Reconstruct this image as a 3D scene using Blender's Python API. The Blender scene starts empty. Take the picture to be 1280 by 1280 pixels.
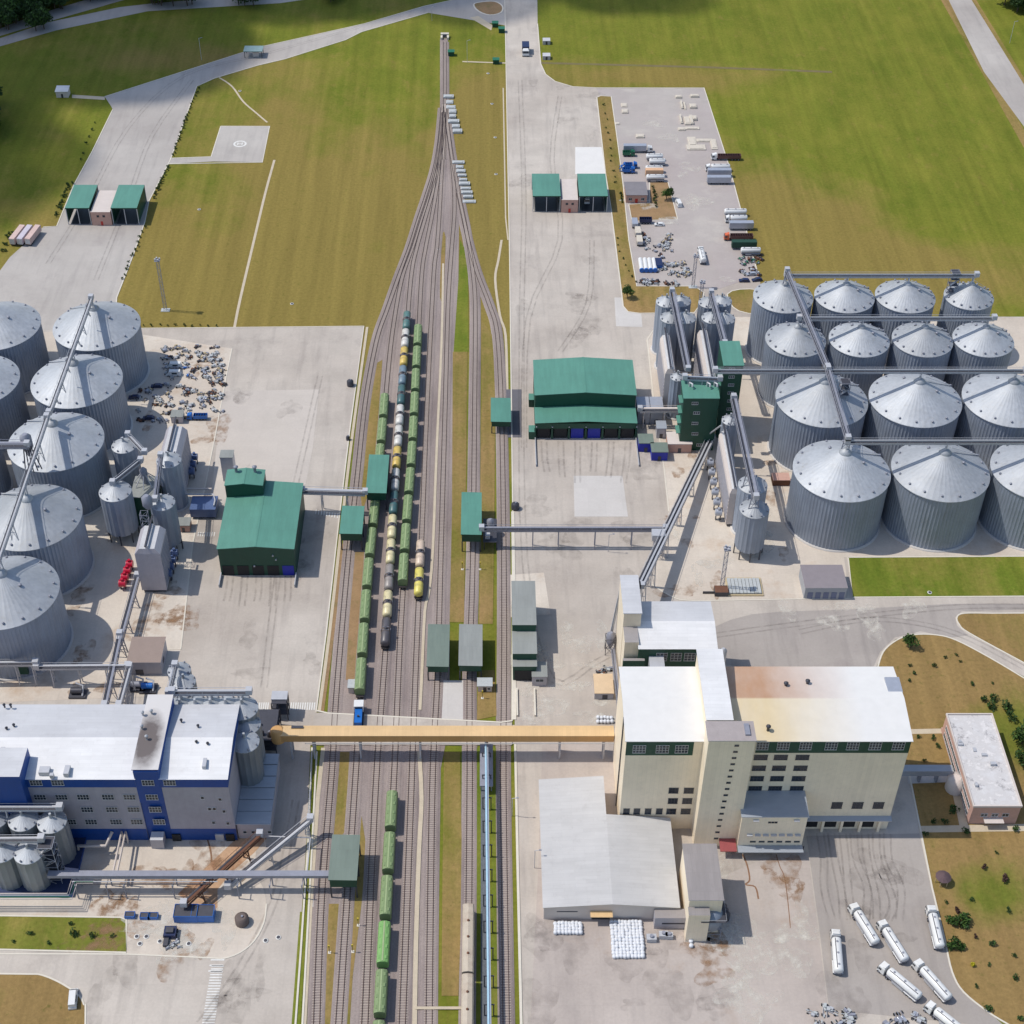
import bpy, math, random
from math import radians, sin, cos, pi, atan2, hypot, sqrt
random.seed(7)
SC = bpy.context.scene
COL = SC.collection
# ---------------------------------------------------------------- survey: plan position of points read off the aerial photograph
H0 = 355.0; DEP = radians(41.5); FOC = 1911.0; CX = 608.0; CY = 640.0
sD, cD = sin(DEP), cos(DEP)
def G(px, py, z=0.0):
    u = (px-CX)/FOC; v = (py-CY)/FOC
    t = (H0-z)/(sD+v*cD)
    return (t*u, t*(cD-v*sD))
def ZB(by, ty):
    Y = G(0, by)[1]; v = (ty-CY)/FOC
    return H0-Y*(v*cD+sD)/(cD-v*sD)
def FP(px, py, y0):                       # point of the vertical plane Y = y0
    u = (px-CX)/FOC; v = (py-CY)/FOC
    t = y0/(cD-v*sD)
    return (t*u, H0-t*(sD+v*cD))
def SP(px, py, x0):                       # point of the vertical plane X = x0
    u = (px-CX)/FOC; v = (py-CY)/FOC
    t = x0/u
    return (t*(cD-v*sD), H0-t*(sD+v*cD))
def V3(px, py, z):
    x, y = G(px, py, z); return (x, y, z)
# ---------------------------------------------------------------- materials
def lin(c): c /= 255.0; return c/12.92 if c <= .04045 else ((c+.055)/1.055)**2.4
def C(r, g, b, k=.8): return (lin(r)*k, lin(g)*k, lin(b)*k, 1)
MATS = {}
def nt(name):
    m = bpy.data.materials.new(name); m.use_nodes = True
    n = m.node_tree; b = n.nodes['Principled BSDF']; MATS[name] = m
    return m, n, b
def pos(n):
    g = n.nodes.new('ShaderNodeNewGeometry'); return g.outputs['Position']
def mapping(n, src, sc=(1, 1, 1), rot=(0, 0, 0)):
    m = n.nodes.new('ShaderNodeMapping'); m.inputs['Scale'].default_value = sc; m.inputs['Rotation'].default_value = rot
    n.links.new(src, m.inputs['Vector']); return m.outputs['Vector']
def nz(n, vec, scale, detail=4, rough=.6):
    t = n.nodes.new('ShaderNodeTexNoise'); t.inputs['Scale'].default_value = scale
    t.inputs['Detail'].default_value = detail; t.inputs['Roughness'].default_value = rough
    n.links.new(vec, t.inputs['Vector']); return t.outputs['Fac']
def ramp(n, fac, stops):
    r = n.nodes.new('ShaderNodeValToRGB'); e = r.color_ramp.elements
    e[0].position, e[0].color = stops[0]; e[1].position, e[1].color = stops[1]
    for p, c in stops[2:]:
        k = e.new(p); k.color = c
    n.links.new(fac, r.inputs['Fac']); return r.outputs['Color']
def mixc(n, fac, a, b, mode='MIX'):
    m = n.nodes.new('ShaderNodeMix'); m.data_type = 'RGBA'; m.blend_type = mode
    for s, v in ((0, fac), (6, a), (7, b)):
        if isinstance(v, (float, int)): m.inputs[s].default_value = v
        elif isinstance(v, tuple): m.inputs[s].default_value = v
        else: n.links.new(v, m.inputs[s])
    return m.outputs[2]
def bump(n, b, h, st=.3, dist=.05):
    k = n.nodes.new('ShaderNodeBump'); k.inputs['Strength'].default_value = st; k.inputs['Distance'].default_value = dist
    n.links.new(h, k.inputs['Height']); n.links.new(k.outputs['Normal'], b.inputs['Normal'])
def gray(v): return (v, v, v, 1)
def M(name, col, rough=.6, metal=0.0, var=.12, scale=.4, stain=None, stain_amt=.0, stain_scale=.15, stretch=(1, 1, 1), obj=False, bmp=0):
    """painted / mineral surface with mottling at two sizes and optional stains"""
    if name in MATS: return MATS[name]
    m, n, b = nt(name)
    if obj:
        tc = n.nodes.new('ShaderNodeTexCoord'); src = tc.outputs['Object']
    else: src = pos(n)
    vec = mapping(n, src, stretch)
    f = nz(n, vec, scale, 6, .65); g = nz(n, vec, scale*9, 3, .6)
    k = ramp(n, f, [(.25, gray(1-var)), (.75, gray(1+var*.6))])
    k2 = ramp(n, g, [(.3, gray(1-var*.6)), (.7, gray(1+var*.4))])
    c = mixc(n, 1.0, col, k, 'MULTIPLY'); c = mixc(n, 1.0, c, k2, 'MULTIPLY')
    if stain:
        s = nz(n, vec, stain_scale, 5, .7)
        s = ramp(n, s, [(.5, gray(0)), (.68, gray(stain_amt))])
        c = mixc(n, s, c, stain)
    n.links.new(c, b.inputs['Base Color'])
    b.inputs['Roughness'].default_value = rough; b.inputs['Metallic'].default_value = metal
    if bmp: bump(n, b, g, bmp, .03)
    return m
def M_slab(name, col, col2, joint=6.0, jdark=.88, var=.10, stain=None, amt=.4, tyre=0.0):
    """concrete / asphalt paving: large blotches, cast bays, joints, wheel streaks"""
    m, n, b = nt(name)
    p = pos(n)
    big = nz(n, p, .012, 5, .6); mid = nz(n, p, .07, 5, .65); fine = nz(n, p, 1.3, 4, .7)
    c = mixc(n, ramp(n, big, [(.36, gray(0)), (.64, gray(1))]), col, col2)
    c = mixc(n, 1.0, c, ramp(n, mid, [(.28, gray(1-var)), (.72, gray(1+var*.5))]), 'MULTIPLY')
    c = mixc(n, 1.0, c, ramp(n, fine, [(.3, gray(1-var*.55)), (.7, gray(1+var*.35))]), 'MULTIPLY')
    br = n.nodes.new('ShaderNodeTexBrick'); br.offset = 0.0
    br.inputs['Color1'].default_value = gray(1); br.inputs['Color2'].default_value = gray(.955)
    br.inputs['Mortar'].default_value = gray(jdark); br.inputs['Scale'].default_value = 1/joint
    br.inputs['Mortar Size'].default_value = .012; br.inputs['Brick Width'].default_value = 1; br.inputs['Row Height'].default_value = 1
    n.links.new(p, br.inputs['Vector'])
    c = mixc(n, 1.0, c, br.outputs['Color'], 'MULTIPLY')
    st = nz(n, mapping(n, p, (.5, .05, 1)), .5, 4, .6)
    if tyre: c = mixc(n, ramp(n, st, [(.5, gray(0)), (.75, gray(tyre))]), c, (col[0]*.5, col[1]*.5, col[2]*.53, 1))
    if stain:
        s = nz(n, p, .045, 6, .72)
        c = mixc(n, ramp(n, s, [(.55, gray(0)), (.72, gray(amt))]), c, stain)
    n.links.new(c, b.inputs['Base Color']); b.inputs['Roughness'].default_value = .85
    bump(n, b, fine, .15, .03)
    return m
def M_grass(name, g1, g2, dry, dryness=.5, ell=(), stripe=0.0):
    """meadow: green and straw mixed by broken noise; ell = places (x, y, rx, ry, amount) that are drier or greener"""
    m, n, b = nt(name)
    p = pos(n)
    big = nz(n, p, .011, 6, .62); mid = nz(n, mapping(n, p, (1, .6, 1)), .05, 7, .72); fine = nz(n, p, .8, 5, .75)
    mow = nz(n, mapping(n, p, (1, .035, 1), (0, 0, .2)), .22, 4, .6)
    c = mixc(n, ramp(n, mid, [(.34, gray(0)), (.66, gray(1))]), g1, g2)
    def mad(a, k, c_):
        x = n.nodes.new('ShaderNodeMath'); x.operation = 'MULTIPLY_ADD'; n.links.new(a, x.inputs[0]); x.inputs[1].default_value = k
        if isinstance(c_, float): x.inputs[2].default_value = c_
        else: n.links.new(c_, x.inputs[2])
        return x.outputs[0]
    v = mad(mow, .25, mad(mid, .9, mad(big, 1.25, dryness-1.35)))
    for X, Y, RX, RY, am in ell:
        mp = n.nodes.new('ShaderNodeMapping'); mp.inputs['Location'].default_value = (-X/RX, -Y/RY, 0); mp.inputs['Scale'].default_value = (1/RX, 1/RY, 0)
        n.links.new(p, mp.inputs['Vector']); g_ = n.nodes.new('ShaderNodeTexGradient'); g_.gradient_type = 'SPHERICAL'; n.links.new(mp.outputs[0], g_.inputs[0])
        v = mad(g_.outputs['Fac'], am, v)
    c = mixc(n, ramp(n, v, [(.16, gray(0)), (.6, gray(.95))]), c, dry)
    wd = nz(n, p, .35, 7, .78)
    c = mixc(n, ramp(n, wd, [(.57, gray(0)), (.68, gray(.5))]), c, (g1[0]*.6, g1[1]*.68, g1[2]*.6, 1))
    c = mixc(n, ramp(n, nz(n, mapping(n, p, (1, .5, 1), (0, 0, .6)), .16, 7, .75), [(.56, gray(0)), (.72, gray(.55))]), c, (dry[0]*1.12, dry[1]*1.08, dry[2]*1.1, 1))
    c = mixc(n, 1.0, c, ramp(n, mow, [(.32, gray(.86)), (.68, gray(1.1))]), 'MULTIPLY')
    c = mixc(n, 1.0, c, ramp(n, fine, [(.3, gray(.8)), (.72, gray(1.13))]), 'MULTIPLY')
    n.links.new(c, b.inputs['Base Color']); b.inputs['Roughness'].default_value = .95
    b.inputs['Specular IOR Level'].default_value = .1
    bump(n, b, fine, .5, .25)
    return m

ASPH = M_slab('apron asphalt', C(192, 180, 168), C(214, 204, 192), 9.0, .95, .12, C(150, 140, 134), .5, .36)
ASPHB = M_slab('road asphalt', C(182, 174, 167), C(202, 195, 187), 12.0, .985, .08, C(156, 146, 144), .35, .3)
CONC = M_slab('yard concrete', C(232, 221, 206), C(218, 204, 188), 6.0, .93, .13, C(190, 158, 126), .6, .18)
CONCW = M_slab('new concrete', C(222, 217, 211), C(212, 206, 200), 6.0, .94, .08, C(190, 180, 170), .35)
PATH = M('path concrete', C(212, 197, 172), .9, var=.12, scale=.3)
KERB = M('kerb concrete', C(232, 224, 208), .85, var=.08, scale=.5)
GA, GB, GDRY = C(112, 122, 42), C(136, 136, 54), C(150, 132, 72)
GR_E = M_grass('meadow', GA, GB, GDRY, .30, ((*G(1000, 300), 75, 110, 1.0), (*G(850, 95), 130, 30, .6), (*G(1130, 345), 130, 40, .8), (*G(1220, 170), 130, 200, -.6), (*G(800, 30), 120, 80, -.35),
    (*G(390, 300), 130, 190, .6), (*G(250, 360), 60, 50, .3), (*G(300, 185), 40, 30, .4), (*G(300, 390), 160, 50, .7), (*G(600, 200), 25, 200, .7), (*G(350, 180), 20, 160, .3), (*G(100, 300), 60, 60, .5), (*G(200, 75), 90, 30, .5)))
GR_W = GR_E
GR_D = M_grass('grass dry strip', C(122, 120, 52), C(152, 136, 76), C(168, 138, 92), .55)
GR_G = M_grass('grass green strip', C(106, 124, 42), C(134, 138, 56), C(156, 138, 80), .3)
GR_P = M_grass('grass park', C(108, 120, 46), C(138, 132, 62), C(160, 132, 86), .68, ((*G(1240, 1120), 14, 14, -.5), (*G(1250, 905), 22, 25, -.6), (*G(1190, 850), 25, 20, .6), (*G(1240, 1220), 35, 25, .4)))
SOIL = M('bare soil', C(166, 134, 96), .95, var=.2, scale=.2, stain=C(120, 112, 60), stain_amt=.6, stain_scale=.12)
FOREST = M_grass('woodland floor', C(52, 70, 34), C(64, 80, 40), C(80, 82, 46), .2)
def ballast():
    m, n, b = nt('track ballast'); p = pos(n)
    a = nz(n, mapping(n, p, (1, .15, 1)), .12, 5, .7); f = nz(n, p, 2.2, 4, .8)
    c = ramp(n, a, [(.3, C(138, 124, 120)), (.55, C(164, 150, 144)), (.75, C(180, 165, 156))])
    c = mixc(n, 1.0, c, ramp(n, f, [(.3, gray(.8)), (.7, gray(1.12))]), 'MULTIPLY')
    n.links.new(c, b.inputs['Base Color']); b.inputs['Roughness'].default_value = .95; bump(n, b, f, .5, .08)
    return m
BAL = ballast()
SLEEP = M('sleeper concrete', C(190, 176, 164), .9, var=.15, scale=1.5)
RAIL = M('rusty rail steel', C(104, 84, 78), .5, .6, .2, 1)
MARK = M('road marking paint', C(240, 238, 232), .8, var=.15, scale=1.2)
# galvanised sheet
def galv(name, col, rough, metal, streak=.12):
    m, n, b = nt(name); p = pos(n)
    tc = n.nodes.new('ShaderNodeTexCoord')
    f = nz(n, mapping(n, tc.outputs['Object'], (1, 1, .12)), .9, 5, .65); g = nz(n, p, .15, 3, .5)
    c = mixc(n, 1.0, col, ramp(n, f, [(.3, gray(1-streak)), (.7, gray(1+streak*.5))]), 'MULTIPLY')
    c = mixc(n, 1.0, c, ramp(n, g, [(.3, gray(.9)), (.7, gray(1.06))]), 'MULTIPLY')
    oi = n.nodes.new('ShaderNodeObjectInfo'); c = mixc(n, 1.0, c, ramp(n, oi.outputs['Random'], [(0, gray(.84)), (1, gray(1.08))]), 'MULTIPLY')
    c = mixc(n, ramp(n, nz(n, mapping(n, tc.outputs['Object'], (.6, .6, .1)), .7, 6, .75), [(.54, gray(0)), (.7, gray(.4))]), c, (col[0]*.75, col[1]*.68, col[2]*.58, 1))
    n.links.new(c, b.inputs['Base Color'])
    r = ramp(n, f, [(.3, gray(rough-.07)), (.7, gray(rough+.1))]); n.links.new(r, b.inputs['Roughness'])
    b.inputs['Metallic'].default_value = metal
    return m
GALW = galv('galvanised wall', (.31, .355, .43, 1), .55, .28)
GALR = galv('galvanised roof', (.43, .45, .475, 1), .6, .33, .12)
GALD = galv('weathered galvanised', (.27, .30, .33, 1), .5, .5)
STEEL = M('grey steel', C(158, 160, 172), .5, .12, .15, .6)
STEELD = M('dark steel', C(84, 84, 92), .5, .3, .2, .8)
STEELW = M('pale steel', C(205, 206, 210), .45, .15, .1, .6)
def sheet_mat(name, col, dark=.9, metal=0.0, rough=.5, axis=0, stain=None, amt=0):
    """profiled sheet: real ribs are 0.25 m apart, so they are bump; bays differ slightly"""
    m, n, b = nt(name); p = pos(n)
    w = n.nodes.new('ShaderNodeTexWave'); w.inputs['Scale'].default_value = .6
    w.bands_direction = 'X' if axis == 0 else 'Y'; n.links.new(p, w.inputs['Vector'])
    f = nz(n, mapping(n, p, (.1, 1, 1) if axis else (1, .1, 1)), .6, 5, .6); g = nz(n, p, .08, 4, .6)
    c = mixc(n, 1.0, col, ramp(n, f, [(.25, gray(dark)), (.75, gray(1.05))]), 'MULTIPLY')
    c = mixc(n, 1.0, c, ramp(n, g, [(.25, gray(.9)), (.75, gray(1.06))]), 'MULTIPLY')
    if stain:
        s = nz(n, p, .05, 5, .7); c = mixc(n, ramp(n, s, [(.45, gray(0)), (.65, gray(amt))]), c, stain)
    n.links.new(c, b.inputs['Base Color']); b.inputs['Roughness'].default_value = rough; b.inputs['Metallic'].default_value = metal
    br = n.nodes.new('ShaderNodeTexBrick'); br.offset = 0.5
    br.inputs['Color1'].default_value = gray(1); br.inputs['Color2'].default_value = gray(.93); br.inputs['Mortar'].default_value = gray(.86)
    br.inputs['Scale'].default_value = .5; br.inputs['Mortar Size'].default_value = .018; br.inputs['Brick Width'].default_value = .6 if axis == 0 else 3; br.inputs['Row Height'].default_value = 3 if axis == 0 else .6
    n.links.new(p, br.inputs['Vector']); c = mixc(n, .8, c, br.outputs['Color'], 'MULTIPLY')
    gr = nz(n, p, .35, 7, .78); c = mixc(n, ramp(n, gr, [(.54, gray(0)), (.72, gray(.3))]), c, (col[0]*.6+.02, col[1]*.57+.02, col[2]*.55+.02, 1))
    n.links.new(c, b.inputs['Base Color'])
    bump(n, b, w.outputs['Fac'], .12, .05)
    return m
GREEN = sheet_mat('green roof sheet', C(98, 156, 138))
GREENW = sheet_mat('green wall sheet', C(10, 78, 60))
GREYGR = sheet_mat('grey green roof sheet', C(128, 142, 130))
GREYR = sheet_mat('grey roof sheet', C(160, 163, 158))
LILAC = sheet_mat('brown grey roof', C(165, 158, 156))
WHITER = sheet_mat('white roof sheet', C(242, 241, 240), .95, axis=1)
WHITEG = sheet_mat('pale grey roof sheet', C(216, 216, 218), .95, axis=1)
WHSE = sheet_mat('pale warehouse sheet', C(208, 206, 204), .95, axis=1)
CREAMW = sheet_mat('cream wall panel', C(250, 234, 207, .94), .97)
GREYW = sheet_mat('grey wall panel', C(196, 192, 198), .94)
GREYB = sheet_mat('grey wall panel dark', C(182, 178, 188), .92)
BLUEW = sheet_mat('blue wall panel', C(8, 76, 160), .93)
BLUES = M('slate blue roof', C(176, 182, 190), .45, .1, .1, .1, stretch=(.3, 1, 1))
ORR = M('stained cream roof', C(236, 226, 200), .6, var=.06, scale=.08)
def stained_roof():
    """white sheet with the rust-coloured wash that has run off the penthouse (a real stain, strongest beside it)"""
    m, n, b = nt('mill roof with rust wash'); p = pos(n)
    s = n.nodes.new('ShaderNodeSeparateXYZ'); n.links.new(p, s.inputs[0])
    def mr(src, a, c, lo, hi):
        k = n.nodes.new('ShaderNodeMapRange'); k.inputs['From Min'].default_value = a; k.inputs['From Max'].default_value = c; k.inputs['To Min'].default_value = lo; k.inputs['To Max'].default_value = hi
        n.links.new(src, k.inputs['Value']); return k.outputs[0]
    def mul(a, c):
        k = n.nodes.new('ShaderNodeMath'); k.operation = 'MULTIPLY'; n.links.new(a, k.inputs[0]); n.links.new(c, k.inputs[1]); return k.outputs[0]
    right = mr(s.outputs['X'], RXS[2], RXS[3], 1, 0); left = mr(s.outputs['X'], RXS[0], RXS[1], 0, 1)
    f = nz(n, mapping(n, p, (.5, .15, 1)), .3, 5, .6)
    k = mul(mul(right, left), ramp(n, f, [(.2, gray(.7)), (.6, gray(1))]))
    back = mr(s.outputs['Y'], RXS[4]-.3, RXS[4]+.3, 0, 1)
    c = mixc(n, k, C(240, 238, 234), mixc(n, back, C(232, 212, 172), C(198, 156, 124)))
    c = mixc(n, 1.0, c, ramp(n, nz(n, p, .3, 5, .6), [(.3, gray(.95)), (.7, gray(1.02))]), 'MULTIPLY')
    n.links.new(c, b.inputs['Base Color']); b.inputs['Roughness'].default_value = .6
    return m
BRICK = M('pink plaster', C(214, 172, 156), .85, var=.12, scale=.8)
PLAST = M('pale plaster', C(226, 214, 206), .85, var=.08, scale=.5)
REDR = M('red canopy sheet', C(168, 84, 84), .5)
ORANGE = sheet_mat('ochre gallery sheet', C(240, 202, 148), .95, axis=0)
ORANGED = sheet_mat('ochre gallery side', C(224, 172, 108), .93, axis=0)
DARK = M('dark opening', (.012, .013, .016, 1), .7)
GLASS = M('window glass', (.03, .04, .055, 1), .12, 0, .3, .4)
FRAME = M('window frame white', C(226, 226, 224), .5)
BLUED = M('blue door sheet', C(24, 44, 172), .5, var=.1, scale=.6)
RUBBER = M('tyre rubber', (.02, .02, .022, 1), .8)
WHITE = M('white vehicle paint', C(240, 240, 238), .3, 0, .05, 1.0)
CREAMP = M('cream tank paint', C(238, 224, 190), .4, 0, .15, .7, C(120, 110, 100), .5, .5, obj=True)
SILVER = M('silver trailer sheet', C(190, 195, 206), .35, .3, .1, .8)
BLUEP = M('blue vehicle paint', C(30, 112, 200), .35, 0, .1, .8)
NAVY = M('navy vehicle paint', C(40, 52, 92), .4, 0, .1, .8)
BROWN = M('brown cargo body', C(112, 76, 72), .7, 0, .2, .8)
REDP = M('red vehicle paint', C(206, 60, 50), .4)
REDFAN = M('crimson fan housing', C(206, 24, 62), .35)
BLUEFAN = M('slate fan housing', C(96, 116, 158), .45, .2)
ORANGP = M('orange vehicle paint', C(224, 110, 70), .4)
GREENP = M('green machine paint', C(36, 118, 84), .45, 0, .2, .8)
DGREEN = M('dark green tarpaulin', C(30, 74, 58), .7)
WAGG = M('green wagon paint', C(134, 156, 106), .5, 0, .07, .25, C(110, 118, 92), .3, .2, obj=True)
WAGG2 = M('bright green wagon paint', C(132, 182, 104), .45, 0, .1, .9, obj=True)
WAGD = M('wagon underframe', C(60, 56, 58), .7, .2)
BEIGE = M('beige wagon roof', C(206, 192, 172), .6, 0, .12, .5, C(160, 130, 110), .4, .3, obj=True)
TANKC = {'teal': C(96, 136, 132), 'white': C(232, 228, 220), 'yellow': C(232, 200, 106), 'blue': C(128, 150, 164),
         'deep teal': C(78, 116, 118), 'cream': C(240, 226, 178), 'grey': C(164, 156, 150), 'dark grey': C(98, 94, 98),
         'pinkish cream': C(232, 208, 184), 'bright yellow': C(240, 224, 116)}
RUST = M('rust', C(124, 84, 64), .9, 0, .25, 1)
WOOD = M('pale timber', C(206, 188, 152), .9, 0, .2, 1)
BAGW = M('white woven bag', C(236, 238, 242), .7, 0, .1, 2)
PILE = M('pale slab pile', C(196, 200, 200), .85, 0, .15, 1.5)
def leafm(name, a, b_):
    m, n, b = nt(name)
    f = nz(n, pos(n), .8, 3, .6)
    n.links.new(mixc(n, ramp(n, f, [(.3, gray(0)), (.7, gray(1))]), a, b_), b.inputs['Base Color'])
    b.inputs['Roughness'].default_value = .8; b.inputs['Specular IOR Level'].default_value = .2
    return m
LEAF = leafm('leaf green', (.035, .085, .018, 1), (.08, .14, .03, 1))
LEAFD = leafm('leaf dark', (.024, .05, .018, 1), (.05, .085, .028, 1))
LEAFY = leafm('leaf yellow', (.45, .40, .02, 1), (.55, .5, .05, 1))
LEAFP = leafm('leaf purple brown', (.06, .035, .03, 1), (.09, .05, .04, 1))
BARK = M('bark', (.09, .065, .045, 1), .9)

# ---------------------------------------------------------------- mesh builder
class MB:
    def __init__(s): s.v = []; s.f = []; s.mi = []; s.ms = []; s.sm = []
    def mat(s, m):
        if m not in s.ms: s.ms.append(m)
        return s.ms.index(m)
    def add(s, vs, fs, m, smooth=False):
        o = len(s.v); s.v += [tuple(v) for v in vs]; k = s.mat(m)
        for f in fs: s.f.append([i+o for i in f]); s.mi.append(k); s.sm.append(smooth)
        return s
    def box(s, x0, x1, y0, y1, z0, z1, m, top=None, bottom=True):
        if x0 > x1: x0, x1 = x1, x0
        if y0 > y1: y0, y1 = y1, y0
        v = [(x0, y0, z0), (x1, y0, z0), (x1, y1, z0), (x0, y1, z0), (x0, y0, z1), (x1, y0, z1), (x1, y1, z1), (x0, y1, z1)]
        s.add(v, [(0, 1, 5, 4), (1, 2, 6, 5), (2, 3, 7, 6), (3, 0, 4, 7)]+([(0, 3, 2, 1)] if bottom else []), m)
        s.add(v, [(4, 5, 6, 7)], top or m); return s
    def prism(s, pts, z0, z1, m, top=None):
        a = sum(pts[i][0]*pts[(i+1) % len(pts)][1]-pts[(i+1) % len(pts)][0]*pts[i][1] for i in range(len(pts)))
        if a < 0: pts = pts[::-1]
        n = len(pts); v = [(p[0], p[1], z0) for p in pts]+[(p[0], p[1], z1) for p in pts]
        s.add(v, [(i, (i+1) % n, n+(i+1) % n, n+i) for i in range(n)]+[list(range(n))[::-1]], m)
        s.add(v, [list(range(n, 2*n))], top or m); return s
    def sheet(s, pts, z, m):
        a = sum(pts[i][0]*pts[(i+1) % len(pts)][1]-pts[(i+1) % len(pts)][0]*pts[i][1] for i in range(len(pts)))
        if a < 0: pts = pts[::-1]
        return s.add([(p[0], p[1], z) for p in pts], [list(range(len(pts)))], m)
    def hull(s, lo, hi, m, top=None):     # two quads (lists of 4 3D points, ccw from above)
        v = list(lo)+list(hi)
        s.add(v, [(0, 1, 5, 4), (1, 2, 6, 5), (2, 3, 7, 6), (3, 0, 4, 7), (3, 2, 1, 0)], m)
        s.add(v, [(4, 5, 6, 7)], top or m); return s
    def lathe(s, cx, cy, prof, n, m, smooth=True, ph=0):
        v = []
        for r, z in prof:
            for i in range(n):
                a = 2*pi*i/n+ph; v.append((cx+r*cos(a), cy+r*sin(a), z))
        f = []
        for j in range(len(prof)-1):
            for i in range(n): f.append((j*n+i, j*n+(i+1) % n, (j+1)*n+(i+1) % n, (j+1)*n+i))
        s.add(v, f, m, smooth)
        s.add(v[:n], [list(range(n))[::-1]], m); s.add(v[-n:], [list(range(n))], m); return s
    def tube(s, pts, r, m, n=8, smooth=True):
        P = [tuple(map(float, p)) for p in pts]; v = []
        for i, p in enumerate(P):
            a = P[max(0, i-1)]; b = P[min(len(P)-1, i+1)]
            d = [b[k]-a[k] for k in range(3)]; L = sqrt(sum(x*x for x in d)) or 1; d = [x/L for x in d]
            up = (0, 0, 1) if abs(d[2]) < .95 else (0, 1, 0)
            u = (d[1]*up[2]-d[2]*up[1], d[2]*up[0]-d[0]*up[2], d[0]*up[1]-d[1]*up[0]); L = sqrt(sum(x*x for x in u)); u = [x/L for x in u]
            w = (u[1]*d[2]-u[2]*d[1], u[2]*d[0]-u[0]*d[2], u[0]*d[1]-u[1]*d[0])
            for k in range(n):
                t = 2*pi*(k+.5)/n; v.append(tuple(p[j]+r*(cos(t)*u[j]+sin(t)*w[j]) for j in range(3)))
        f = []
        for j in range(len(P)-1):
            for i in range(n): f.append((j*n+i, j*n+(i+1) % n, (j+1)*n+(i+1) % n, (j+1)*n+i))
        s.add(v, f, m, smooth); s.add(v[:n], [list(range(n))], m); s.add(v[-n:], [list(range(n))[::-1]], m); return s
    def bar(s, p, q, w, h, m):            # rectangular beam, w across, h up
        d = [q[k]-p[k] for k in range(3)]; L = sqrt(sum(x*x for x in d)) or 1
        hl = hypot(d[0], d[1])
        u = (-d[1]/hl, d[0]/hl, 0) if hl > 1e-4 else (1, 0, 0)
        dn = [x/L for x in d]
        k = (dn[1]*u[2]-dn[2]*u[1], dn[2]*u[0]-dn[0]*u[2], dn[0]*u[1]-dn[1]*u[0])
        v = []
        for e in (p, q):
            for a, b in ((-1, -1), (1, -1), (1, 1), (-1, 1)):
                v.append(tuple(e[j]+a*w/2*u[j]+b*h/2*k[j] for j in range(3)))
        s.add(v, [(0, 1, 2, 3), (7, 6, 5, 4), (0, 4, 5, 1), (1, 5, 6, 2), (2, 6, 7, 3), (3, 7, 4, 0)], m); return s
    def mesh(s, name, org=(0, 0, 0)):
        me = bpy.data.meshes.new(name)
        me.from_pydata([(v[0]-org[0], v[1]-org[1], v[2]-org[2]) for v in s.v], [], s.f)
        for m in s.ms: me.materials.append(m)
        me.polygons.foreach_set('material_index', s.mi); me.polygons.foreach_set('use_smooth', s.sm)
        me.update(); return me
    def build(s, name, parent=None, org=None):
        if parent is not None:
            w = wloc(parent); o = bpy.data.objects.new(name, s.mesh(name, w)); o.parent = parent
        else:
            if org is None:
                xs = [v[0] for v in s.v]; ys = [v[1] for v in s.v]; org = ((min(xs)+max(xs))/2, (min(ys)+max(ys))/2, min(v[2] for v in s.v))
            o = bpy.data.objects.new(name, s.mesh(name, org)); o.location = org
        COL.objects.link(o); return o
def wloc(o):
    x = y = z = 0
    while o: x += o.location[0]; y += o.location[1]; z += o.location[2]; o = o.parent
    return (x, y, z)
def tag(o, label, cat, group=None):
    o['label'] = label; o['category'] = cat
    if group: o['group'] = group
    return o
def thing(name, label, cat, loc=(0, 0, 0), group=None):
    o = bpy.data.objects.new(name, None); o.empty_display_size = 1; COL.objects.link(o); o.location = loc
    return tag(o, label, cat, group)
def struct(o, kind='structure'): o['kind'] = kind; return o
def inst(name, me, parent, loc, rz=0, rx=0, sc=None):
    o = bpy.data.objects.new(name, me); COL.objects.link(o); o.parent = parent; o.location = loc; o.rotation_euler = (rx, 0, rz)
    if sc: o.scale = sc
    return o
def copy_tree(o, parent=None):
    c = o.copy(); COL.objects.link(c); c.parent = parent
    for ch in KIDS(o): copy_tree(ch, c)
    return c
def KIDS(o): return [x for x in CH.get(o.name, [])]
CH = {}
def index_kids(o):
    CH[o.name] = [x for x in COL.objects if x.parent == o]
    for k in CH[o.name]: index_kids(k)
def place(t, loc, rz, label, group=None, first=None, sc=None):
    if first is not None and not first.get(t.name): first[t.name] = 1; c = t
    else: c = copy_tree(t)
    c.location = loc; c.rotation_euler = (0, 0, rz); c['label'] = label
    if sc: c.scale = sc
    if group: c['group'] = group
    return c
ORD = ['first', 'second', 'third', 'fourth', 'fifth', 'sixth', 'seventh', 'eighth', 'ninth', 'tenth', 'eleventh', 'twelfth', 'thirteenth', 'fourteenth', 'fifteenth', 'sixteenth', 'seventeenth', 'eighteenth', 'nineteenth', 'twentieth']

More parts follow.
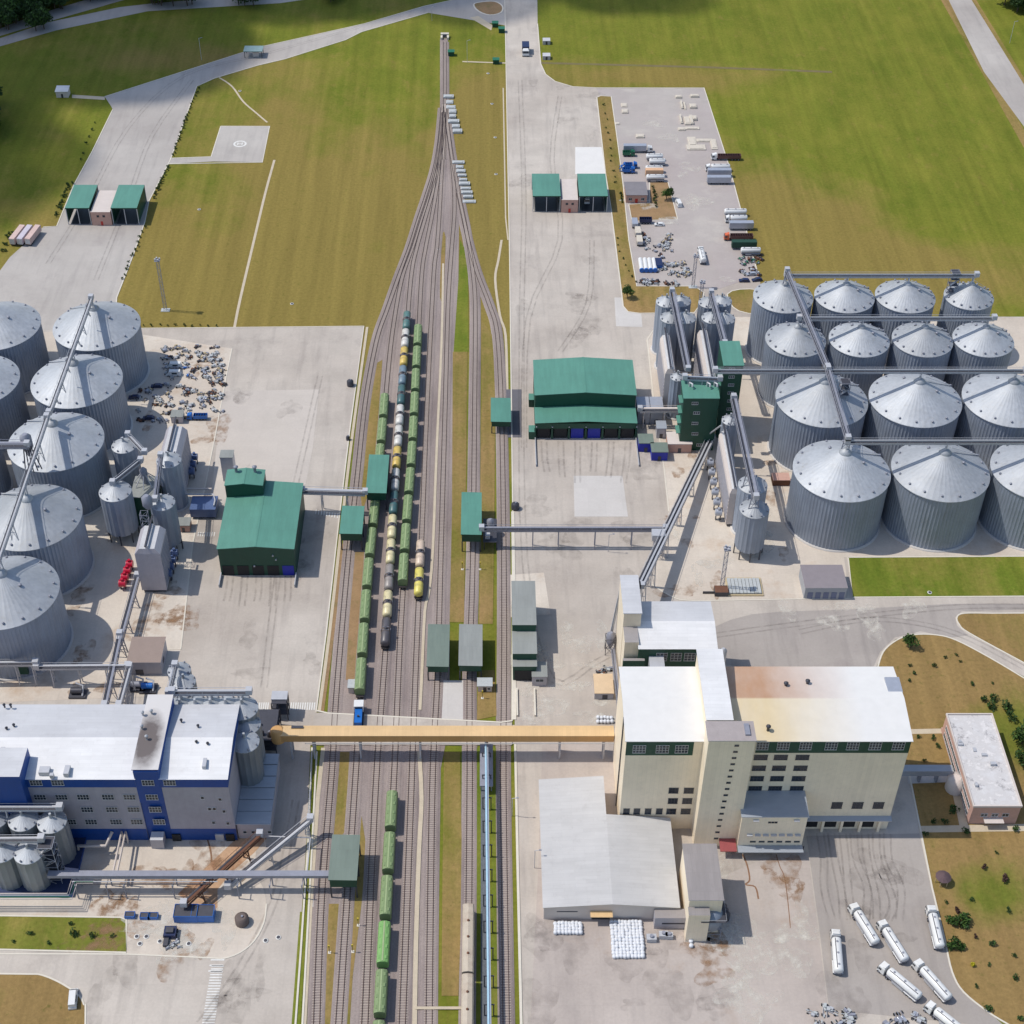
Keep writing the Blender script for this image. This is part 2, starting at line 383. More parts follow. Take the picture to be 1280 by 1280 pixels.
# ---------------------------------------------------------------- ground
def W(pts, z=0): return [G(x, y, 0) for x, y in pts]
def smooth(pts, k=4, closed=False):
    out = []; n = len(pts)
    for i in range(n if closed else n-1):
        g = lambda j: pts[j % n] if closed else pts[max(0, min(n-1, j))]
        p0, p1, p2, p3 = g(i-1), g(i), g(i+1), g(i+2)
        for t in range(k):
            t /= k
            out.append(tuple(.5*((2*p1[a])+(-p0[a]+p2[a])*t+(2*p0[a]-5*p1[a]+4*p2[a]-p3[a])*t*t+(-p0[a]+3*p1[a]-3*p2[a]+p3[a])*t**3) for a in (0, 1)))
    if not closed: out.append(tuple(pts[-1]))
    return out
def patch(name, pts, z, m, th=.03):
    b = MB(); P = W(pts)
    b.prism(P, z-th, z, m); return struct(b.build(name))
def kerb(pts, name='kerb', w=.42, h=.19, closed=False):
    P = W(pts)
    if closed: P = P+[P[0]]
    b = MB(); L = []; R = []
    for i, p in enumerate(P):
        a = P[max(0, i-1)]; c = P[min(len(P)-1, i+1)]
        dx, dy = c[0]-a[0], c[1]-a[1]; l = hypot(dx, dy) or 1
        L.append((p[0]-dy/l*w/2, p[1]+dx/l*w/2)); R.append((p[0]+dy/l*w/2, p[1]-dx/l*w/2))
    for i in range(len(P)-1):
        b.add([(R[i][0], R[i][1], 0), (R[i+1][0], R[i+1][1], 0), (L[i+1][0], L[i+1][1], 0), (L[i][0], L[i][1], 0),
               (R[i][0], R[i][1], h), (R[i+1][0], R[i+1][1], h), (L[i+1][0], L[i+1][1], h), (L[i][0], L[i][1], h)],
              [(4, 5, 6, 7), (0, 1, 5, 4), (2, 3, 7, 6)], KERB)
    return struct(b.build(name))
g = MB()
g.sheet([(-6000, -3000), (6000, -3000), (6000, 9000), (-6000, 9000)], 0, GR_E)
struct(g.build('ground', org=(0, 0, 0)))
# --- paved areas
LEFT_ROAD = [(640, -30), (576, -2), (530, 8), (455, 30), (325, 59), (212, 95), (131, 121), (139, 133), (141, 137), (115, 190), (92, 232), (71, 283), (54, 284), (12, 322), (-60, 420), (143, 411), (146, 372), (167, 318), (181, 278), (186, 252), (213, 200), (246, 108), (268, 98), (322, 82), (356, 74), (432, 50), (452, 40), (535, 16), (632, 32), (640, 60)]
patch('road', LEFT_ROAD, .06, ASPHB)
patch('apron', [(-300, 420), (143, 411), (455, 408), (437, 540), (425, 640), (408, 790), (395, 891), (626, 903), (650, 908), (650, 930), (388, 930), (384, 1040), (366, 1300), (-300, 1300)], .062, ASPH)
patch('apron', [(631, -40), (671, -40), (672, 30), (674, 55), (676, 80), (682, 93), (694, 102), (716, 108.5), (745, 110), (880, 110), (912, 210), (948, 345), (962, 396), (1400, 396), (1400, 860), (1280, 846), (1196, 800), (1150, 793), (1120, 799), (1105, 812), (1095, 835), (1115, 900), (1137, 970), (1150, 1037), (1165, 1110), (1182, 1180), (1190, 1215), (1204, 1240), (1240, 1268), (1262, 1300), (655, 1300), (648, 1150), (644, 960), (641, 640), (637, 320)], .061, ASPH)
# silo yards, pale concrete
patch('yard', [(-300, 424), (143, 413), (290, 436), (283, 470), (270, 540), (254, 620), (241, 680), (226, 812), (205, 870), (-300, 890)], .095, CONC)
patch('yard', [(-300, 1144), (158, 1147), (158, 1192), (230, 1196), *smooth([(270, 1197), (281, 1197), (300, 1190), (318, 1175), (330, 1152), (333, 1130), (328, 1108), (318, 1094)], 3), (322, 1040), (300, 1020), (-300, 1020)], .097, CONC)
patch('yard', smooth([(830, 585), (817, 500), (811, 440), (808, 425), (816, 414), (835, 396)], 3)+[(1400, 398), (1400, 694), (1055, 697), (1062, 747)]+smooth([(940, 749), (862, 750), (838, 744), (815, 730)], 3)+[(836, 640)], .096, CONC)
patch('yard', [(678, 931), (768, 930), (768, 1150), (990, 1060), (1010, 1066), (1035, 1262), (1100, 1300), (662, 1300), (672, 1100)], .094, M_slab('worn yard concrete', C(206, 194, 184), C(190, 177, 168), 6, .94, .12, C(176, 150, 128), .5, .3))
patch('concrete_pad', [(717, 595), (778, 595), (785, 646), (718, 646)], .1, CONCW)
patch('concrete_pad', [(719, 184), (752, 184), (757, 218), (719, 218)], .1, M('white slab', C(238, 235, 230), .85, var=.06, scale=.2))
patch('concrete_pad', [(551, 851), (583, 851), (581, 905), (551, 905)], .17, CONCW)
patch('concrete_pad', [(632, 719), (680, 716), (688, 768), (636, 772)], .1, CONC)
patch('concrete_pad', [(278, 489), (399, 487), (391, 560), (382, 606), (330, 604), (262, 640)], .09, M_slab('patched apron', C(218, 208, 196), C(210, 200, 190), 7, .97, .08))
patch('concrete_pad', [(768, 372), (800, 372), (803, 409), (770, 408)], .09, CONCW)
patch('stained_concrete', [(222, 1118), (262, 1080), (296, 1048), (335, 1046), (318, 1066), (290, 1090), (272, 1112), (272, 1138), (246, 1136)], .108, M('rust stained concrete', C(206, 168, 134), .9, var=.2, scale=.15, stain=C(168, 112, 78), stain_amt=.9, stain_scale=.2))
patch('asphalt_patch', [(628, 487), (652, 487), (652, 547), (628, 547)], .12, M('dark asphalt patch', C(112, 110, 116), .9))
# parking lot surface
patch('parking_lot', [(746, 111), (880, 111), (912, 210), (946, 345), (900, 361), (795, 359), (787, 330), (765, 160)], .09, M_slab('lot asphalt', C(186, 174, 170), C(196, 188, 180), 9, .985, .08, C(214, 206, 194), .6))
patch('truck_yard', [(1008, 1045), (1149, 1042), (1164, 1110), (1181, 1180), (1189, 1215), (1203, 1241), (1239, 1268), (1258, 1285), (1036, 1262), (1024, 1160)], .105, M_slab('truck yard asphalt', C(170, 161, 154), C(186, 177, 169), 9, .985, .09, C(150, 138, 136), .4, .4))
patch('road_overlay', smooth([(880, 790), (940, 768), (1060, 762), (1190, 755)], 3)+[(1280, 755), (1280, 762), (1202, 764), (1194, 772), (1196, 782), (1210, 794), (1190, 797), (1150, 789), (1118, 797), (1100, 815), (1092, 833), (920, 833), (885, 826)], .105, MATS['truck yard asphalt'])
# helipad
patch('helipad', [(276, 158), (337, 158), (328, 203), (266, 202), (211, 205), (213, 198), (264, 196)], .1, ASPHB)
kerb([(276, 158), (337, 158), (328, 203), (211, 205), (213, 198), (264, 196)], 'helipad_kerb', .5, .16, True)
hp = G(300, 180)
b = MB(); b.lathe(hp[0], hp[1], [(3.2, .10), (3.2, .115)], 32, MARK); b.lathe(hp[0], hp[1], [(2.3, .115), (2.3, .13)], 32, ASPHB); b.box(hp[0]-1.3, hp[0]+1.3, hp[1]-.25, hp[1]+.25, .13, .145, MARK)
b.box(hp[0]-1.3, hp[0]-.8, hp[1]-1.2, hp[1]+1.2, .145, .155, MARK); b.box(hp[0]+.8, hp[0]+1.3, hp[1]-1.2, hp[1]+1.2, .145, .155, MARK)
struct(b.build('helipad_marking'))
# grass islands on top of paving
def island(pts, m, k=True, z=.14, nm='grass_island', sm=1):
    if sm > 1: pts = smooth(pts, sm, True)
    patch(nm, pts, z, m, .12)
    if k: kerb(pts, 'kerb', .45, .21, True)
island([(746, 122), (751, 120), (764, 121), (771, 170), (779, 232), (786, 300), (796, 358), (868, 358), (880, 366), (876, 380), (868, 391), (800, 392), (785, 390), (779, 383), (764, 262), (757, 218)], GR_D)
island([(812, 228), (835, 228), (847, 274), (790, 277), (786, 256), (812, 254)], SOIL)
island([(1060, 697), (1400, 695), (1400, 745), (1066, 747)], GR_G)
island([(909, 368), (925, 362), (950, 363), (975, 372), (975, 392), (935, 392), (916, 384)], GR_D, sm=2)
island([(-300, 1144), (8, 1145), (150, 1147), (158, 1150), (158, 1191), (-300, 1180)], GR_G)
island([(-300, 1214)]+smooth([(40, 1218), (52, 1219), (74, 1228), (97, 1243), (105, 1256), (107, 1270), (104, 1400)], 4)+[(-300, 1400)], GR_P)
island([(1400, 766), (1400, 880)]+smooth([(1280, 829), (1212, 792), (1199, 781), (1196, 772), (1205, 767), (1240, 767)], 4), GR_P)
park = smooth([(1097, 835), (1104, 815), (1120, 801), (1140, 794), (1170, 794), (1196, 801), (1238, 823), (1280, 848)], 4)+[(1400, 900), (1400, 1400), (1300, 1400)]+smooth([(1290, 1300), (1262, 1282), (1236, 1266), (1204, 1240), (1190, 1215), (1182, 1180)], 4)+[(1165, 1110), (1151, 1040), (1137, 970), (1130, 960), (1115, 900)]
island(park, GR_P, sm=1)
patch('path', [(1135, 912), (1185, 911), (1186, 917), (1135, 918)], .18, PATH)
patch('path', [(1135, 963), (1186, 960), (1188, 978), (1135, 980)], .18, CONCW)
patch('path', [(1148, 1033), (1300, 1030), (1300, 1039), (1150, 1041)], .181, PATH)
patch('path', [(1184, 962), (1192, 962), (1211, 1036), (1200, 1036)], .183, PATH)
# roads kerbs
kerb([(576, -2), (530, 8), (455, 30), (325, 59), (212, 95), (131, 121)]); kerb([(141, 137), (115, 190), (92, 232), (71, 283), (54, 284)])
kerb([(143, 411), (146, 372), (167, 318), (181, 278), (186, 252), (213, 200), (246, 108), (268, 98), (322, 82), (356, 74), (432, 50), (452, 40), (535, 16)])
kerb([(143, 411), (455, 408), (437, 540), (425, 640), (408, 790), (395, 891)]); kerb([(395, 889), (410, 892.5), (626, 904), (640, 902)], 'kerb', .5, .47); kerb([(640, 902), (641, 640), (637, 320), (631, 0)])
kerb([(672, 30), (674, 55), (676, 80), (682, 93), (694, 102), (716, 108.5), (745, 110), (880, 110), (912, 210), (948, 345)])
kerb([(390, 935), (386, 1040), (376, 1190), (368, 1300)], 'kerb', .5, .3); kerb([(396, 940), (390, 1060), (383, 1190), (377, 1300)], 'kerb', .5, .3)
kerb([(644, 930), (647, 1080), (652, 1300)], 'kerb', .7, .3); kerb([(-300, 1192), (158, 1193)]+smooth([(270, 1198), (281, 1198), (300, 1191), (318, 1176), (330, 1153), (333, 1130)], 3))
kerb([(290, 436), (283, 470), (270, 540), (254, 620), (241, 680), (226, 812), (205, 812)], 'kerb', .4)
kerb([(836, 640), (830, 585), (817, 500), (809, 425), (816, 414), (835, 396)], 'kerb', .4)
kerb(smooth([(1062, 748), (940, 750), (862, 751), (838, 745), (815, 731)], 3)); kerb([(641, 640), (642, 730), (643, 900)], 'kerb', 1.1, .25)
# outer roads
patch('road', [(-300, 150), (0, 58), (70, 38), (185, 14), (350, 4), (420, -6), (420, -16), (185, 5), (150, 9), (60, 28), (0, 48), (-300, 134)], .06, ASPHB)
patch('road', [(-300, 60), (0, 45), (50, 30), (120, 10), (190, -10), (160, -14), (100, 2), (40, 20), (0, 36), (-300, 46)], .058, ASPHB)
patch('road', [(1176, -20), (1202, -20), (1290, 122), (1400, 300), (1400, 370), (1290, 172), (1230, 90)], .06, ASPHB)
patch('road', [(1165, -20), (1176, -20), (1400, 372), (1385, 372)], .04, GR_D); patch('road', [(1202, -20), (1208, -20), (1400, 292), (1400, 300)], .04, GR_D)
patch('roundabout', smooth([(592, 6), (600, 3), (618, 2), (628, 8), (626, 16), (612, 19), (598, 14)], 3, True), .16, SOIL, .1)
kerb(smooth([(592, 6), (600, 3), (618, 2), (628, 8), (626, 16), (612, 19), (598, 14)], 3, True), 'kerb', .8, .2, True)
patch('path', [(587, 22), (598, 20), (616, 32), (614, 38)], .07, PATH)
patch('path', [(90, 118.5), (131, 121), (131, 125), (90, 122.5)], .07, PATH)
def strip(name, pts, w, z, m, th=.03):
    P = W(pts); L = []; R = []
    for i, p in enumerate(P):
        a = P[max(0, i-1)]; c = P[min(len(P)-1, i+1)]
        dx, dy = c[0]-a[0], c[1]-a[1]; l = hypot(dx, dy) or 1
        L.append((p[0]-dy/l*w/2, p[1]+dx/l*w/2)); R.append((p[0]+dy/l*w/2, p[1]-dx/l*w/2))
    b = MB()
    for i in range(len(P)-1):
        b.add([(*R[i], z), (*R[i+1], z), (*L[i+1], z), (*L[i], z)], [(0, 1, 2, 3)], m)
    return struct(b.build(name))
strip('path', smooth([(274, 97), (290, 108), (304, 127), (320, 141), (334, 153)], 4), .9, .05, PATH)
strip('path', smooth([(343, 200), (332, 240), (320, 290), (300, 375), (293, 410)], 4), 1.1, .05, PATH)
strip('path', [(629, 110), (632, 272), (635, 300)], .6, .06, PATH)
strip('path', smooth([(627, 300), (623, 325), (619, 350), (625, 395), (632, 420), (634, 490)], 4), 1.0, .06, PATH)
strip('path', [(578, 77), (635, 79)], 1.2, .06, PATH)
strip('path', [(650, 78), (880, 84), (1040, 90)], 2.2, .035, M('worn track', C(128, 116, 78), 1, var=.2, scale=.2, stain=C(120, 124, 50), stain_amt=.95, stain_scale=.06))
# --- railway bed
patch('track_bed', [(550, 48), (560, 48), (558, 140), (566, 200), (574, 250), (573, 350), (570, 450), (566, 640), (562, 780), (562, 905), (551, 960), (549, 1110), (547, 1300), (383, 1300), (390, 1120), (400, 960), (412, 893), (418, 800), (428, 690), (441, 580), (450, 500), (464, 430), (480, 385), (494, 347), (508, 310), (519, 275), (529, 245), (540, 212), (546, 178), (550, 145)], .08, BAL, .06)
TR = {
 'outer': [(395, 1300), (402, 1120), (415, 960), (421, 860), (436, 690), (446, 600), (457, 500), (471, 425), (484, 387), (498, 347), (512, 310), (523, 275), (533, 245), (543, 212), (549, 178), (553, 135)],
 'second': [(422, 1300), (434, 1120), (445, 960), (452, 845), (461, 720), (470, 630), (477, 557), (484, 475), (491, 412), (502, 350), (516, 308), (526, 275), (535, 248), (545, 212), (550, 178), (554, 138)],
 'third': [(455, 1300), (463, 1120), (471, 960), (483, 795), (491, 660), (499, 545), (507, 430), (514, 345), (521, 310), (531, 275), (540, 243), (547, 210), (552, 175), (555, 138)],
 'fourth': [(474, 1300), (484, 1120), (493, 960), (500, 800), (508, 670), (516, 560), (522, 440), (527, 345), (532, 310), (539, 275), (545, 240), (550, 200), (554, 165), (555.5, 138)],
 'fifth': [(502, 1300), (509, 1120), (515, 960), (521, 800), (527, 670), (534, 500), (542, 345), (546, 310), (549, 270), (552, 215), (555, 165), (556, 130)],
 'straight': [(555, 200), (556, 130), (556, 52)],
 'sixth': [(536, 1300), (538, 1120), (541, 960), (547, 840), (551, 690), (556, 520), (560, 380), (564, 317), (568, 262), (566, 215), (560, 165), (556, 130)],
 'seventh': [(584, 1300), (586, 1120), (587, 960), (587, 840), (591, 690), (593, 520), (594, 400), (592, 350), (583, 290), (573, 240), (564, 190), (556, 130)],
 'eighth': [(633, 1300), (630, 1080), (629, 960), (630, 800), (629, 640), (626, 495), (621, 415), (611, 380), (596, 340), (584, 296), (572, 240)],
}
def resample(P, step):
    out = [P[0]]; acc = 0
    for i in range(len(P)-1):
        a, c = P[i], P[i+1]; L = hypot(c[0]-a[0], c[1]-a[1])
        if L < 1e-6: continue
        t = step-acc
        while t <= L:
            out.append((a[0]+(c[0]-a[0])*t/L, a[1]+(c[1]-a[1])*t/L)); t += step
        acc = L-(t-step)
    return out
TW = {}
for nm, pts in TR.items():
    P = smooth(W(pts), 10); TW[nm] = P
    S = resample(P, .75)
    t = bpy.data.objects.new('railway_track', None); COL.objects.link(t); t.location = (P[0][0], P[0][1], 0); struct(t)
    bed = MB(); sl = MB(); r1 = MB(); r2 = MB()
    Q = resample(P, 3.0)
    def off(Q, d):
        o = []
        for i, p in enumerate(Q):
            a = Q[max(0, i-1)]; c = Q[min(len(Q)-1, i+1)]; dx, dy = c[0]-a[0], c[1]-a[1]; l = hypot(dx, dy) or 1
            o.append((p[0]-dy/l*d, p[1]+dx/l*d))
        return o
    A, B, A2, B2 = off(Q, -1.75), off(Q, 1.75), off(Q, -2.3), off(Q, 2.3)
    zz = {'outer': .0, 'second': .004, 'third': .008, 'fourth': .012, 'fifth': .016, 'straight': .020, 'sixth': .024, 'seventh': .028, 'eighth': .032}[nm]
    for i in range(len(Q)-1):
        bed.add([(*A2[i], .07), (*A[i], .2+zz), (*B[i], .2+zz), (*B2[i], .07), (*A2[i+1], .07), (*A[i+1], .2+zz), (*B[i+1], .2+zz), (*B2[i+1], .07)], [(0, 4, 5, 1), (1, 5, 6, 2), (2, 6, 7, 3)], BAL)
    for rb, d in ((r1, -.79), (r2, .79)):
        O1, O2 = off(Q, d-.085), off(Q, d+.085)
        for i in range(len(Q)-1):
            rb.add([(*O1[i], .25), (*O1[i], .43), (*O2[i], .43), (*O2[i], .25), (*O1[i+1], .25), (*O1[i+1], .43), (*O2[i+1], .43), (*O2[i+1], .25)], [(0, 4, 5, 1), (1, 5, 6, 2), (2, 6, 7, 3)], RAIL)
    for i in range(1, len(S)-1):
        dx, dy = S[i+1][0]-S[i-1][0], S[i+1][1]-S[i-1][1]; l = hypot(dx, dy) or 1
        sl.bar((S[i][0]-dy/l*1.3, S[i][1]+dx/l*1.3, .21+zz), (S[i][0]+dy/l*1.3, S[i][1]-dx/l*1.3, .21+zz), .27, .12, SLEEP)
    bed.build('ballast', t); r1.build('rail', t); r2.build('rail', t); struct(sl.build('sleepers', t), 'stuff')
patch('level_crossing', [(392, 894), (398, 892), (626, 905), (640, 904), (640, 932), (388, 932)], .405, ASPH, .35)
strip('path', smooth([(459, 409), (441, 540), (429, 640), (412, 790), (399, 889)], 3), 1.0, .15, PATH)
# grass between tracks
for nm, pts, m in (
 ('grass_strip', [(566, 440), (584, 440), (583, 560), (580, 778), (562, 778), (565, 640)], GR_D),
 ('grass_strip', [(602, 400), (616, 420), (619, 500), (618, 640), (616, 780), (599, 780), (600, 640), (602, 500)], GR_D),
 ('grass_strip', [(575, 300), (585, 318), (586, 440), (567, 440), (573, 350)], GR_G),
 ('grass_strip', [(598, 838), (618, 838), (621, 895), (596, 900)], GR_D),
 ('grass_strip', [(555, 940), (575, 940), (578, 1100), (573, 1245), (552, 1245), (553, 1100)], GR_D),
 ('grass_strip', [(594, 935), (601, 935), (602, 1120), (601, 1300), (595, 1300)], GR_G),
 ('grass_strip', [(614, 935), (622, 935), (624, 1150), (625, 1300), (615, 1300)], GR_G),
 ('grass_strip', [(421, 940), (437, 940), (431, 1040), (415, 1060)], GR_D),
 ('grass_strip', [(409, 1130), (424, 1130), (413, 1300), (400, 1300)], GR_D),
 ('grass_strip', [(452, 1020), (458, 1060), (452, 1130), (441, 1220), (436, 1300), (430, 1300), (438, 1180), (446, 1090)], GR_D),
 ('grass_strip', [(460, 460), (478, 450), (473, 520), (466, 600), (453, 640), (450, 610), (456, 530)], GR_D),
 ('grass_strip', [(444, 690), (455, 690), (452, 760), (444, 850), (432, 850), (437, 770)], SOIL),
 ('grass_strip', [(425, 680), (431, 680), (417, 800), (405, 890), (399, 890), (412, 790)], SOIL),
 ('grass_strip', [(395, 945), (402, 945), (397, 1040), (389, 1040)], GR_G), ('grass_strip', [(375, 1140), (385, 1140), (374, 1300), (363, 1300)], GR_G)):
    patch(nm, pts, .115 if m is not GR_G else .113, m, .03)
patch('grass_strip', smooth([(553, 292), (557, 296), (556, 330), (554, 372), (550, 372), (551, 330)], 2, True), .12, GR_D)
strip('path', smooth([(554, 330), (552, 430), (546, 560), (541, 690), (536, 742), (531, 765), (527, 850), (525, 888)], 3), .9, .3, PATH)
strip('path', smooth([(524, 940), (527, 1000), (524, 1060), (520, 1180), (518, 1300)], 3), 1.2, .3, PATH)
strip('path', [(379, 1300), (388, 1130), (397, 1000), (404, 935)], 1.2, .14, PATH)
strip('path', [(519, 1261), (583, 1261)], .8, .45, PATH)
b = MB(); b.sheet(W([(601, 930), (609, 930), (611, 1300), (601, 1300)]), .2, M('cable trench gravel', C(112, 116, 122), .9, var=.3, scale=2)); struct(b.build('cable_trench'))
# crosswalks
def crosswalk(x0, y0, x1, y1, n, w, l):
    b = MB()
    for i in range(n):
        t = i/(n-1); p = G(x0+(x1-x0)*t, y0+(y1-y0)*t); b.box(p[0]-w/2, p[0]+w/2, p[1]-l/2, p[1]+l/2, .1, .112, MARK)
    struct(b.build('crosswalk'))
crosswalk(272, 1208, 260, 1282, 22, 3.2, .42); crosswalk(272, 1200, 269, 1214, 3, 3.6, .45)
crosswalk(316, 883, 335, 883, 8, .4, 3.0); crosswalk(355, 883, 396, 883, 15, .4, 3.0); crosswalk(395, 640, 422, 645, 9, .35, 2.4); crosswalk(248, 668, 268, 668, 8, .3, 2.2); crosswalk(392, 1129, 402, 1130, 4, .35, 2.5)
# oblique pads between rails
def crack(pts, w=.35):
    return strip('drain_stain', smooth(pts, 4), w, .106, M('wet stain', C(150, 112, 84), .8, var=.3, scale=1))
crack([(928, 1068), (934, 1082), (937, 1100), (932, 1106), (944, 1109), (948, 1124)], .45); crack([(970, 1068), (975, 1084), (980, 1095), (984, 1120), (988, 1160)], .25); crack([(256, 1040), (263, 1062), (264, 1080), (258, 1090)], .5)
MHM = MB().lathe(0, 0, [(.75, 0), (.75, .1), (.55, .13)], 14, MARK).lathe(0, 0, [(.5, .131), (.5, .15)], 14, STEELD).mesh('manhole')
for k, (px, py) in enumerate(((332, 1176), (348, 1172), (171, 1171), (183, 1171), (200, 1177), (175, 1180), (236, 1180), (548, 312), (1162, 741), (550, 230), (610, 92), (615, 130), (619, 172), (620, 218), (365, 380), (300, 114), (249, 262))):
    q = G(px, py); o = bpy.data.objects.new('manhole', MHM); COL.objects.link(o); o.location = (q[0], q[1], .1); tag(o, 'small round white-rimmed manhole cover set in the ground', 'manhole', 'manhole covers across the site')
def fade(name, col, a, lo=.3, hi=.85, sc_=.16):
    m, n, b = nt(name); tr = n.nodes.new('ShaderNodeBsdfTransparent'); mx = n.nodes.new('ShaderNodeMixShader'); p = pos(n)
    f = ramp(n, nz(n, p, sc_, 5, .6), [(lo, gray(0)), (hi, gray(a))]); n.links.new(f, mx.inputs[0]); b.inputs['Base Color'].default_value = col; b.inputs['Roughness'].default_value = .9
    n.links.new(tr.outputs[0], mx.inputs[1]); n.links.new(b.outputs[0], mx.inputs[2]); n.links.new(mx.outputs[0], n.nodes['Material Output'].inputs[0]); return m
DIRT = fade('oil and dirt film', C(116, 106, 100), .2, .38, .75, .3); TYRE = fade('tyre dirt', C(104, 96, 92), .24, .3, .7, .4); SPILL = fade('pale spill', C(240, 234, 222), .8, .4, .75, .35); BRN = fade('brown washout', C(176, 138, 104), .75, .42, .78, .3)
SZ = [.128]
def stain(name, px, py, rx, ry, m, seed):
    random.seed(seed); q = G(px, py); b = MB(); ph = [random.uniform(0, 6) for _ in range(4)]; SZ[0] += .00012
    P = []
    for k in range(40):
        a = 2*pi*k/40; w = 1+.3*sin(2*a+ph[0])+.2*sin(3*a+ph[1])+.13*sin(5*a+ph[2])+.05*sin(9*a+ph[3]); P.append((q[0]+rx*w*cos(a), q[1]+ry*w*sin(a)))
    b.sheet(P, SZ[0], m); return struct(b.build(name))
def tyre(pts, w=.5, n=2, gap=1.9):
    P = W(smooth(pts, 4))
    for k in range(n):
        b = MB(); SZ[0] += .00012; d = (k-(n-1)/2)*gap
        for i in range(len(P)-1):
            dx, dy = P[i+1][0]-P[i][0], P[i+1][1]-P[i][1]; l = hypot(dx, dy) or 1; nx, ny = -dy/l, dx/l
            b.add([(P[i][0]+nx*(d-w/2), P[i][1]+ny*(d-w/2), SZ[0]), (P[i][0]+nx*(d+w/2), P[i][1]+ny*(d+w/2), SZ[0]), (P[i+1][0]+nx*(d+w/2), P[i+1][1]+ny*(d+w/2), SZ[0]), (P[i+1][0]+nx*(d-w/2), P[i+1][1]+ny*(d-w/2), SZ[0])], [(3, 2, 1, 0)], TYRE)
        struct(b.build('tyre_mark'))
for k in range(6): tyre([(680+k*21, 552), (681+k*20.5, 575), (684+k*19, 590+7*(k % 3))], .7)
for k in range(5): tyre([(288+k*18, 720), (286+k*18.5, 740), (283+k*19, 752+6*(k % 2))], .7)
for k in range(7): tyre([(1025+k*14, 1042), (1030+k*13.5, 1075), (1030+k*16+(k % 2)*6, 1110+8*(k % 3)), (1040+k*14, 1150)], .55)
for pts in ([(700, 120), (690, 200), (700, 300), (660, 400), (655, 560)], [(740, 300), (735, 380), (700, 440)], [(650, 100), (655, 250), (652, 420), (656, 700), (690, 850), (760, 820), (860, 800), (1000, 780), (1180, 760), (1280, 758)], [(1000, 790), (1080, 775), (1150, 780), (1210, 798), (1280, 835)],
            [(60, 330), (110, 250), (160, 160), (230, 95), (330, 68), (450, 34)], [(120, 350), (160, 250), (190, 170), (240, 100)], [(250, 1280), (300, 1210), (345, 1120), (370, 1000)], [(330, 860), (350, 700), (380, 560), (400, 470)]): tyre(pts, .6)
random.seed(3)
ZN = [((290, 440, 430, 860), 16, DIRT), ((645, 100, 740, 430), 14, DIRT), ((645, 570, 830, 720), 10, DIRT), ((660, 770, 760, 900), 12, SPILL), ((670, 1160, 900, 1270), 14, DIRT), ((900, 1080, 1010, 1260), 10, SPILL), ((1030, 1060, 1150, 1250), 8, DIRT), ((90, 150, 230, 380), 0, DIRT), ((180, 440, 285, 560), 5, BRN), ((85, 720, 230, 870), 12, BRN), ((100, 1055, 320, 1190), 14, BRN), ((170, 1130, 330, 1190), 8, SPILL), ((840, 560, 990, 740), 12, BRN), ((840, 600, 1000, 735), 8, SPILL), ((790, 120, 920, 350), 10, SPILL), ((120, 1200, 370, 1275), 8, DIRT), ((900, 1068, 1000, 1110), 4, BRN), ((870, 1170, 920, 1220), 4, BRN), ((980, 755, 1180, 800), 6, SPILL)]
sd_ = 500
for (x0_, y0_, x1_, y1_), n_, m_ in ZN:
    for k in range(n_):
        random.seed(sd_); sd_ += 1; stain('ground_stain', random.uniform(x0_, x1_), random.uniform(y0_, y1_), random.uniform(1.5, 7), random.uniform(1.5, 7), m_, sd_)
random.seed(9)
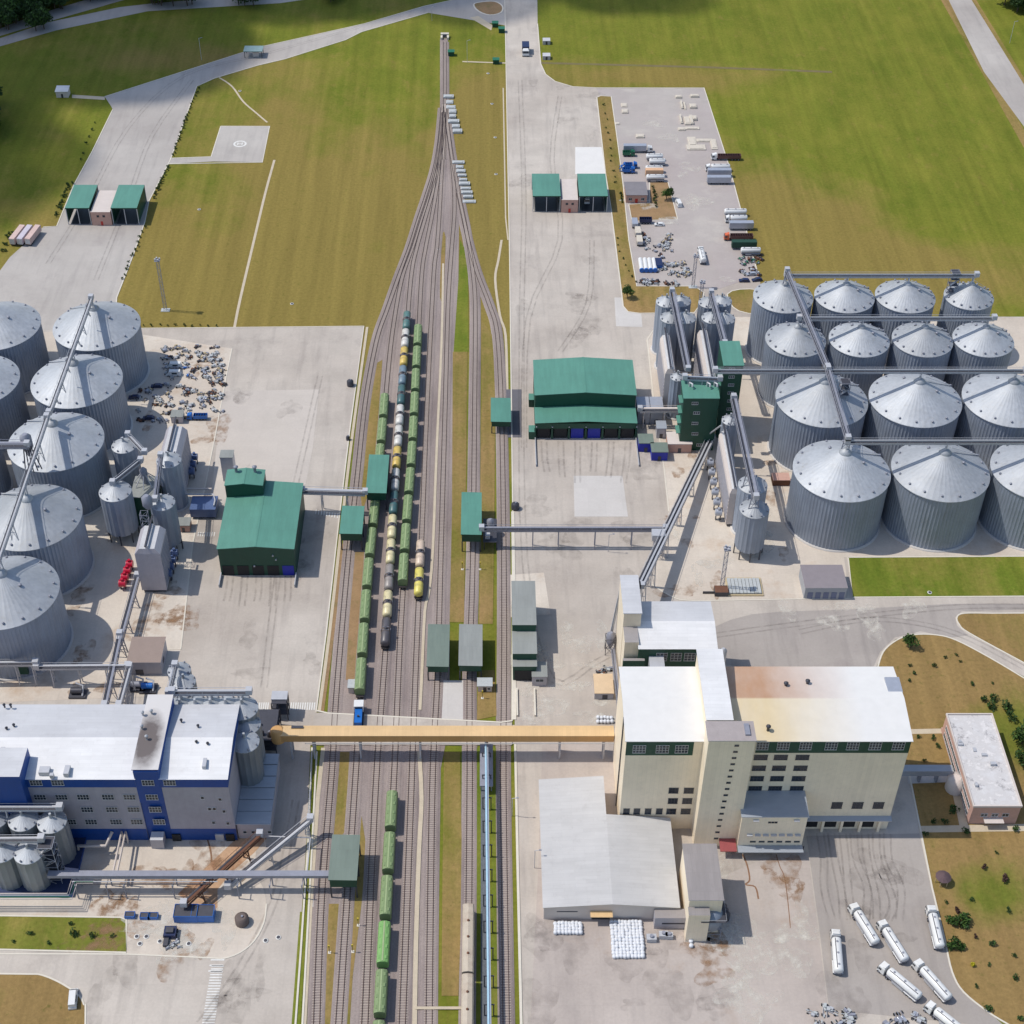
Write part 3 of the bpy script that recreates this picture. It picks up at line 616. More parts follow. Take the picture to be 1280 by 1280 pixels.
# ================================================================ silos
VENT = None
def vent_mesh():
    b = MB(); b.lathe(0, 0, [(.26, 0), (.26, .5), (.4, .55), (.4, .8), (.1, .95)], 10, STEEL); return b.mesh('vent')
VENT = vent_mesh()
def silo(label, px, py, r, h, rise, ribs=84, group=None, nv=16, legs=0, wm=None, rm=None, z0=0, vents=True, name='grain_silo', cat='silo', apex=True):
    wm = wm or GALW; rm = rm or GALR
    x, y = G(px, py, h)
    t = thing(name, label, cat, (x, y, z0), group)
    b = MB(); n = ribs*3; v = []; z1 = legs if legs else .6
    for zz in (z1, h):
        for i in range(n):
            a = 2*pi*i/n; rr = r+(.16 if i % 3 == 0 else 0); v.append((x+rr*cos(a), y+rr*sin(a), zz))
    b.add(v, [(i, (i+1) % n, n+(i+1) % n, n+i) for i in range(n)], wm, False)
    b.build('wall', t)
    b = MB(); n2 = 48 if r > 8 else 24; v = []; f = []
    for j, (q, zz) in enumerate(((1.03, 0), (.55, .455), (.12, .88))):
        for i in range(2*n2):
            a = 2*pi*i/(2*n2); up = .03 if i % 2 == 0 else 0; v.append((x+r*q*cos(a), y+r*q*sin(a), h+rise*zz+up))
    N = 2*n2
    for j in range(2):
        for i in range(N): f.append((j*N+i, j*N+(i+1) % N, (j+1)*N+(i+1) % N, (j+1)*N+i))
    b.add(v, f, rm, False)
    b.lathe(x, y, [(r*1.03, h-.25), (r*1.03, h+.02), (r*.9, h+.02)], 64, rm)
    b.build('roof', t)
    if apex:
        b = MB(); b.lathe(x, y, [(r*.13, h+rise*.86), (r*.13, h+rise*.9+.2), (r*.05, h+rise+.4), (.35, h+rise+.5), (.35, h+rise+1.4)], 20, rm); b.build('peak_cap', t)
    if vents:
        for k in range(nv):
            a = 2*pi*(k+.5)/nv; q = .93
            inst('vent', VENT, t, (r*q*cos(a), r*q*sin(a), h+rise*(1-q)*.95-.05-z0), sc=(1, 1, 1) if r > 6 else (.7, .7, .8))
        if r > 8:
            for a in (-.4, 2.2): inst('vent', VENT, t, (r*.42*cos(a), r*.42*sin(a), h+rise*.56-z0), sc=(1.4, 1.4, 1.1))
    if legs:
        b = MB(); b.lathe(x, y, [(.6, legs*.25), (r*.97, legs)], 24, wm)
        b.build('hopper', t)
        for k in range(8):
            a = 2*pi*k/8; lb = MB(); lb.box(x+r*cos(a)-.18, x+r*cos(a)+.18, y+r*sin(a)-.18, y+r*sin(a)+.18, 0, legs+.4, STEELD); lb.build('leg', t)
    else:
        b = MB(); b.lathe(x, y, [(r+.75, 0), (r+.75, .55), (r+.1, .62)], 64, CONCW); b.build('foundation', t)
    if r > 6:
        b = MB()
        a = .5 if px > 608 else 2.4; ca, sa = cos(a), sin(a)
        b.bar((x+(r+.5)*ca, y+(r+.5)*sa, 1), (x+(r+.5)*ca, y+(r+.5)*sa, h+.6), .5, .5, STEEL)
        b.bar((x+(r+.3)*ca, y+(r+.3)*sa, h+.5), (x+r*.15*ca, y+r*.15*sa, h+rise+.3), .7, .12, STEELW)
        b.build('ladder', t)
    return (x, y)
GRP_R = 'large grain silos on the east yard'
cR = 8.9
R1 = [silo('big corrugated steel silo, '+p+' of the front row above the grass strip', px, 588, 15.9, 22.6, cR, group=GRP_R) for px, p in ((1052, 'leftmost'), (1175.5, 'middle'), (1300, 'rightmost'))]
R2 = [silo('big corrugated steel silo, '+p+' of the second row from the front', px, 499, 15.9, 23, cR, group=GRP_R) for px, p in ((1027, 'leftmost'), (1144, 'middle'), (1261, 'rightmost'))]
R3 = [silo('medium steel silo, '+p+' in the third row from the front', px, 424.5, 10.9, 25, 6.4, 60, group='medium grain silos at the back of the east yard', nv=16) for px, p in ((994.5, 'first from left'), (1074, 'second from left'), (1153, 'third from left'), (1229, 'last on the right'))]
R4 = [silo('medium steel silo, '+p+' in the rearmost row by the field', px, 370.5, 11.2 if r else 9.2, 25.5, 6.4, 60, group='medium grain silos at the back of the east yard', nv=16) for px, p, r in ((979, 'first from left', 1), (1055.5, 'second from left', 1), (1131.5, 'third from left', 1), (1211, 'slimmer last one on the right', 0))]
GRP_L = 'large grain silos on the west yard'
L1 = [silo('big dark-walled steel silo, '+p+' of the column beside the scrap yard', px, py, 16, 22.6, cR, group=GRP_L) for px, py, p in ((121, 407, 'farthest'), (96, 476, 'second from far end'), (70, 552, 'middle one'), (39, 646, 'fourth from far end'), (7, 740, 'nearest'))]
L2 = [silo('big steel silo cut by the left photo edge, '+p, px, py, 16, 22.6, cR, group=GRP_L) for px, py, p in ((-4, 407, 'farthest one by the road'), (-33, 476, 'second one from the road'), (-62, 552, 'third one, only its rim side showing'))]
# ---- overhead conveyors
def lattice(b, x, y, z0, z1, w, m, step=2.5, t=.14):
    for sx in (-1, 1):
        for sy in (-1, 1): b.bar((x+sx*w/2, y+sy*w/2, z0), (x+sx*w/2, y+sy*w/2, z1), t, t, m)
    n = max(1, int((z1-z0)/step)); s = (z1-z0)/n
    for k in range(n):
        za, zb = z0+k*s, z0+(k+1)*s
        for (ax, ay), (bx, by) in (((-1, -1), (1, -1)), ((1, -1), (1, 1)), ((1, 1), (-1, 1)), ((-1, 1), (-1, -1))):
            b.bar((x+ax*w/2, y+ay*w/2, zb), (x+bx*w/2, y+by*w/2, zb), t*.7, t*.7, m)
            if k % 2: b.bar((x+ax*w/2, y+ay*w/2, za), (x+bx*w/2, y+by*w/2, zb), t*.7, t*.7, m)
            else: b.bar((x+bx*w/2, y+by*w/2, za), (x+ax*w/2, y+ay*w/2, zb), t*.7, t*.7, m)
def conveyor(label, A, B, kind='walk', legs=(), legz=0, group=None, m=None, w=1.6, name='conveyor', heads=True, cat='conveyor'):
    """A, B world points; gallery with trough, walkway, hand rails; legs = fractions along"""
    m = m or STEEL
    t = thing(name, label, cat, (A[0], A[1], 0), group)
    dx, dy = B[0]-A[0], B[1]-A[1]; l = hypot(dx, dy) or 1; nx, ny = -dy/l, dx/l
    off = lambda P, d, dz: (P[0]+nx*d, P[1]+ny*d, P[2]+dz)
    b = MB(); b.bar(off(A, w*.22, .25), off(B, w*.22, .25), w*.42, .5, m); b.build('trough', t)
    b = MB(); zt_ = 1.15; L3 = sqrt(sum((B[j]-A[j])**2 for j in range(3))); nn = max(2, int(L3/2.2))
    for d in (-w*.5, w*.5):
        b.bar(off(A, d, zt_), off(B, d, zt_), .1, .1, m); b.bar(off(A, d, -.75), off(B, d, -.75), .14, .14, m)
        for k in range(nn):
            qa = [A[j]+(B[j]-A[j])*k/nn for j in range(3)]; qb = [A[j]+(B[j]-A[j])*(k+1)/nn for j in range(3)]
            b.bar(off(qa, d, -.75), off(qb, d, -.1), .09, .09, m)
    b.build('truss', t)
    b = MB(); b.bar(off(A, -w*.28, 0), off(B, -w*.28, 0), w*.45, .12, STEELD)
    for d in (-w*.5, w*.5): b.bar(off(A, d, -.3), off(B, d, -.3), .12, .5, m)
    b.build('walkway', t)
    b = MB(); b.bar(off(A, -w*.52, 1.1), off(B, -w*.52, 1.1), .09, .09, STEELW)
    n = max(2, int(l/4))
    for k in range(n+1):
        q = [A[j]+(B[j]-A[j])*k/n for j in range(3)]; b.bar(off(q, -w*.52, 0), off(q, -w*.52, 1.1), .06, .06, STEELW)
    b.build('hand_rail', t)
    if heads:
        for P in (A, B):
            b = MB(); b.box(P[0]-.9, P[0]+.9, P[1]-.9, P[1]+.9, P[2]-.3, P[2]+1.5, STEELW); b.build('drive_head', t)
    for fr in legs:
        lz = legz if not callable(legz) else legz(fr)
        q = [A[j]+(B[j]-A[j])*fr for j in range(3)]
        if q[2]-lz < .6: continue
        b = MB()
        for d in (-w*.8, w*.8): b.bar((q[0]+nx*d, q[1]+ny*d, lz), (q[0]+nx*d*.6, q[1]+ny*d*.6, q[2]-.5), .28, .28, m)
        zt = q[2]-.5
        b.bar((q[0]-nx*w*.7, q[1]-ny*w*.7, lz+(zt-lz)*.5), (q[0]+nx*w*.7, q[1]+ny*w*.7, lz+(zt-lz)*.5), .18, .18, m)
        b.bar((q[0]-nx*w*.8, q[1]-ny*w*.8, lz), (q[0]+nx*w*.7, q[1]+ny*w*.7, zt), .12, .12, m)
        b.bar((q[0]+nx*w*.8, q[1]+ny*w*.8, lz), (q[0]-nx*w*.7, q[1]-ny*w*.7, zt), .12, .12, m)
        b.build('trestle', t)
    return t
def p3(p, z): return (p[0], p[1], z)
def rowconv(label, P, z, x0ext=0, x1ext=0, w=1.25):
    A = (P[0][0]-x0ext, P[0][1], z); B = (P[-1][0]+x1ext, P[-1][1], z)
    l = B[0]-A[0]
    return conveyor(label, A, B, legs=[(p[0]-A[0])/l for p in P], legz=z-2.2, w=w, group='roof conveyors over the east silos', m=STEELW)
rowconv('roof conveyor over the rearmost silo row', R4, 35, 0, 1); rowconv('roof conveyor over the third silo row', R3, 34.5, 0, 2)
g1 = G(895, 467, 36)
t2 = rowconv('long roof conveyor from the green tower over the second silo row', R2, 35.5, R2[0][0]-g1[0], 3); rowconv('roof conveyor over the front silo row', R1, 35, 0, 3)
conveyor('cross conveyor running down from the rear silo row to the second row', (R4[0][0], R4[0][1], 37), (R2[0][0], R2[0][1], 36.9), legs=(.02, .5), legz=32, w=1.6, group='roof conveyors over the east silos')
conveyor('cross conveyor between the second silo row and the front row', (R2[0][0], R2[0][1]-1, 37), (R1[0][0], R1[0][1], 36.3), legs=(.98,), legz=31.5, w=1.6, group='roof conveyors over the east silos')
def tower(label, px, py, z, w=3.2, base=None, name='stair_tower', group=None, m=None):
    x, y = G(px, py, 0)
    t = thing(name, label, 'tower', (x, y, 0), group)
    b = MB(); lattice(b, x, y, 0, z, w, m or STEEL, 2.6); b.build('frame', t)
    b = MB()
    n = int(z/2.6)
    for k in range(1, n+1): b.box(x-w/2, x+w/2, y-w/2, y+w/2, k*z/n-.08, k*z/n, STEELD)
    for k in range(n): b.bar((x-w*.4, y-(w*.3 if k % 2 else -w*.3), k*z/n), (x+w*.4, y-(w*.3 if k % 2 else -w*.3), (k+1)*z/n), .8, .1, STEELW)
    b.build('stair_flight', t); return t
tower('lattice stair tower left of the slimmer rear silo', 1172, 436, 36)
tower('lattice stair tower behind the leftmost front row silo', 1039, 570, 34)
conveyor('roof conveyor along the west silo column, far half', (L1[0][0], L1[0][1], 35), (L1[2][0], L1[2][1], 35), legs=(.02, .12, .25, .38, .5, .62, .75, .88), legz=lambda f: 30.5 if abs(f*4-round(f*4)) < .1 else 32.5, w=1.3, m=STEELW, group='roof conveyors over the west silos')
conveyor('roof conveyor along the west silo column, near half', (L1[2][0], L1[2][1]-3, 35.6), (L1[4][0], L1[4][1], 35), legs=(.2, .5, .75, .98), legz=28, w=1.3, m=STEELW, group='roof conveyors over the west silos')
xx = G(34, 556, 37); conveyor('conveyor entering over the left photo edge to the silo column head', (xx[0]-60, xx[1], 37), (xx[0], xx[1], 37), w=2.6, group='roof conveyors over the west silos')
b = MB(); hx = G(33, 552, 36); b.lathe(hx[0], hx[1], [(.6, 30), (1.9, 34), (1.9, 38), (.8, 39.2)], 16, STEEL)
for k in range(5): b.tube([(hx[0]+k*.6-1, hx[1]-1, 35), (hx[0]+k*1.1, hx[1]-8+k, 27.5)], .22, STEELD, 6)
tag(b.build('distributor_head'), 'round distributor head with down pipes over the middle west silo', 'distributor')
# ================================================================ buildings
WCACHE = {}
def win(t, X, Z, Y, w, h, nx=3, ny=2, side=0, fr=FRAME, gl=GLASS, sill=False, sub=True):
    """window part on a wall; side 0 faces -Y, 1 faces -X, 2 faces +X"""
    key = (round(w, 1), round(h, 1), nx, ny, fr.name)
    if key not in WCACHE:
        b = MB(); b.box(-w/2, w/2, -.06, .03, -h/2, h/2, gl)
        f = MB(); q = .09
        f.box(-w/2-q, w/2+q, -.1, .0, h/2, h/2+q, fr); f.box(-w/2-q, w/2+q, -.14, .0, -h/2-q*1.6, -h/2, fr)
        for k in range(nx+1):
            x = -w/2+w*k/nx; f.box(x-q/2, x+q/2, -.1, -.061, -h/2, h/2, fr)
        for k in range(1, ny):
            z = -h/2+h*k/ny; f.box(-w/2, w/2, -.095, -.0615, z-q/2, z+q/2, fr)
        WCACHE[key] = (b.mesh('window'), f.mesh('frame'))
    me, fm = WCACHE[key]; L = wloc(t)
    o = inst('window', me, t, (X-L[0], Y-L[1], Z-L[2]), {0: 0, 1: -pi/2, 2: pi/2}[side])
    if sub: inst('frame', fm, o, (0, 0, 0))
    return o
def rect(xl, xr, yb, yf, z):
    """plan rectangle of a roof seen at height z: left/right read on its front edge"""
    a = G(xl, yf, z); c = G(xr, yf, z); d = G(xl, yb, z)
    return [a[0], c[0], a[1], d[1]]
def shed(name, label, cat, R, z, rise=0, kind='flat', wm=None, rm=None, over=.35, walls=True, group=None, z0=0, wallmats=None, roofname='roof', parapet=.0, fasc=None, rm2=None, t=None):
    x0, x1, y0, y1 = R; wm = wm or GREYW; rm = rm or GREYR
    if t is None: t = thing(name, label, cat, ((x0+x1)/2, y0, z0), group)
    xm, ym = (x0+x1)/2, (y0+y1)/2
    if walls:
        b = MB()
        if kind == 'gy':
            v = [(x0, y0, z0), (x1, y0, z0), (x1, y1, z0), (x0, y1, z0), (x0, y0, z), (x1, y0, z), (x1, y1, z), (x0, y1, z), (xm, y0, z+rise), (xm, y1, z+rise)]
            b.add(v, [(0, 1, 5, 8, 4), (1, 2, 6, 5), (2, 3, 7, 9, 6), (3, 0, 4, 7)], wm)
        elif kind == 'gx':
            v = [(x0, y0, z0), (x1, y0, z0), (x1, y1, z0), (x0, y1, z0), (x0, y0, z), (x1, y0, z), (x1, y1, z), (x0, y1, z), (x0, ym, z+rise), (x1, ym, z+rise)]
            b.add(v, [(0, 1, 5, 4), (1, 2, 6, 9, 5), (2, 3, 7, 6), (3, 0, 4, 8, 7)], wm)
        elif kind == 'slope':   # high at back
            v = [(x0, y0, z0), (x1, y0, z0), (x1, y1, z0), (x0, y1, z0), (x0, y0, z), (x1, y0, z), (x1, y1, z+rise), (x0, y1, z+rise)]
            b.add(v, [(0, 1, 5, 4), (1, 2, 6, 5), (2, 3, 7, 6), (3, 0, 4, 7)], wm)
        else: b.box(x0, x1, y0, y1, z0, z, wm)
        b.build('wall', t)
    b = MB(); o = over; th = .22; X0, X1, Y0, Y1 = x0-o, x1+o, y0-o, y1+o
    def slab(P, Q):   # ruled slab between edges given ccw 4 pts
        lo = [(p[0], p[1], p[2]+.02) for p in P]; hi = [(p[0], p[1], p[2]+th) for p in P]; b.hull(lo, hi, fasc or Q, Q)
    if kind == 'gy':
        s = rise/(xm-x0); ze = z-s*o
        slab([(X0, Y0, ze), (xm, Y0, z+rise), (xm, Y1, z+rise), (X0, Y1, ze)], rm); slab([(xm, Y0, z+rise), (X1, Y0, ze), (X1, Y1, ze), (xm, Y1, z+rise)], rm2 or rm)
        b.box(xm-.3, xm+.3, Y0-.02, Y1+.02, z+rise+th-.06, z+rise+th+.06, rm)
    elif kind == 'gx':
        s = rise/(ym-y0); ze = z-s*o
        slab([(X0, Y0, ze), (X1, Y0, ze), (X1, ym, z+rise), (X0, ym, z+rise)], rm); slab([(X0, ym, z+rise), (X1, ym, z+rise), (X1, Y1, ze), (X0, Y1, ze)], rm2 or rm)
    elif kind == 'slope':
        s = rise/(y1-y0); slab([(X0, Y0, z-s*o), (X1, Y0, z-s*o), (X1, Y1, z+rise+s*o), (X0, Y1, z+rise+s*o)], rm)
    else:
        slab([(X0, Y0, z), (X1, Y0, z), (X1, Y1, z), (X0, Y1, z)], rm)
        if parapet:
            zt = z+th; p = .35
            for q in ((X0, X1, Y0, Y0+p), (X0, X1, Y1-p, Y1), (X0, X0+p, Y0+p, Y1-p), (X1-p, X1, Y0+p, Y1-p)): b.box(*q, zt-.01, zt+parapet, fasc or wm)
    b.build(roofname, t)
    return t
def boxpart(t, name, x0, x1, y0, y1, z0, z1, m, top=None):
    b = MB(); b.box(x0, x1, y0, y1, z0, z1, m, top); return b.build(name, t)
def roof_unit(t, x, y, z, w, d, h, m=STEELW, name='roof_unit'):
    return boxpart(t, name, x-w/2, x+w/2, y-d/2, y+d/2, z, z+h, m)
def pipevent(t, x, y, z, r=.35, h=1.5, m=STEEL):
    b = MB(); b.lathe(x, y, [(r, z), (r, z+h), (r*1.7, z+h), (r*1.7, z+h+.25), (.1, z+h+.6)], 10, m); return b.build('roof_vent', t)

# ---- green truck-unloading hall (east)
R = rect(669, 795, 451, 494, 13); z = 13
t = shed('green_warehouse', 'large green gabled hall with blue doors on the east apron', 'warehouse', R, z, 1.3, 'gy', GREENW, GREEN, .3)
yp = G(700, 549)[1]
x0, x1, y0, y1 = R; xm = (x0+x1)/2; zp = 7.2
b = MB(); lo = [(x0-.2, yp, zp), (xm, yp, zp+.9), (xm, y0-.05, zp+.9), (x0-.2, y0-.05, zp)]; lo2 = [(xm, yp, zp+.9), (x1+.2, yp, zp), (x1+.2, y0-.05, zp), (xm, y0-.05, zp+.9)]
for L in (lo, lo2): b.hull(L, [(p[0], p[1], p[2]+.25) for p in L], GREENW, GREEN)
b.build('porch_roof', t)
b = MB(); b.box(x0, x0+.3, yp+.4, y0-.05, 0, zp, GREENW); b.box(x1-.3, x1, yp+.4, y0-.05, 0, zp, GREENW); b.box(x0, x1, yp+.25, yp+.4, 4.8, zp, GREENW); b.build('porch_wall', t)
nb = 6; wb = (x1-x0)/nb
for k in range(nb+1):
    boxpart(t, 'post', x0+k*wb-.35, x0+k*wb+.35, yp+.1, yp+.6, 0, 4.9, GREENW)
for k in range(nb):
    boxpart(t, 'door', x0+k*wb+.8, x0+(k+1)*wb-.8, yp+.65, yp+.8, 0, 4.9, BLUED if k in (2, 3) else DARK)
for k in range(7): boxpart(t, 'lamp', x0+k*wb-.2 if k else x0+.2, x0+k*wb+.3 if k else x0+.6, yp-.15, yp+.1, 5.6, 5.9, STEELW)
for xx in (x0, x1): tag(MB().box(xx-.12, xx+.12, yp-16, yp-.1, 0, 1.1, STEELW).build('guard_wall'), 'low guide wall running from the east hall, '+('left' if xx == x0 else 'right')+' corner', 'guide wall', 'guide walls')
for yy in (505, 545):
    q = G(664, yy); boxpart(t, 'side_hood', q[0]-1, x0-.05, q[1]-2, q[1]+2, 0, 3.5, GREENW, GREEN)
# ---- green unloading hall (west)
z = 12; f = G(0, 719)[1]
a = G(272, 685, z); c = G(367, 685, z); bk = G(0, 605, z)[1]
R = [a[0], c[0], f, bk]
t = shed('green_warehouse', 'green gabled hall with a raised block on the west apron', 'warehouse', R, z, 1.1, 'gy', GREENW, GREEN, .3)
x0, x1, y0, y1 = R; wb = (x1-x0)/5
for k in range(5): boxpart(t, 'door', x0+k*wb+.6, x0+(k+1)*wb-.6, y0-.12, y0-.02, 0, 4.4, BLUED if k == 4 else DARK)
for px, py in ((345, 699), (318, 707), (341, 694)):
    q = FP(px, py, y0); boxpart(t, 'lamp', q[0]-.25, q[0]+.25, y0-.5, y0-.02, q[1]-.2, q[1]+.2, STEELW)
zb = 17.5; r2 = rect(281, 328, 588, 607, zb)
t2 = shed('', '', '', [r2[0], r2[1], r2[2], r2[3]], zb, .8, 'gy', GREENW, GREEN, .2, z0=z-1, t=t)
for k in (-1, 1): pipevent(t, (r2[0]+r2[1])/2+k*3.2, r2[3]-1.5, zb+.5, .5, 2.2, STEEL)
for xx, s in ((x0, 'left'), (x1, 'right')): tag(MB().box(xx-.15, xx+.15, y0-6, y0-.1, 0, 1.4, STEELW).build('guard_wall'), 'low guide wall at the '+s+' front corner of the west hall', 'guide wall', 'guide walls')
# ---- sheds over the tracks
def canopy(label, xl, xr, yb, yf, ybase, rm, h=None, name='loading_shed', skirt=.45, posts=True, group='canopies over the railway tracks'):
    z = h or ZB(ybase, yf); R = rect(xl, xr, yb, yf, z); x0, x1, y0, y1 = R
    t = thing(name, label, 'shed', ((x0+x1)/2, y0, 0), group)
    b = MB(); b.hull([(x0, y0, z-.3), (x1, y0, z-.5), (x1, y1, z-.5), (x0, y1, z-.3)], [(x0, y0, z), (x1, y0, z-.2), (x1, y1, z-.2), (x0, y1, z)], GREENW, rm); b.build('roof', t)
    zs = z*(1-skirt); b = MB()
    b.box(x0+.3, x0+.5, y0+.5, y1-.5, zs, z-.35, GREENW); b.box(x1-.5, x1-.3, y0+.5, y1-.5, zs, z-.55, GREENW)
    b.box(x0+.5, x1-.5, y0+.5, y0+.7, zs, z-.55, GREENW); b.box(x0+.5, x1-.5, y1-.7, y1-.5, zs, z-.55, GREENW); b.build('wall', t)
    for xx in (x0+.4, x1-.4):
        for yy in (y0+.6, (y0+y1)/2, y1-.6): boxpart(t, 'leg', xx-.2, xx+.2, yy-.2, yy+.2, .05, zs, STEELD)
    b = MB(); b.box((x0+x1)/2-1, (x0+x1)/2+1, y0+2, y1-2, z*.6, z*.75, STEEL); b.lathe((x0+x1)/2, (y0+y1)/2, [(.4, z*.5), (1, z*.6)], 10, STEEL); b.build('loading_spout', t)
    return t, R, z
c1 = canopy('bright green roofed shed over the left train, upper of two', 457, 483, 568, 616, 639, GREEN)
c2 = canopy('bright green roofed shed at the apron edge, left of the train', 424, 452.5, 632, 667, 689, GREEN)
c3 = canopy('long bright green roofed shed over the single track, mid yard', 576, 602, 615, 668, 691, GREEN)
c4 = canopy('small bright green roofed shed beside the east road', 613.5, 639, 497, 527, 543, GREEN)
c5 = canopy('dull green roofed shed south of the yellow gallery', 410, 446, 1043, 1100, 1124, GREYGR)
c6 = canopy('grey green roofed shed, left of the adjoining pair', 533, 561, 780, 833, 848, GREYGR, 7)
c7 = canopy('pale grey roofed shed, right of the adjoining pair', 573, 603, 780, 832, 848, GREYR, 7)
q0 = G(603, 640, 6); q1 = G(621, 688, 0)
t = thing('filter_platform', 'grey steel filter platform beside the long green shed', 'platform', (q0[0], q1[1], 0))
b = MB(); b.box(q0[0]+.3, q1[0], q1[1], q1[1]+12, 3.6, 3.8, STEELD); b.build('deck', t)
for i in range(2):
    for j in range(3): boxpart(t, 'leg', q0[0]+.5+i*4.2, q0[0]+.8+i*4.2, q1[1]+.3+j*5.5, q1[1]+.6+j*5.5, 0, 3.6, STEELD)
b = MB(); b.lathe(q0[0]+2.8, q1[1]+8, [(1.3, 3.8), (1.3, 6.5), (.3, 7.3)], 16, STEEL); b.build('filter_drum', t)
boxpart(t, 'cabinet', q0[0]+1, q0[0]+2.6, q1[1]+1.5, q1[1]+3.2, 3.8, 5.4, STEELW)
# between the pair
for k, (px, py) in enumerate(((606, 860), (445, 862))):
    q = G(px, py); R = [q[0]-2.2, q[0]+2.2, q[1]-1.6, q[1]+1.6]
    tt = shed('kiosk', ('small flat-roofed kiosk right of the paired sheds', 'small white kiosk beside the blue locomotive')[k], 'kiosk', R, 2.6, kind='flat', wm=PLAST, rm=PILE, over=.2)
    boxpart(tt, 'door', q[0]-.5, q[0]+.5, R[2]-.06, R[2]-.005, 0, 2.1, STEELD); win(tt, q[0]+1.3, 1.5, R[2]-.02, .9, .9, 1, 1)
# stepped shed at the right of the tracks
zs = (12, 9.2, 6.5); ys = ((726, 781), (790, 817), (824, 833)); ybs = G(0, 848)[1]
Rr = [G(641, 781, 12)[0], G(670, 781, 12)[0]]
t = thing('stepped_shed', 'stepped shed with three grey roofs and green risers by the tracks', 'shed', (Rr[0], ybs, 0))
yprev = None
for k in range(3):
    yf_ = G(0, ys[k][1], zs[k])[1]; yb_ = G(0, ys[k][0], zs[k])[1] if k == 0 else yprev
    b = MB(); b.box(Rr[0], Rr[1], yf_, yb_-.01, 0 if k < 2 else 0, zs[k]-.25, GREENW); b.build('wall', t)
    b = MB(); b.box(Rr[0]-.2, Rr[1]+.2, yf_-.1, yb_-.02, zs[k]-.24, zs[k], GREENW, GREYR); b.build('roof', t)
    yprev = yf_
boxpart(t, 'opening', Rr[0]+.5, Rr[1]-.5, yprev-.08, yprev-.01, 0, 4.6, DARK)
for px in (646, 668):
    q = G(px, 862); q2 = G(px+1, 896)
    tag(MB().box(q[0]-.25, q[0]+.25, q2[1], q[1], 0, .8, KERB).build('guard_wall'), 'low pale guide wall below the stepped shed, '+('left' if px == 646 else 'right')+' one', 'guide wall', 'guide walls')
q = G(673, 853); tt = shed('control_booth', 'small grey control booth beside the stepped shed', 'booth', [q[0]-2, q[0]+2.5, q[1]-1.5, q[1]+4.5], 4.2, wm=GREYW, rm=GREYR, over=.2); win(tt, q[0]+.3, 2.6, q[1]-1.52, 2.4, 1.1, 2, 1)
# ---- gatehouses with weighbridges
def gatehouse(label, xa, xb, xc, xd, yb, yf, ybase, zrt, sl=0):
    z = ZB(ybase, yf); t = None
    for i, (l, r) in enumerate(((xa, xb), (xc, xd))):
        R = rect(l, r, yb, yf, z); x0, x1, y0, y1 = R
        if t is None: t = thing('gatehouse', label, 'gatehouse', (x1+3, y0, 0))
        b = MB(); b.box(x0, x1, y0, y1, z-.5, z, GREENW, GREEN); b.build('roof', t)
        for xx in (x0+.3, x1-.5): boxpart(t, 'side_panel', xx, xx+.2, y0+.3, y1-.3, 1.2 if i == 0 else 0, z-.5, GREENW)
        for xx in (x0+.2, x1-.2, (x0+x1)/2):
            for yy in (y0+.2, y1-.2): boxpart(t, 'post', xx-.15, xx+.15, yy-.15, yy+.15, 0, z-.5, STEELW)
        boxpart(t, 'weighbridge', x0+1.5, x1-1.5, y0+.5, y1-.5, .1, .35, STEELD)
        if i == 0: e0 = x1
        else: e1 = x0
    b = MB(); b.box(e0+.4, e1-.4, y0-.6, y1-2, 0, z*.8, BRICK, PLAST); b.build('booth', t)
    for k in (-1, 1): win(t, (e0+e1)/2+k*1.3, z*.55, y0-.62, 1.1, 1.0, 2, 1, sub=False)
    boxpart(t, 'door', (e0+e1)/2-.5, (e0+e1)/2+.5, y0-.7, y0-.61, 0, 2.1, REDP)
    return t
gatehouse('green twin-roofed gatehouse with pink booth on the west road', 81, 111, 138, 171, 231, 260, 281, 0)
gatehouse('green twin-roofed gatehouse with pink booth on the east road', 666, 701, 724, 760, 217, 245, 265, 0)
# ---- lot office
z = 4; R = rect(783, 809, 228, 244, z); t = shed('office', 'small pink office with grey roof in the truck park', 'office', R, z, kind='flat', wm=BRICK, rm=M('grey felt roof', C(140, 136, 140), .9), over=.3)
boxpart(t, 'door', (R[0]+R[1])/2-.6, (R[0]+R[1])/2+.6, R[2]-.08, R[2]-.01, 0, 2.2, REDP)
for k in (-1, 1): win(t, (R[0]+R[1])/2+k*2.8, 2, R[2]-.02, 1.4, 1.2, 2, 1)
# ---- grey shed by west yard & flat building by east silos
z = 5.7; R = rect(159, 200, 798, 828, z); t = shed('substation', 'brown-roofed grey box building below the west dryer', 'substation', R, z, .3, 'slope', GREYW, M('tan felt roof', C(164, 146, 136), .9, var=.08), .25, fasc=STEELW)
boxpart(t, 'door', R[0]+2, R[0]+4.4, R[2]-.08, R[2]-.01, 0, 2.4, STEELD); boxpart(t, 'louvre', R[1]+.01, R[1]+.08, R[2]+3, R[2]+5, 2, 3.4, STEELD)
z = 5; R = rect(1007, 1059, 707, 735, z); t = shed('substation', 'grey-roofed pump house at the corner of the silo yard', 'substation', R, z, .3, 'flat', BLUES, M('grey ribbed roof', C(150, 142, 146), .8, var=.08), .2, fasc=STEELW)
for k in range(5): boxpart(t, 'door', R[0]+1+k*2.6, R[0]+2.8+k*2.6, R[2]-.08, R[2]-.01, 0, 3, M('slate door', C(120, 130, 160), .5))
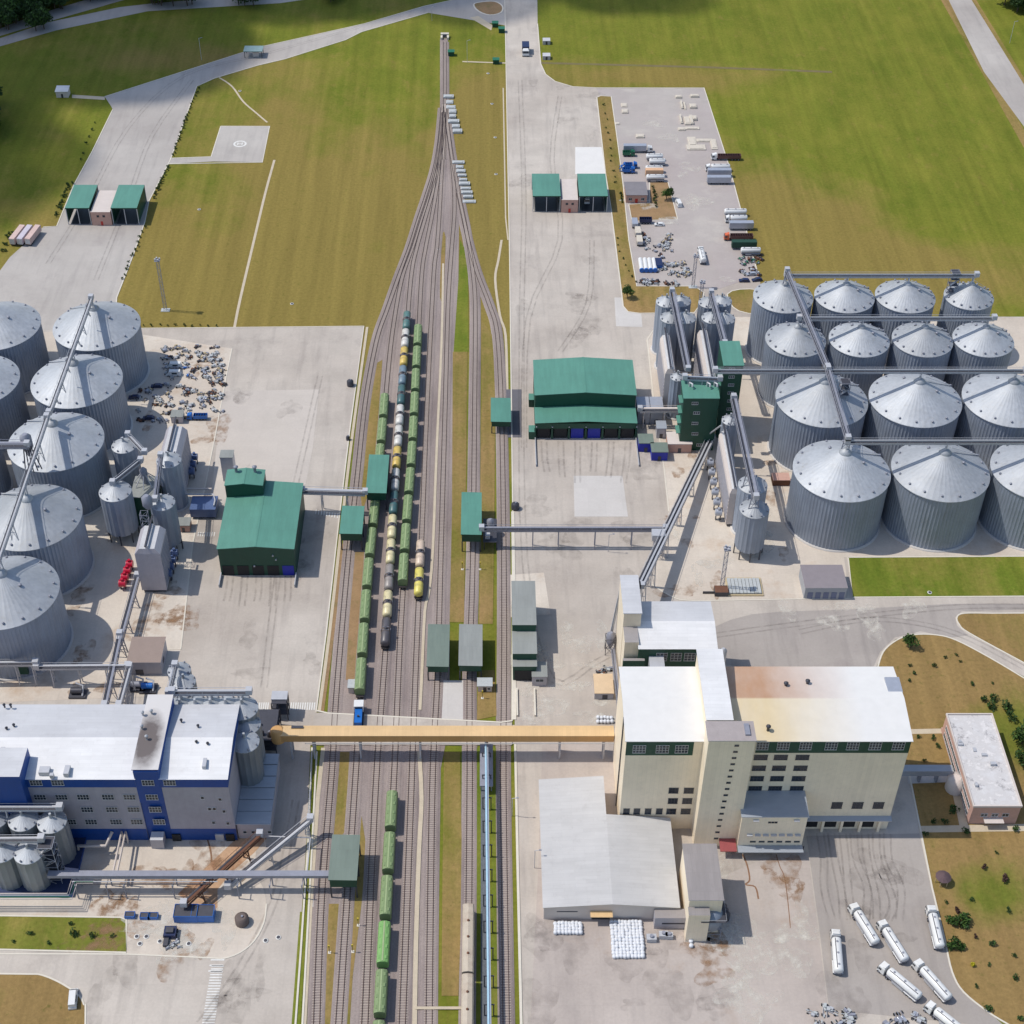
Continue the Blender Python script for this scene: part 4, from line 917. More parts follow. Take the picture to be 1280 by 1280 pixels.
# ---- mill B (east, cream)
yF = G(0, 1036)[1]; zB = FP(900, 926, yF)[1]; yK = G(0, 835, zB)[1]
bx0 = FP(783, 929, yF)[0]; bx1 = FP(1140, 924, yF)[0]; RX0 = bx0+ (FP(893, 926, yF)[0]-bx0)
RXS = [FP(874, 929, yF)[0], FP(912, 926, yF)[0], FP(965, 926, yF)[0], FP(1085, 926, yF)[0], (yF+yK)/2]; MILLR = stained_roof()
t = shed('flour_mill', 'tall cream mill with green window band and stained white roof', 'factory', [bx0, bx1, yF, yK], zB, 2.0, 'gx', CREAMW, MILLR, .4, rm2=MILLR, fasc=STEELW)
MILL = t
def onF(px, py, y=None): return FP(px, py, y if y is not None else yF)
xs0 = bx0; xt = onF(866, 940)[0]
za = onF(800, 944)[1]
b = MB(); b.box(bx0-.02, xt, yF-.06, yF-.005, za, zB-.05, GREENW); b.build('green_band', t)
b = MB(); b.box(onF(944, 940)[0], bx1+.02, yF-.06, yF-.005, onF(1000, 941)[1], zB-.05, GREENW); b.build('green_band', t)
for px in (799, 828, 852): q = onF(px, 936); win(t, q[0], q[1], yF-.08, 3.4, 3.0, 4, 3)
for px in (953, 979, 1007, 1039, 1066, 1094, 1123): q = onF(px, 932); win(t, q[0], q[1], yF-.08, 3.2, 3.0, 4, 3)
for j, py in enumerate((946.5, 960, 973, 985.5)):
    for i, px in enumerate((951, 976, 1003)): q = onF(px-j*2.4, py); win(t, q[0], q[1], yF-.02, 3.6, 1.9, 4, 2, fr=STEELD)
for px in (1046, 1072, 1098): q = onF(px, 1006.5); win(t, q[0], q[1], yF-.02, 2.9, 2.6, 3, 3, fr=STEELD)
for px, py in ((842, 988), (861, 988), (841, 1001), (859, 1001), (839, 1014), (857, 1014)): q = onF(px, py); win(t, q[0], q[1], yF-.02, 2.6, 2.2, 3, 2, fr=STEELD)
for px in (783, 796, 810, 824): q = onF(px, 1014); win(t, q[0], q[1], yF-.02, 1.7, 2.3, 2, 3, fr=STEELD)
# penthouse on roof
zp = zB+6.5; R = rect(884, 915.5, 813, 900, zp); b = MB(); b.box(R[0], R[1], R[2], R[3], zB-.5, zp, CREAMW); b.build('penthouse_wall', t)
b = MB(); b.box(R[0]-.3, R[1]+.3, R[2]-.3, R[3]+.3, zp+.01, zp+.3, STEELW, WHITER); b.build('penthouse_roof', t)
# stair tower
yT = G(0, 1058)[1]; zT = FP(915, 926, yT)[1]; tx0 = FP(886, 926, yT)[0]; tx1 = FP(944.5, 926, yT)[0]; yTb = G(0, 903, zT)[1]
b = MB(); b.box(tx0, tx1, yT, yTb, 0, zT, CREAMW); b.build('stair_tower', t)
b = MB(); b.box(tx0-.25, tx1+.25, yT-.25, yTb+.25, zT+.01, zT+.25, STEELW, M('tower felt', C(178, 168, 166), .9)); b.build('tower_roof', t)
boxpart(t, 'roof_hatch', tx1-2.5, tx1-1.2, yT+1.5, yTb-1, zT+.26, zT+.8, STEEL)
for k in range(16):
    f_ = k/15; px = 921-f_*26; py = 932+f_*116; q = FP(px, py, yT); win(t, q[0], q[1], yT-.02, 1.2, .75, 2, 1, fr=STEELD, sub=False)
# roof pipes
for px, py in ((982, 858), (1009, 855), (960, 912)):
    q = G(px, py, zB+1); pipevent(t, q[0], q[1], zB+.4, .4, 1.8, STEELD)
q = G(1121, 858, zB+1); roof_unit(t, q[0]-1, q[1], zB+1.2, 4, 5.5, .6, SILVER)
# front low block
yL = G(0, 1066)[1]; zL = FP(960, 1021, yL)[1]; lx0 = FP(928, 1021, yL)[0]; lx1 = FP(1010, 1021, yL)[0]
b = MB(); b.box(lx0, lx1, yL, yF-.1, 0, zL, CREAMW); b.build('front_block', t)
b = MB(); b.hull([(lx0-.3, yL-.3, zL), (lx1+.3, yL-.3, zL), (lx1+.3, yF-.1, zL+.8), (lx0-.3, yF-.1, zL+.8)], [(lx0-.3, yL-.3, zL+.25), (lx1+.3, yL-.3, zL+.25), (lx1+.3, yF-.1, zL+1.05), (lx0-.3, yF-.1, zL+1.05)], STEELW, BLUES); b.build('front_block_roof', t)
for k in range(7): q = FP(937+k*10, 1043, yL); boxpart(t, 'awning', q[0]-.8, q[0]+.8, yL-.7, yL-.01, q[1], q[1]+.25, STEELW)
for k in range(6): q = FP(941+k*11, 1052, yL); win(t, q[0], q[1], yL-.02, 1.6, .7, 2, 1, fr=STEELD, sub=False)
for k in range(3): q = FP(962+k*4, 1028, yL); win(t, q[0], q[1], yL-.02, .8, .7, 1, 1, fr=STEELD, sub=False)
for px in (945, 996): q = FP(px, 1025, yL); boxpart(t, 'awning', q[0]-.8, q[0]+.8, yL-.7, yL-.01, q[1], q[1]+.25, STEELW)
b = MB(); b.box(lx0, lx1+.2, yL-2.4, yL-.05, 3.3, 3.5, BLUES); b.build('canopy', t)
for k in range(6): boxpart(t, 'dock_door', lx0+1.2+k*3.1, lx0+3.2+k*3.1, yL-.1, yL-.02, .9, 3.1, STEELD)
# loading canopy right
cz = 5.2; ca = G(1014, 1027, cz); cb = G(1114, 1024, cz)
b = MB(); b.hull([(lx1+.5, ca[1], cz), (cb[0], ca[1], cz), (cb[0], yF-.05, cz+.5), (lx1+.5, yF-.05, cz+.5)], [(lx1+.5, ca[1], cz+.3), (cb[0], ca[1], cz+.3), (cb[0], yF-.05, cz+.8), (lx1+.5, yF-.05, cz+.8)], STEELW, BLUES); b.build('loading_canopy', t)
for k in range(5): boxpart(t, 'post', lx1+1.5+k*5.3, lx1+2.2+k*5.3, ca[1]+.2, ca[1]+.8, 0, cz, CREAMW)
for k in range(4): boxpart(t, 'dock_door', lx1+2.6+k*5.3, lx1+5.9+k*5.3, yF-.12, yF-.03, 1, 4.4, DARK)
q = G(899, 1058, 2.5); q2 = G(920, 1060, 2.5); b = MB(); b.hull([(q[0], q[1]-2.2, 3), (q2[0], q[1]-2.2, 3), (q2[0], yT-.05, 3.6), (q[0], yT-.05, 3.6)], [(q[0], q[1]-2.2, 3.2), (q2[0], q[1]-2.2, 3.2), (q2[0], yT-.05, 3.8), (q[0], yT-.05, 3.8)], REDR); b.build('red_canopy', t)
boxpart(t, 'rain_pipe', bx0-.35, bx0-.02, yF+8, yF+8.4, 0, zB, STEELD)
# ---- grain elevator annex behind the mill
z2 = 26; yA = G(0, 811, z2)[1]
za2 = 24; R = rect(799, 896, 753, 811, za2)
t = shed('elevator_house', 'white-roofed annex with green windowed wall behind the mill', 'factory', R, za2, 1.6, 'gx', GREENW, WHITER, .3, rm2=WHITEG, fasc=STEELW)
for px in (827, 845, 862): q = FP(px, 821, R[2]); win(t, q[0], q[1], R[2]-.02, 3.2, 3.2, 3, 3)
zt = 31; R3_ = rect(780, 802, 720, 767, zt); b = MB(); b.box(R3_[0], R3_[1], R3_[2], R3_[3], 0, zt, CREAMW); b.build('head_tower', t)
b = MB(); b.box(R3_[0]-.2, R3_[1]+.2, R3_[2]-.2, R3_[3]+.2, zt+.01, zt+.25, STEELW, WHITEG); b.build('head_tower_roof', t)
z4 = 25.5; R4_ = rect(781, 799, 768, 803, z4); b = MB(); b.box(R4_[0], R[0]-.05, R4_[2], R3_[2]-.05, 0, z4, CREAMW, M('annex felt', C(168, 162, 160), .9)); b.build('side_tower', t)
z5 = 20; R5_ = rect(779, 806, 800, 826, z5); b = MB(); b.box(R5_[0], R5_[1], R5_[2], R[2]-.1, 0, z5, GREENW, MATS['annex felt']); b.build('green_block', t)
q = G(818, 818, 19); boxpart(t, 'filter_box', q[0]-2, q[0]+2.4, R[2]-4.5, R[2]-.1, 12, 21, STEELW)
# ---- pale warehouse with annexes
zw = 6; yw = G(0, 1149)[1]; zr = 1.5
x0 = FP(680, 1134, yw)[0]; x1 = FP(849, 1131, yw)[0]; xr_ = FP(766, 1128, yw)[0]; zw = FP(700, 1134, yw)[1]; yb2 = G(0, 976, zw)[1]; yb3 = G(0, 1024, zw)[1]
t = thing('warehouse', 'pale grey low-pitched warehouse in front of the mill', 'warehouse', (x0, yw, 0))
b = MB(); zc = zw+1.6
v = [(x0, yw, 0), (x1, yw, 0), (x1, yw, zw), (xr_, yw, zc), (x0, yw, zw), (x0, yb2, 0), (x1, yb3, 0), (x1, yb3, zw), (xr_, yb3, zc), (xr_, yb2, zc), (x0, yb2, zw), (xr_, yb2, 0), (xr_, yb3, 0)]
b.add(v, [(0, 1, 2, 3, 4), (1, 6, 7, 2), (6, 12, 8, 7), (11, 5, 10, 9), (5, 0, 4, 10), (12, 11, 9, 8)], M_slab('warehouse wall', C(236, 222, 208), C(226, 214, 204), 6, 1, .06)); b.build('wall', t)
b = MB(); ov = .35
for P in ([(x0-ov, yw-ov, zw-.05), (xr_, yw-ov, zc), (xr_, yb2+ov, zc), (x0-ov, yb2+ov, zw-.05)], [(xr_, yw-ov, zc), (x1+ov, yw-ov, zw-.05), (x1+ov, yb3+ov, zw-.05), (xr_, yb3+ov, zc)]):
    b.hull([(p[0], p[1], p[2]+.03) for p in P], [(p[0], p[1], p[2]+.25) for p in P], KERB, WHSE)
b.build('roof', t)
for l, r_, m in ((740, 763, DARK), (696, 722, None)):
    qa = FP(l, 1140, yw); qb = FP(r_, 1140, yw)
    if m: boxpart(t, 'door', qa[0], qb[0], yw-.1, yw-.02, 0, 3.6, m); boxpart(t, 'door_canopy', qa[0]-.5, qb[0]+.5, yw-2, yw-.02, 3.7, 4, ORANGE)
    else: boxpart(t, 'louvre', qa[0], qb[0], yw-.06, yw-.02, 3.4, 3.8, STEELD)
b = MB(); qa = FP(818, 1134, yw)[0]; b.box(qa, x1+4, yw-3, yw-.1, 0, zw-.6, GREYW, LILAC); b.build('lean_to', t); boxpart(t, 'louvre', qa+2, qa+8, yw-3.06, yw-3.01, 2.2, 2.8, STEELD)
za_ = 15; R = rect(862, 904, 1056, 1125, za_)
t = shed('filter_house', 'narrow cream tower house beside the pale warehouse', 'factory', R, za_, kind='flat', wm=CREAMW, rm=LILAC, over=.25, fasc=STEELW)
z6 = 12; q = rect(864, 886, 1110, 1128, z6); b = MB(); b.box(q[0]-1, q[1], q[2]-4, R[2]-.1, 0, z6, CREAMW, LILAC); b.build('lower_block', t)
q = G(890, 1143, 8)
t = thing('bulk_tank', 'silver bulk loading tank in front of the narrow tower house', 'tank', (q[0], q[1], 0))
b = MB(); b.lathe(q[0], q[1], [(.5, 2.4), (2.9, 4.5), (2.9, 9), (1, 10)], 24, GALW); b.build('shell', t)
b = MB(); lattice(b, q[0], q[1], 0, 5, 5, STEEL); b.build('frame', t)
b = MB(); b.box(q[0]-3.3, q[0]+3.3, q[1]-3.3, q[1]+3.3, 9, 9.12, STEELD); b.box(q[0]-3.3, q[0]+3.3, q[1]-3.35, q[1]-3.28, 10, 10.1, STEELW); b.box(q[0]+3.28, q[0]+3.35, q[1]-3.3, q[1]+3.3, 10, 10.1, STEELW); b.build('platform', t)
for k in range(3):
    q2 = G(905+k*2, 1131+k*5, 3); b = MB(); b.lathe(q2[0], q2[1], [(.9, 0), (.9, 2.6), (.3, 3.1)], 12, STEELD)
    tag(b.build('drum'), 'dark drum standing in the shade beside the bulk tank, '+ORD[k]+' from the top', 'drum', 'dark drums')
# ---- administration building
ya = G(0, 1030)[1]; za = FP(1240, 1009, ya)[1]; ax0 = FP(1217, 1009, ya)[0]; ax1 = FP(1277, 1008, ya)[0]; yab = G(0, 894, za)[1]
def admin_roof():
    m, n, b = nt('patched white felt'); p = pos(n)
    f = nz(n, p, .35, 6, .7); g_ = nz(n, p, 1.2, 3, .6)
    c = ramp(n, f, [(.3, C(228, 226, 226)), (.52, C(214, 210, 208)), (.6, C(232, 228, 226))])
    c = mixc(n, ramp(n, nz(n, p, .22, 7, .8), [(.56, gray(0)), (.63, gray(.7))]), c, C(140, 136, 138))
    n.links.new(c, b.inputs['Base Color']); b.inputs['Roughness'].default_value = .8; return m
t = shed('office_building', 'pink office block with patched white flat roof in the park', 'office', [ax0, ax1, ya, yab], za, kind='flat', wm=BRICK, rm=admin_roof(), over=.2, parapet=.5, fasc=PLAST)
for j, zz in enumerate((1.8, 4.8)):
    for k in range(16):
        yy = ya+3+k*(yab-ya-6)/15; win(t, ax0-.02, zz+(.3 if za > 8 else 0), yy, 1.6, 1.4, 2, 1, side=1)
for k in (-1, 0, 1): win(t, (ax0+ax1)/2+k*3, 4.2, ya-.02, 1.8, 1.2, 2, 1)
boxpart(t, 'entrance_canopy', (ax0+ax1)/2-3, (ax0+ax1)/2+2.5, ya-2.0, ya-.02, 2.8, 3, PLAST)
b = MB(); q = G(1192, 975, 4); b.lathe(q[0]+1, q[1], [(2.8, 0), (2.8, 4.4), (1, 5.2)], 20, PLAST); b.build('round_porch', t)
b = MB(); q = G(1181, 922, 0); b.box(q[0], ax0-.02, q[1]-3, q[1]+3, 0, 1.2, BRICK); b.build('steps', t)
for k in range(9):
    q = G(1195+random.random()*50, 905+random.random()*85, za+.5)
    if ax0+1 < q[0] < ax1-1: roof_unit(t, q[0], q[1], za+.22, random.uniform(.7, 1.8), random.uniform(.7, 1.4), random.uniform(.4, 1.1), STEELW)
# enclosed bridge
q0 = G(1138, 965, 4); q1_ = G(1188, 962, 4)
t = thing('covered_bridge', 'grey covered footbridge between the mill and the office block', 'bridge', (q0[0], q0[1], 0))
b = MB(); b.box(q0[0]-6, q1_[0], q0[1]-1.2, q0[1]+1.2, 3.6, 5.8, SILVER, BLUES); b.build('gallery', t)
for xx in (q0[0]+3, q0[0]+8): boxpart(t, 'pier', xx-.3, xx+.3, q0[1]-.8, q0[1]+.8, 0, 3.6, STEEL)
# ---- blue building (west)
yF2 = G(0, 1050)[1]; zA = FP(150, 974, yF2)[1]; yK2 = G(0, 882, zA)[1]
x1 = FP(168, 974, yF2)[0]; xl = -230; x2 = FP(197, 962, yF2)[0]; x3 = FP(284, 976, yF2)[0]
t = shed('processing_plant', 'long blue and grey plant with white roof and raised stained bay', 'factory', [xl, x1, yF2, yK2], zA, 1.6, 'gx', GREYB, WHITER, .3, rm2=WHITEG, fasc=BLUEW)
PL = t
shed('', '', '', [x2, x3, yF2, yK2], zA, 1.6, 'gx', GREYB, WHITER, .3, rm2=WHITEG, fasc=BLUEW, t=t)
def soot():
    m, n, b = nt('sooty roof'); p = pos(n)
    g_ = n.nodes.new('ShaderNodeTexGradient'); g_.gradient_type = 'SPHERICAL'
    mp = n.nodes.new('ShaderNodeMapping'); c0 = G(184, 925, zA+4)
    mp.vector_type = 'POINT'; mp.inputs['Location'].default_value = (-c0[0]/6, -c0[1]/14, -(zA+4.4)/60); mp.inputs['Scale'].default_value = (1/6, 1/14, 1/60)
    n.links.new(p, mp.inputs['Vector']); n.links.new(mp.outputs[0], g_.inputs[0])
    f = nz(n, p, .4, 5, .7)
    k = n.nodes.new('ShaderNodeMath'); k.operation = 'MULTIPLY'; n.links.new(g_.outputs['Fac'], k.inputs[0]); n.links.new(ramp(n, f, [(.2, gray(.6)), (.7, gray(1))]), k.inputs[1])
    c = mixc(n, ramp(n, k.outputs[0], [(.12, gray(0)), (.5, gray(.95))]), C(222, 218, 215), C(104, 94, 92))
    n.links.new(c, b.inputs['Base Color']); b.inputs['Roughness'].default_value = .8; return m
zC = zA+3.6; q = rect(164, 196, 870, 962, zC)
b = MB(); b.box(x1+.02, x2-.02, q[2], q[3], 0, zC, BLUEW); b.build('raised_bay', t)
b = MB(); b.box(x1-.3, x2+.1, q[2]-.3, q[3]+.3, zC+.01, zC+.3, BLUEW, soot()); b.build('raised_bay_roof', t)
yq = q[2]
for px, py in ((178, 912), (184, 925), (179, 895), (190, 893)): w_ = G(px, py, zC); pipevent(t, w_[0], w_[1], zC+.3, .3, 1.2, STEELW)
zb0 = FP(100, 984, yF2)[1]; zb1 = FP(100, 1036, yF2)[1]
for xa, xb in ((xl, x1-.02), (x2+.02, x3+.03)):
    b = MB(); b.box(xa, xb, yF2-.06, yF2-.005, zb0, zA-.05, BLUEW); b.build('blue_band', t)
    b = MB(); b.box(xa, xb, yF2-.06, yF2-.005, 0, zb1, BLUEW); b.build('blue_base', t)
b = MB(); b.box(x3+.01, x3+.06, yF2, yK2, zA-3, zA-.05, BLUEW); b.build('blue_band', t)
b = MB(); b.box(x1+.03, x2-.03, yF2-.07, yq-.03, FP(180, 1003, yF2)[1], zC-.4, BLUEW); b.build('bay_front', t)
for row, (py, xs) in enumerate(((978, (45, 72, 185, 212)), (996, (50, 77, 104, 135, 162, 190)), (1011.5, (109, 140, 167, 194)), (1027, (88, 114, 145, 171, 199)))):
    for px in xs:
        yy = yF2-.09 if not (row < 2 and px in (185, 190)) else yF2-.1
        w_ = FP(px, py, yF2); win(t, w_[0], w_[1], yy, 3.2, 2.1, 4, 2)
for px, py in ((253, 997), (275, 999), (262, 1011), (268, 1011), (280, 1014), (267, 1028), (285, 1029)): w_ = FP(px, py, yF2); win(t, w_[0], w_[1], yF2-.02, .9, 1.1, 1, 1)
for px in (200, 221, 275, 288, 299):
    w_ = FP(px, 1046, yF2)
    if w_[0] < x3-1: boxpart(t, 'doorway', w_[0]-1.2, w_[0]+1.2, yF2-.5, yF2-.07, 0, 3, STEELW if px in (275, 299) else DARK)
w_ = FP(200, 1050, yF2)[0]; boxpart(t, 'entrance', w_-1.8, w_+1.8, yF2-3, yF2-.07, 0, 4, GREYW, WHITEG)
for px, py, w1, d1 in ((56, 964, 2.8, 2.2), (84, 964, 1.4, 3), (33, 955, .9, 3.6), (4, 938, 1.2, 1.2), (65, 970, 1, 1), (256, 955, 1, 3)):
    w_ = G(px, py, zA+1); roof_unit(t, w_[0], w_[1], zA+.5, w1, d1, 1.3, STEELW)
for px, py in ((6, 884), (14, 884), (9, 913), (18, 909), (248, 910), (246, 930), (260, 932), (227, 903)): w_ = G(px, py, zA+1); pipevent(t, w_[0], w_[1], zA+.9, .25, 1.1, STEELD)
zD = zA+1; w_ = FP(24, 971, yF2-3); b = MB(); b.box(xl, w_[0], yF2-3, yF2+7, zA*.1, w_[1], BLUEW, WHITEG); b.build('front_wing', t)
# ---- dark bins around it
def smallsilo(label, px, py, r, h, wm=None, grp=None, legs=0, rise=None, rm=None):
    return silo(label, px, py, r, h, rise or r*.55, max(12, int(r*4)), grp, 8, legs, wm or GALW, rm, 0, True, 'small_silo')
for k, px in enumerate((226, 245, 264, 283, 303)): smallsilo('dark steel bin in the row behind the white roof, '+ORD[k]+' from the left', px, 885, 4.4, zA-2, GALD, 'bins behind the blue plant')
for k, (px, py) in enumerate(((308, 905), (306, 927))): smallsilo('dark steel bin at the right end of the blue plant, '+('rear', 'front')[k]+' one', px, py, 4, zA-5, GALD, 'bins behind the blue plant')
for k, (px, py) in enumerate(((224, 838), (230, 852))): smallsilo('slim dark steel bin behind the raised bay, '+('rear', 'front')[k]+' one', px, py, 3.4, 16, GALD, 'bins behind the blue plant')
w0 = G(216, 868, zA+1); w1_ = G(312, 868, zA+1); conveyor('pale conveyor along the back of the blue plant over the bins', (w0[0], w0[1], zA+2), (w1_[0], w1_[1], zA+2), w=1.4, m=STEELW, legs=(.1, .5, .9), legz=zA-2)
w0 = G(211, 866, 20); w1_ = G(219, 832, 20); conveyor('short pale conveyor rising over the slim bins', (w0[0], w0[1], 20), (w1_[0], w1_[1], 20), w=1.2, m=STEELW)
# ---- slate blue low building
z = 9; yy = G(0, 1048)[1]; z = FP(320, 1030, yy)[1]; xa = x3+.3; xb = FP(337, 1030, yy)[0]; yb_ = G(0, 944, z)[1]
t = shed('blue_roofed_annex', 'slate blue roofed annex against the right end of the plant', 'factory', [xa, xb, yy, yb_], z, .6, 'flat', GREYW, BLUES, .3, fasc=STEELW)
b = MB(); xm_ = (xa+xb)/2
for k in range(6): boxpart(t, 'roof_panel', xa-.2, xb+.2, yy+k*(yb_-yy)/6+.1, yy+(k+1)*(yb_-yy)/6-.15, z+.24, z+.3+.12*k, BLUES)
for k in range(4): win(t, xa+2+k*2.3, 3, yy-.02, 1, 1, 1, 1)
# dark equipment between plant and gallery
for k, (px, py, w1, d1, h1, m) in enumerate(((330, 925, 9, 12, 7, STEELD), (352, 893, 4.5, 4.5, 7.5, STEELD))):
    q = G(px, py, 0); t = thing('equipment_rack', ('dark steel equipment frame left of the yellow gallery', 'dark lattice tower with white cap at the gallery end')[k], 'steel frame', (q[0], q[1], 0))
    b = MB()
    for ix in (0, .5, 1):
        for iy in (0, .5, 1): b.box(q[0]-w1/2+ix*w1-.15, q[0]-w1/2+ix*w1+.15, q[1]-d1/2+iy*d1-.15, q[1]-d1/2+iy*d1+.15, 0, h1, m)
    for zz in (h1*.35, h1*.7, h1): b.box(q[0]-w1/2, q[0]+w1/2, q[1]-d1/2, q[1]+d1/2, zz-.15, zz, m)
    b.build('frame', t)
    if k == 0:
        for j in range(5):
            x_, y_ = q[0]+random.uniform(-3.5, 3.5), q[1]+random.uniform(-5, 5); b = MB(); b.lathe(x_, y_, [(.6, h1), (.6, h1+1.2), (.2, h1+1.8)], 10, STEEL if j % 2 else STEELD); b.build('cyclone', t)
    else: boxpart(t, 'cap', q[0]-2.4, q[0]+2.4, q[1]-1, q[1]+2.4, h1+.01, h1+.5, STEELW)
# ---- yellow gallery
zg1 = 11; zg0 = 8; a = G(346, 919, zg1); c = G(768, 919, zg1); bk = G(400, 907, zg1)[1]
t = thing('conveyor_gallery', 'long ochre enclosed conveyor bridge spanning all the railway tracks', 'conveyor bridge', (a[0], a[1], 0))
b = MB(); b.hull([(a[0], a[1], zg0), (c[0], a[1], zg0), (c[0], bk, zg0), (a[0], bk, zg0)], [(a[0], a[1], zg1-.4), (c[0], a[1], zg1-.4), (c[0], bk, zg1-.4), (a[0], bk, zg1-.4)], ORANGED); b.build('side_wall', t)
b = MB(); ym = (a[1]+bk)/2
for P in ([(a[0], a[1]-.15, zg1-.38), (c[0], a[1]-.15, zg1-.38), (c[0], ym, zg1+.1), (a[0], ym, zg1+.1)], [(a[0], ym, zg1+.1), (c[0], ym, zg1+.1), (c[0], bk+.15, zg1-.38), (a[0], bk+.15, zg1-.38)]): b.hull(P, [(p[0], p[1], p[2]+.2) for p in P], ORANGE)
b.build('roof', t)
b = MB(); b.lathe(a[0], ym, [(2.1, zg0-1), (2.1, zg1-.1), (1.4, zg1+.4)], 24, ORANGED); b.build('end_drum', t)
boxpart(t, 'roof_hatch', a[0]+4, a[0]+7.5, ym+.5, ym+1.4, zg1+.2, zg1+.5, STEELD)
for px in (364, 392, 450, 525, 607, 700, 755):
    q = G(px, 919, zg0)[0]; b = MB()
    for dy in (.3, bk-a[1]-.3): b.box(q-.25, q+.25, a[1]+dy-.25, a[1]+dy+.25, 0, zg0, STEELW)
    b.bar((q, a[1]+.3, .5), (q, bk-.3, zg0), .15, .15, STEELW); b.build('pier', t)
b = MB(); b.box(a[0]+8, c[0], a[1]-.55, a[1]-.4, zg0-.3, zg0-.1, STEELW); b.build('pipe', t)
# cyan pipe bridge
a = G(608, 926, 6); c = G(612, 1310, 6)
t = thing('pipe_bridge', 'thin pale blue covered pipe bridge running south from the gallery', 'pipe bridge', (a[0], a[1], 0))
cy = M('pale cyan sheet', C(186, 222, 240), .4); b = MB(); b.bar((a[0], a[1], 6), (c[0], c[1], 6), 1.0, .9, SILVER); b.build('casing', t)
b = MB(); b.bar((a[0]-.25, a[1], 6.62), (c[0]-.25, c[1], 6.62), .5, .25, cy); b.build('cover', t)
for k in range(12):
    f_ = (k+.5)/12; x_, y_ = a[0]+(c[0]-a[0])*f_, a[1]+(c[1]-a[1])*f_
    b = MB(); b.box(x_-1.4, x_+1.4, y_-.12, y_+.12, 5.2, 5.5, STEELD); b.box(x_+1, x_+1.3, y_-.15, y_+.15, 0, 5.2, STEELD); b.box(x_-1.3, x_-1, y_-.15, y_+.15, 0, 5.2, STEELD); b.build('pier', t)
q0 = G(600, 928, 4); tag(MB().box(q0[0], q0[0]+3.8, q0[1]-16, q0[1]-.5, 3.4, 3.8, STEEL).box(q0[0]+.2, q0[0]+.5, q0[1]-15, q0[1]-14.6, 0, 3.4, STEEL).box(q0[0]+3.2, q0[0]+3.5, q0[1]-15, q0[1]-14.6, 0, 3.4, STEEL).box(q0[0]+.2, q0[0]+.5, q0[1]-3, q0[1]-2.6, 0, 3.4, STEEL).box(q0[0]+3.2, q0[0]+3.5, q0[1]-3, q0[1]-2.6, 0, 3.4, STEEL).build('steel_platform'), 'grey steel platform under the gallery beside the pipe bridge', 'platform')
# ---- horizontal conveyors between halls and sheds
w0 = G(378, 612, 10); conveyor('grey conveyor bridge from the west green hall to the upper track shed', (w0[0], w0[1], 9.5), (c1[1][0], w0[1]-1, 9.5), legs=(.3, .7), w=2.2, name='conveyor', m=STEELW)
w0 = G(602, 661, 8.5); w1_ = G(832, 663, 8.5); conveyor('long grey conveyor bridge across the east apron to the incline', (w0[0], w0[1], 8.5), (w1_[0], w0[1], 8.5), legs=(.28, .42, .62, .82), w=1.5, m=STEEL)
# long incline (pair)
for k in (0, 1):
    A = V3(886+k*5, 548, 4); B = V3(797+k*5, 733, 13)
    conveyor('long inclined conveyor from the green tower to the annex, '+('left', 'right')[k]+' of the pair', A, B, legs=(.15, .32, .5, .68, .85, .97), w=1.5, m=STEELW, group='long inclined conveyors')
boxl = V3(824, 670, 9.5); b = MB(); b.box(boxl[0]-2.5, boxl[0]+2, boxl[1]-1.5, boxl[1]+2, 8.6, 11, STEELW); lattice(b, boxl[0], boxl[1], 0, 8.6, 3, STEEL); tag(b.build('transfer_station'), 'small pale transfer box on legs halfway up the incline', 'transfer station')
w0 = V3(886, 543, 6); w1_ = V3(901, 532, 22); tag(MB().tube([w0, w1_], .3, STEELW).build('spout_pipe'), 'thin white spout pipe slanting up against the green tower', 'pipe')
# ---- green towers east
z = 24; R = rect(855, 899, 479, 498, z); yb_ = G(0, 563)[1]
t = shed('green_tower', 'broad dark green elevator tower with white vents on its roof', 'tower', R, z, .8, 'slope', GREENW, GREEN, .25)
for k, (px, py) in enumerate(((860, 507), (862, 519), (860, 532), (860, 545), (866, 559))): q = FP(px, py-3, R[2]); win(t, q[0]+2.5, q[1], R[2]-.02, 2.2, 1.0, 3, 1)
for px in (862, 884, 893): q = G(px, 482, z+1); b = MB(); b.tube([(q[0], q[1], z+.4), (q[0], q[1], z+2.4), (q[0]+.8, q[1]-1.2, z+2.6), (q[0]+.8, q[1]-1.6, z+1.6)], .35, STEELW); b.build('duct', t)
for k in range(5): boxpart(t, 'balcony', R[0]-1.4, R[0]-.02, R[2]+.5, R[2]+5, 3+k*4.6, 3.3+k*4.6, GREEN)
z = 33; R = rect(905, 929.5, 429, 457, z)
t = shed('green_tower', 'tall narrow dark green elevator tower beside the silos', 'tower', R, z, .6, 'slope', GREENW, GREEN, .25)
for k in range(6): q = FP(915-k*.6, 461+k*10, R[2]); win(t, q[0], q[1], R[2]-.02, 2.0, .9, 3, 1)
for k in range(6): boxpart(t, 'balcony', R[0]-1.6, R[0]-.02, R[2]+.5, R[2]+5, 4+k*4.8, 4.3+k*4.8, GREEN)
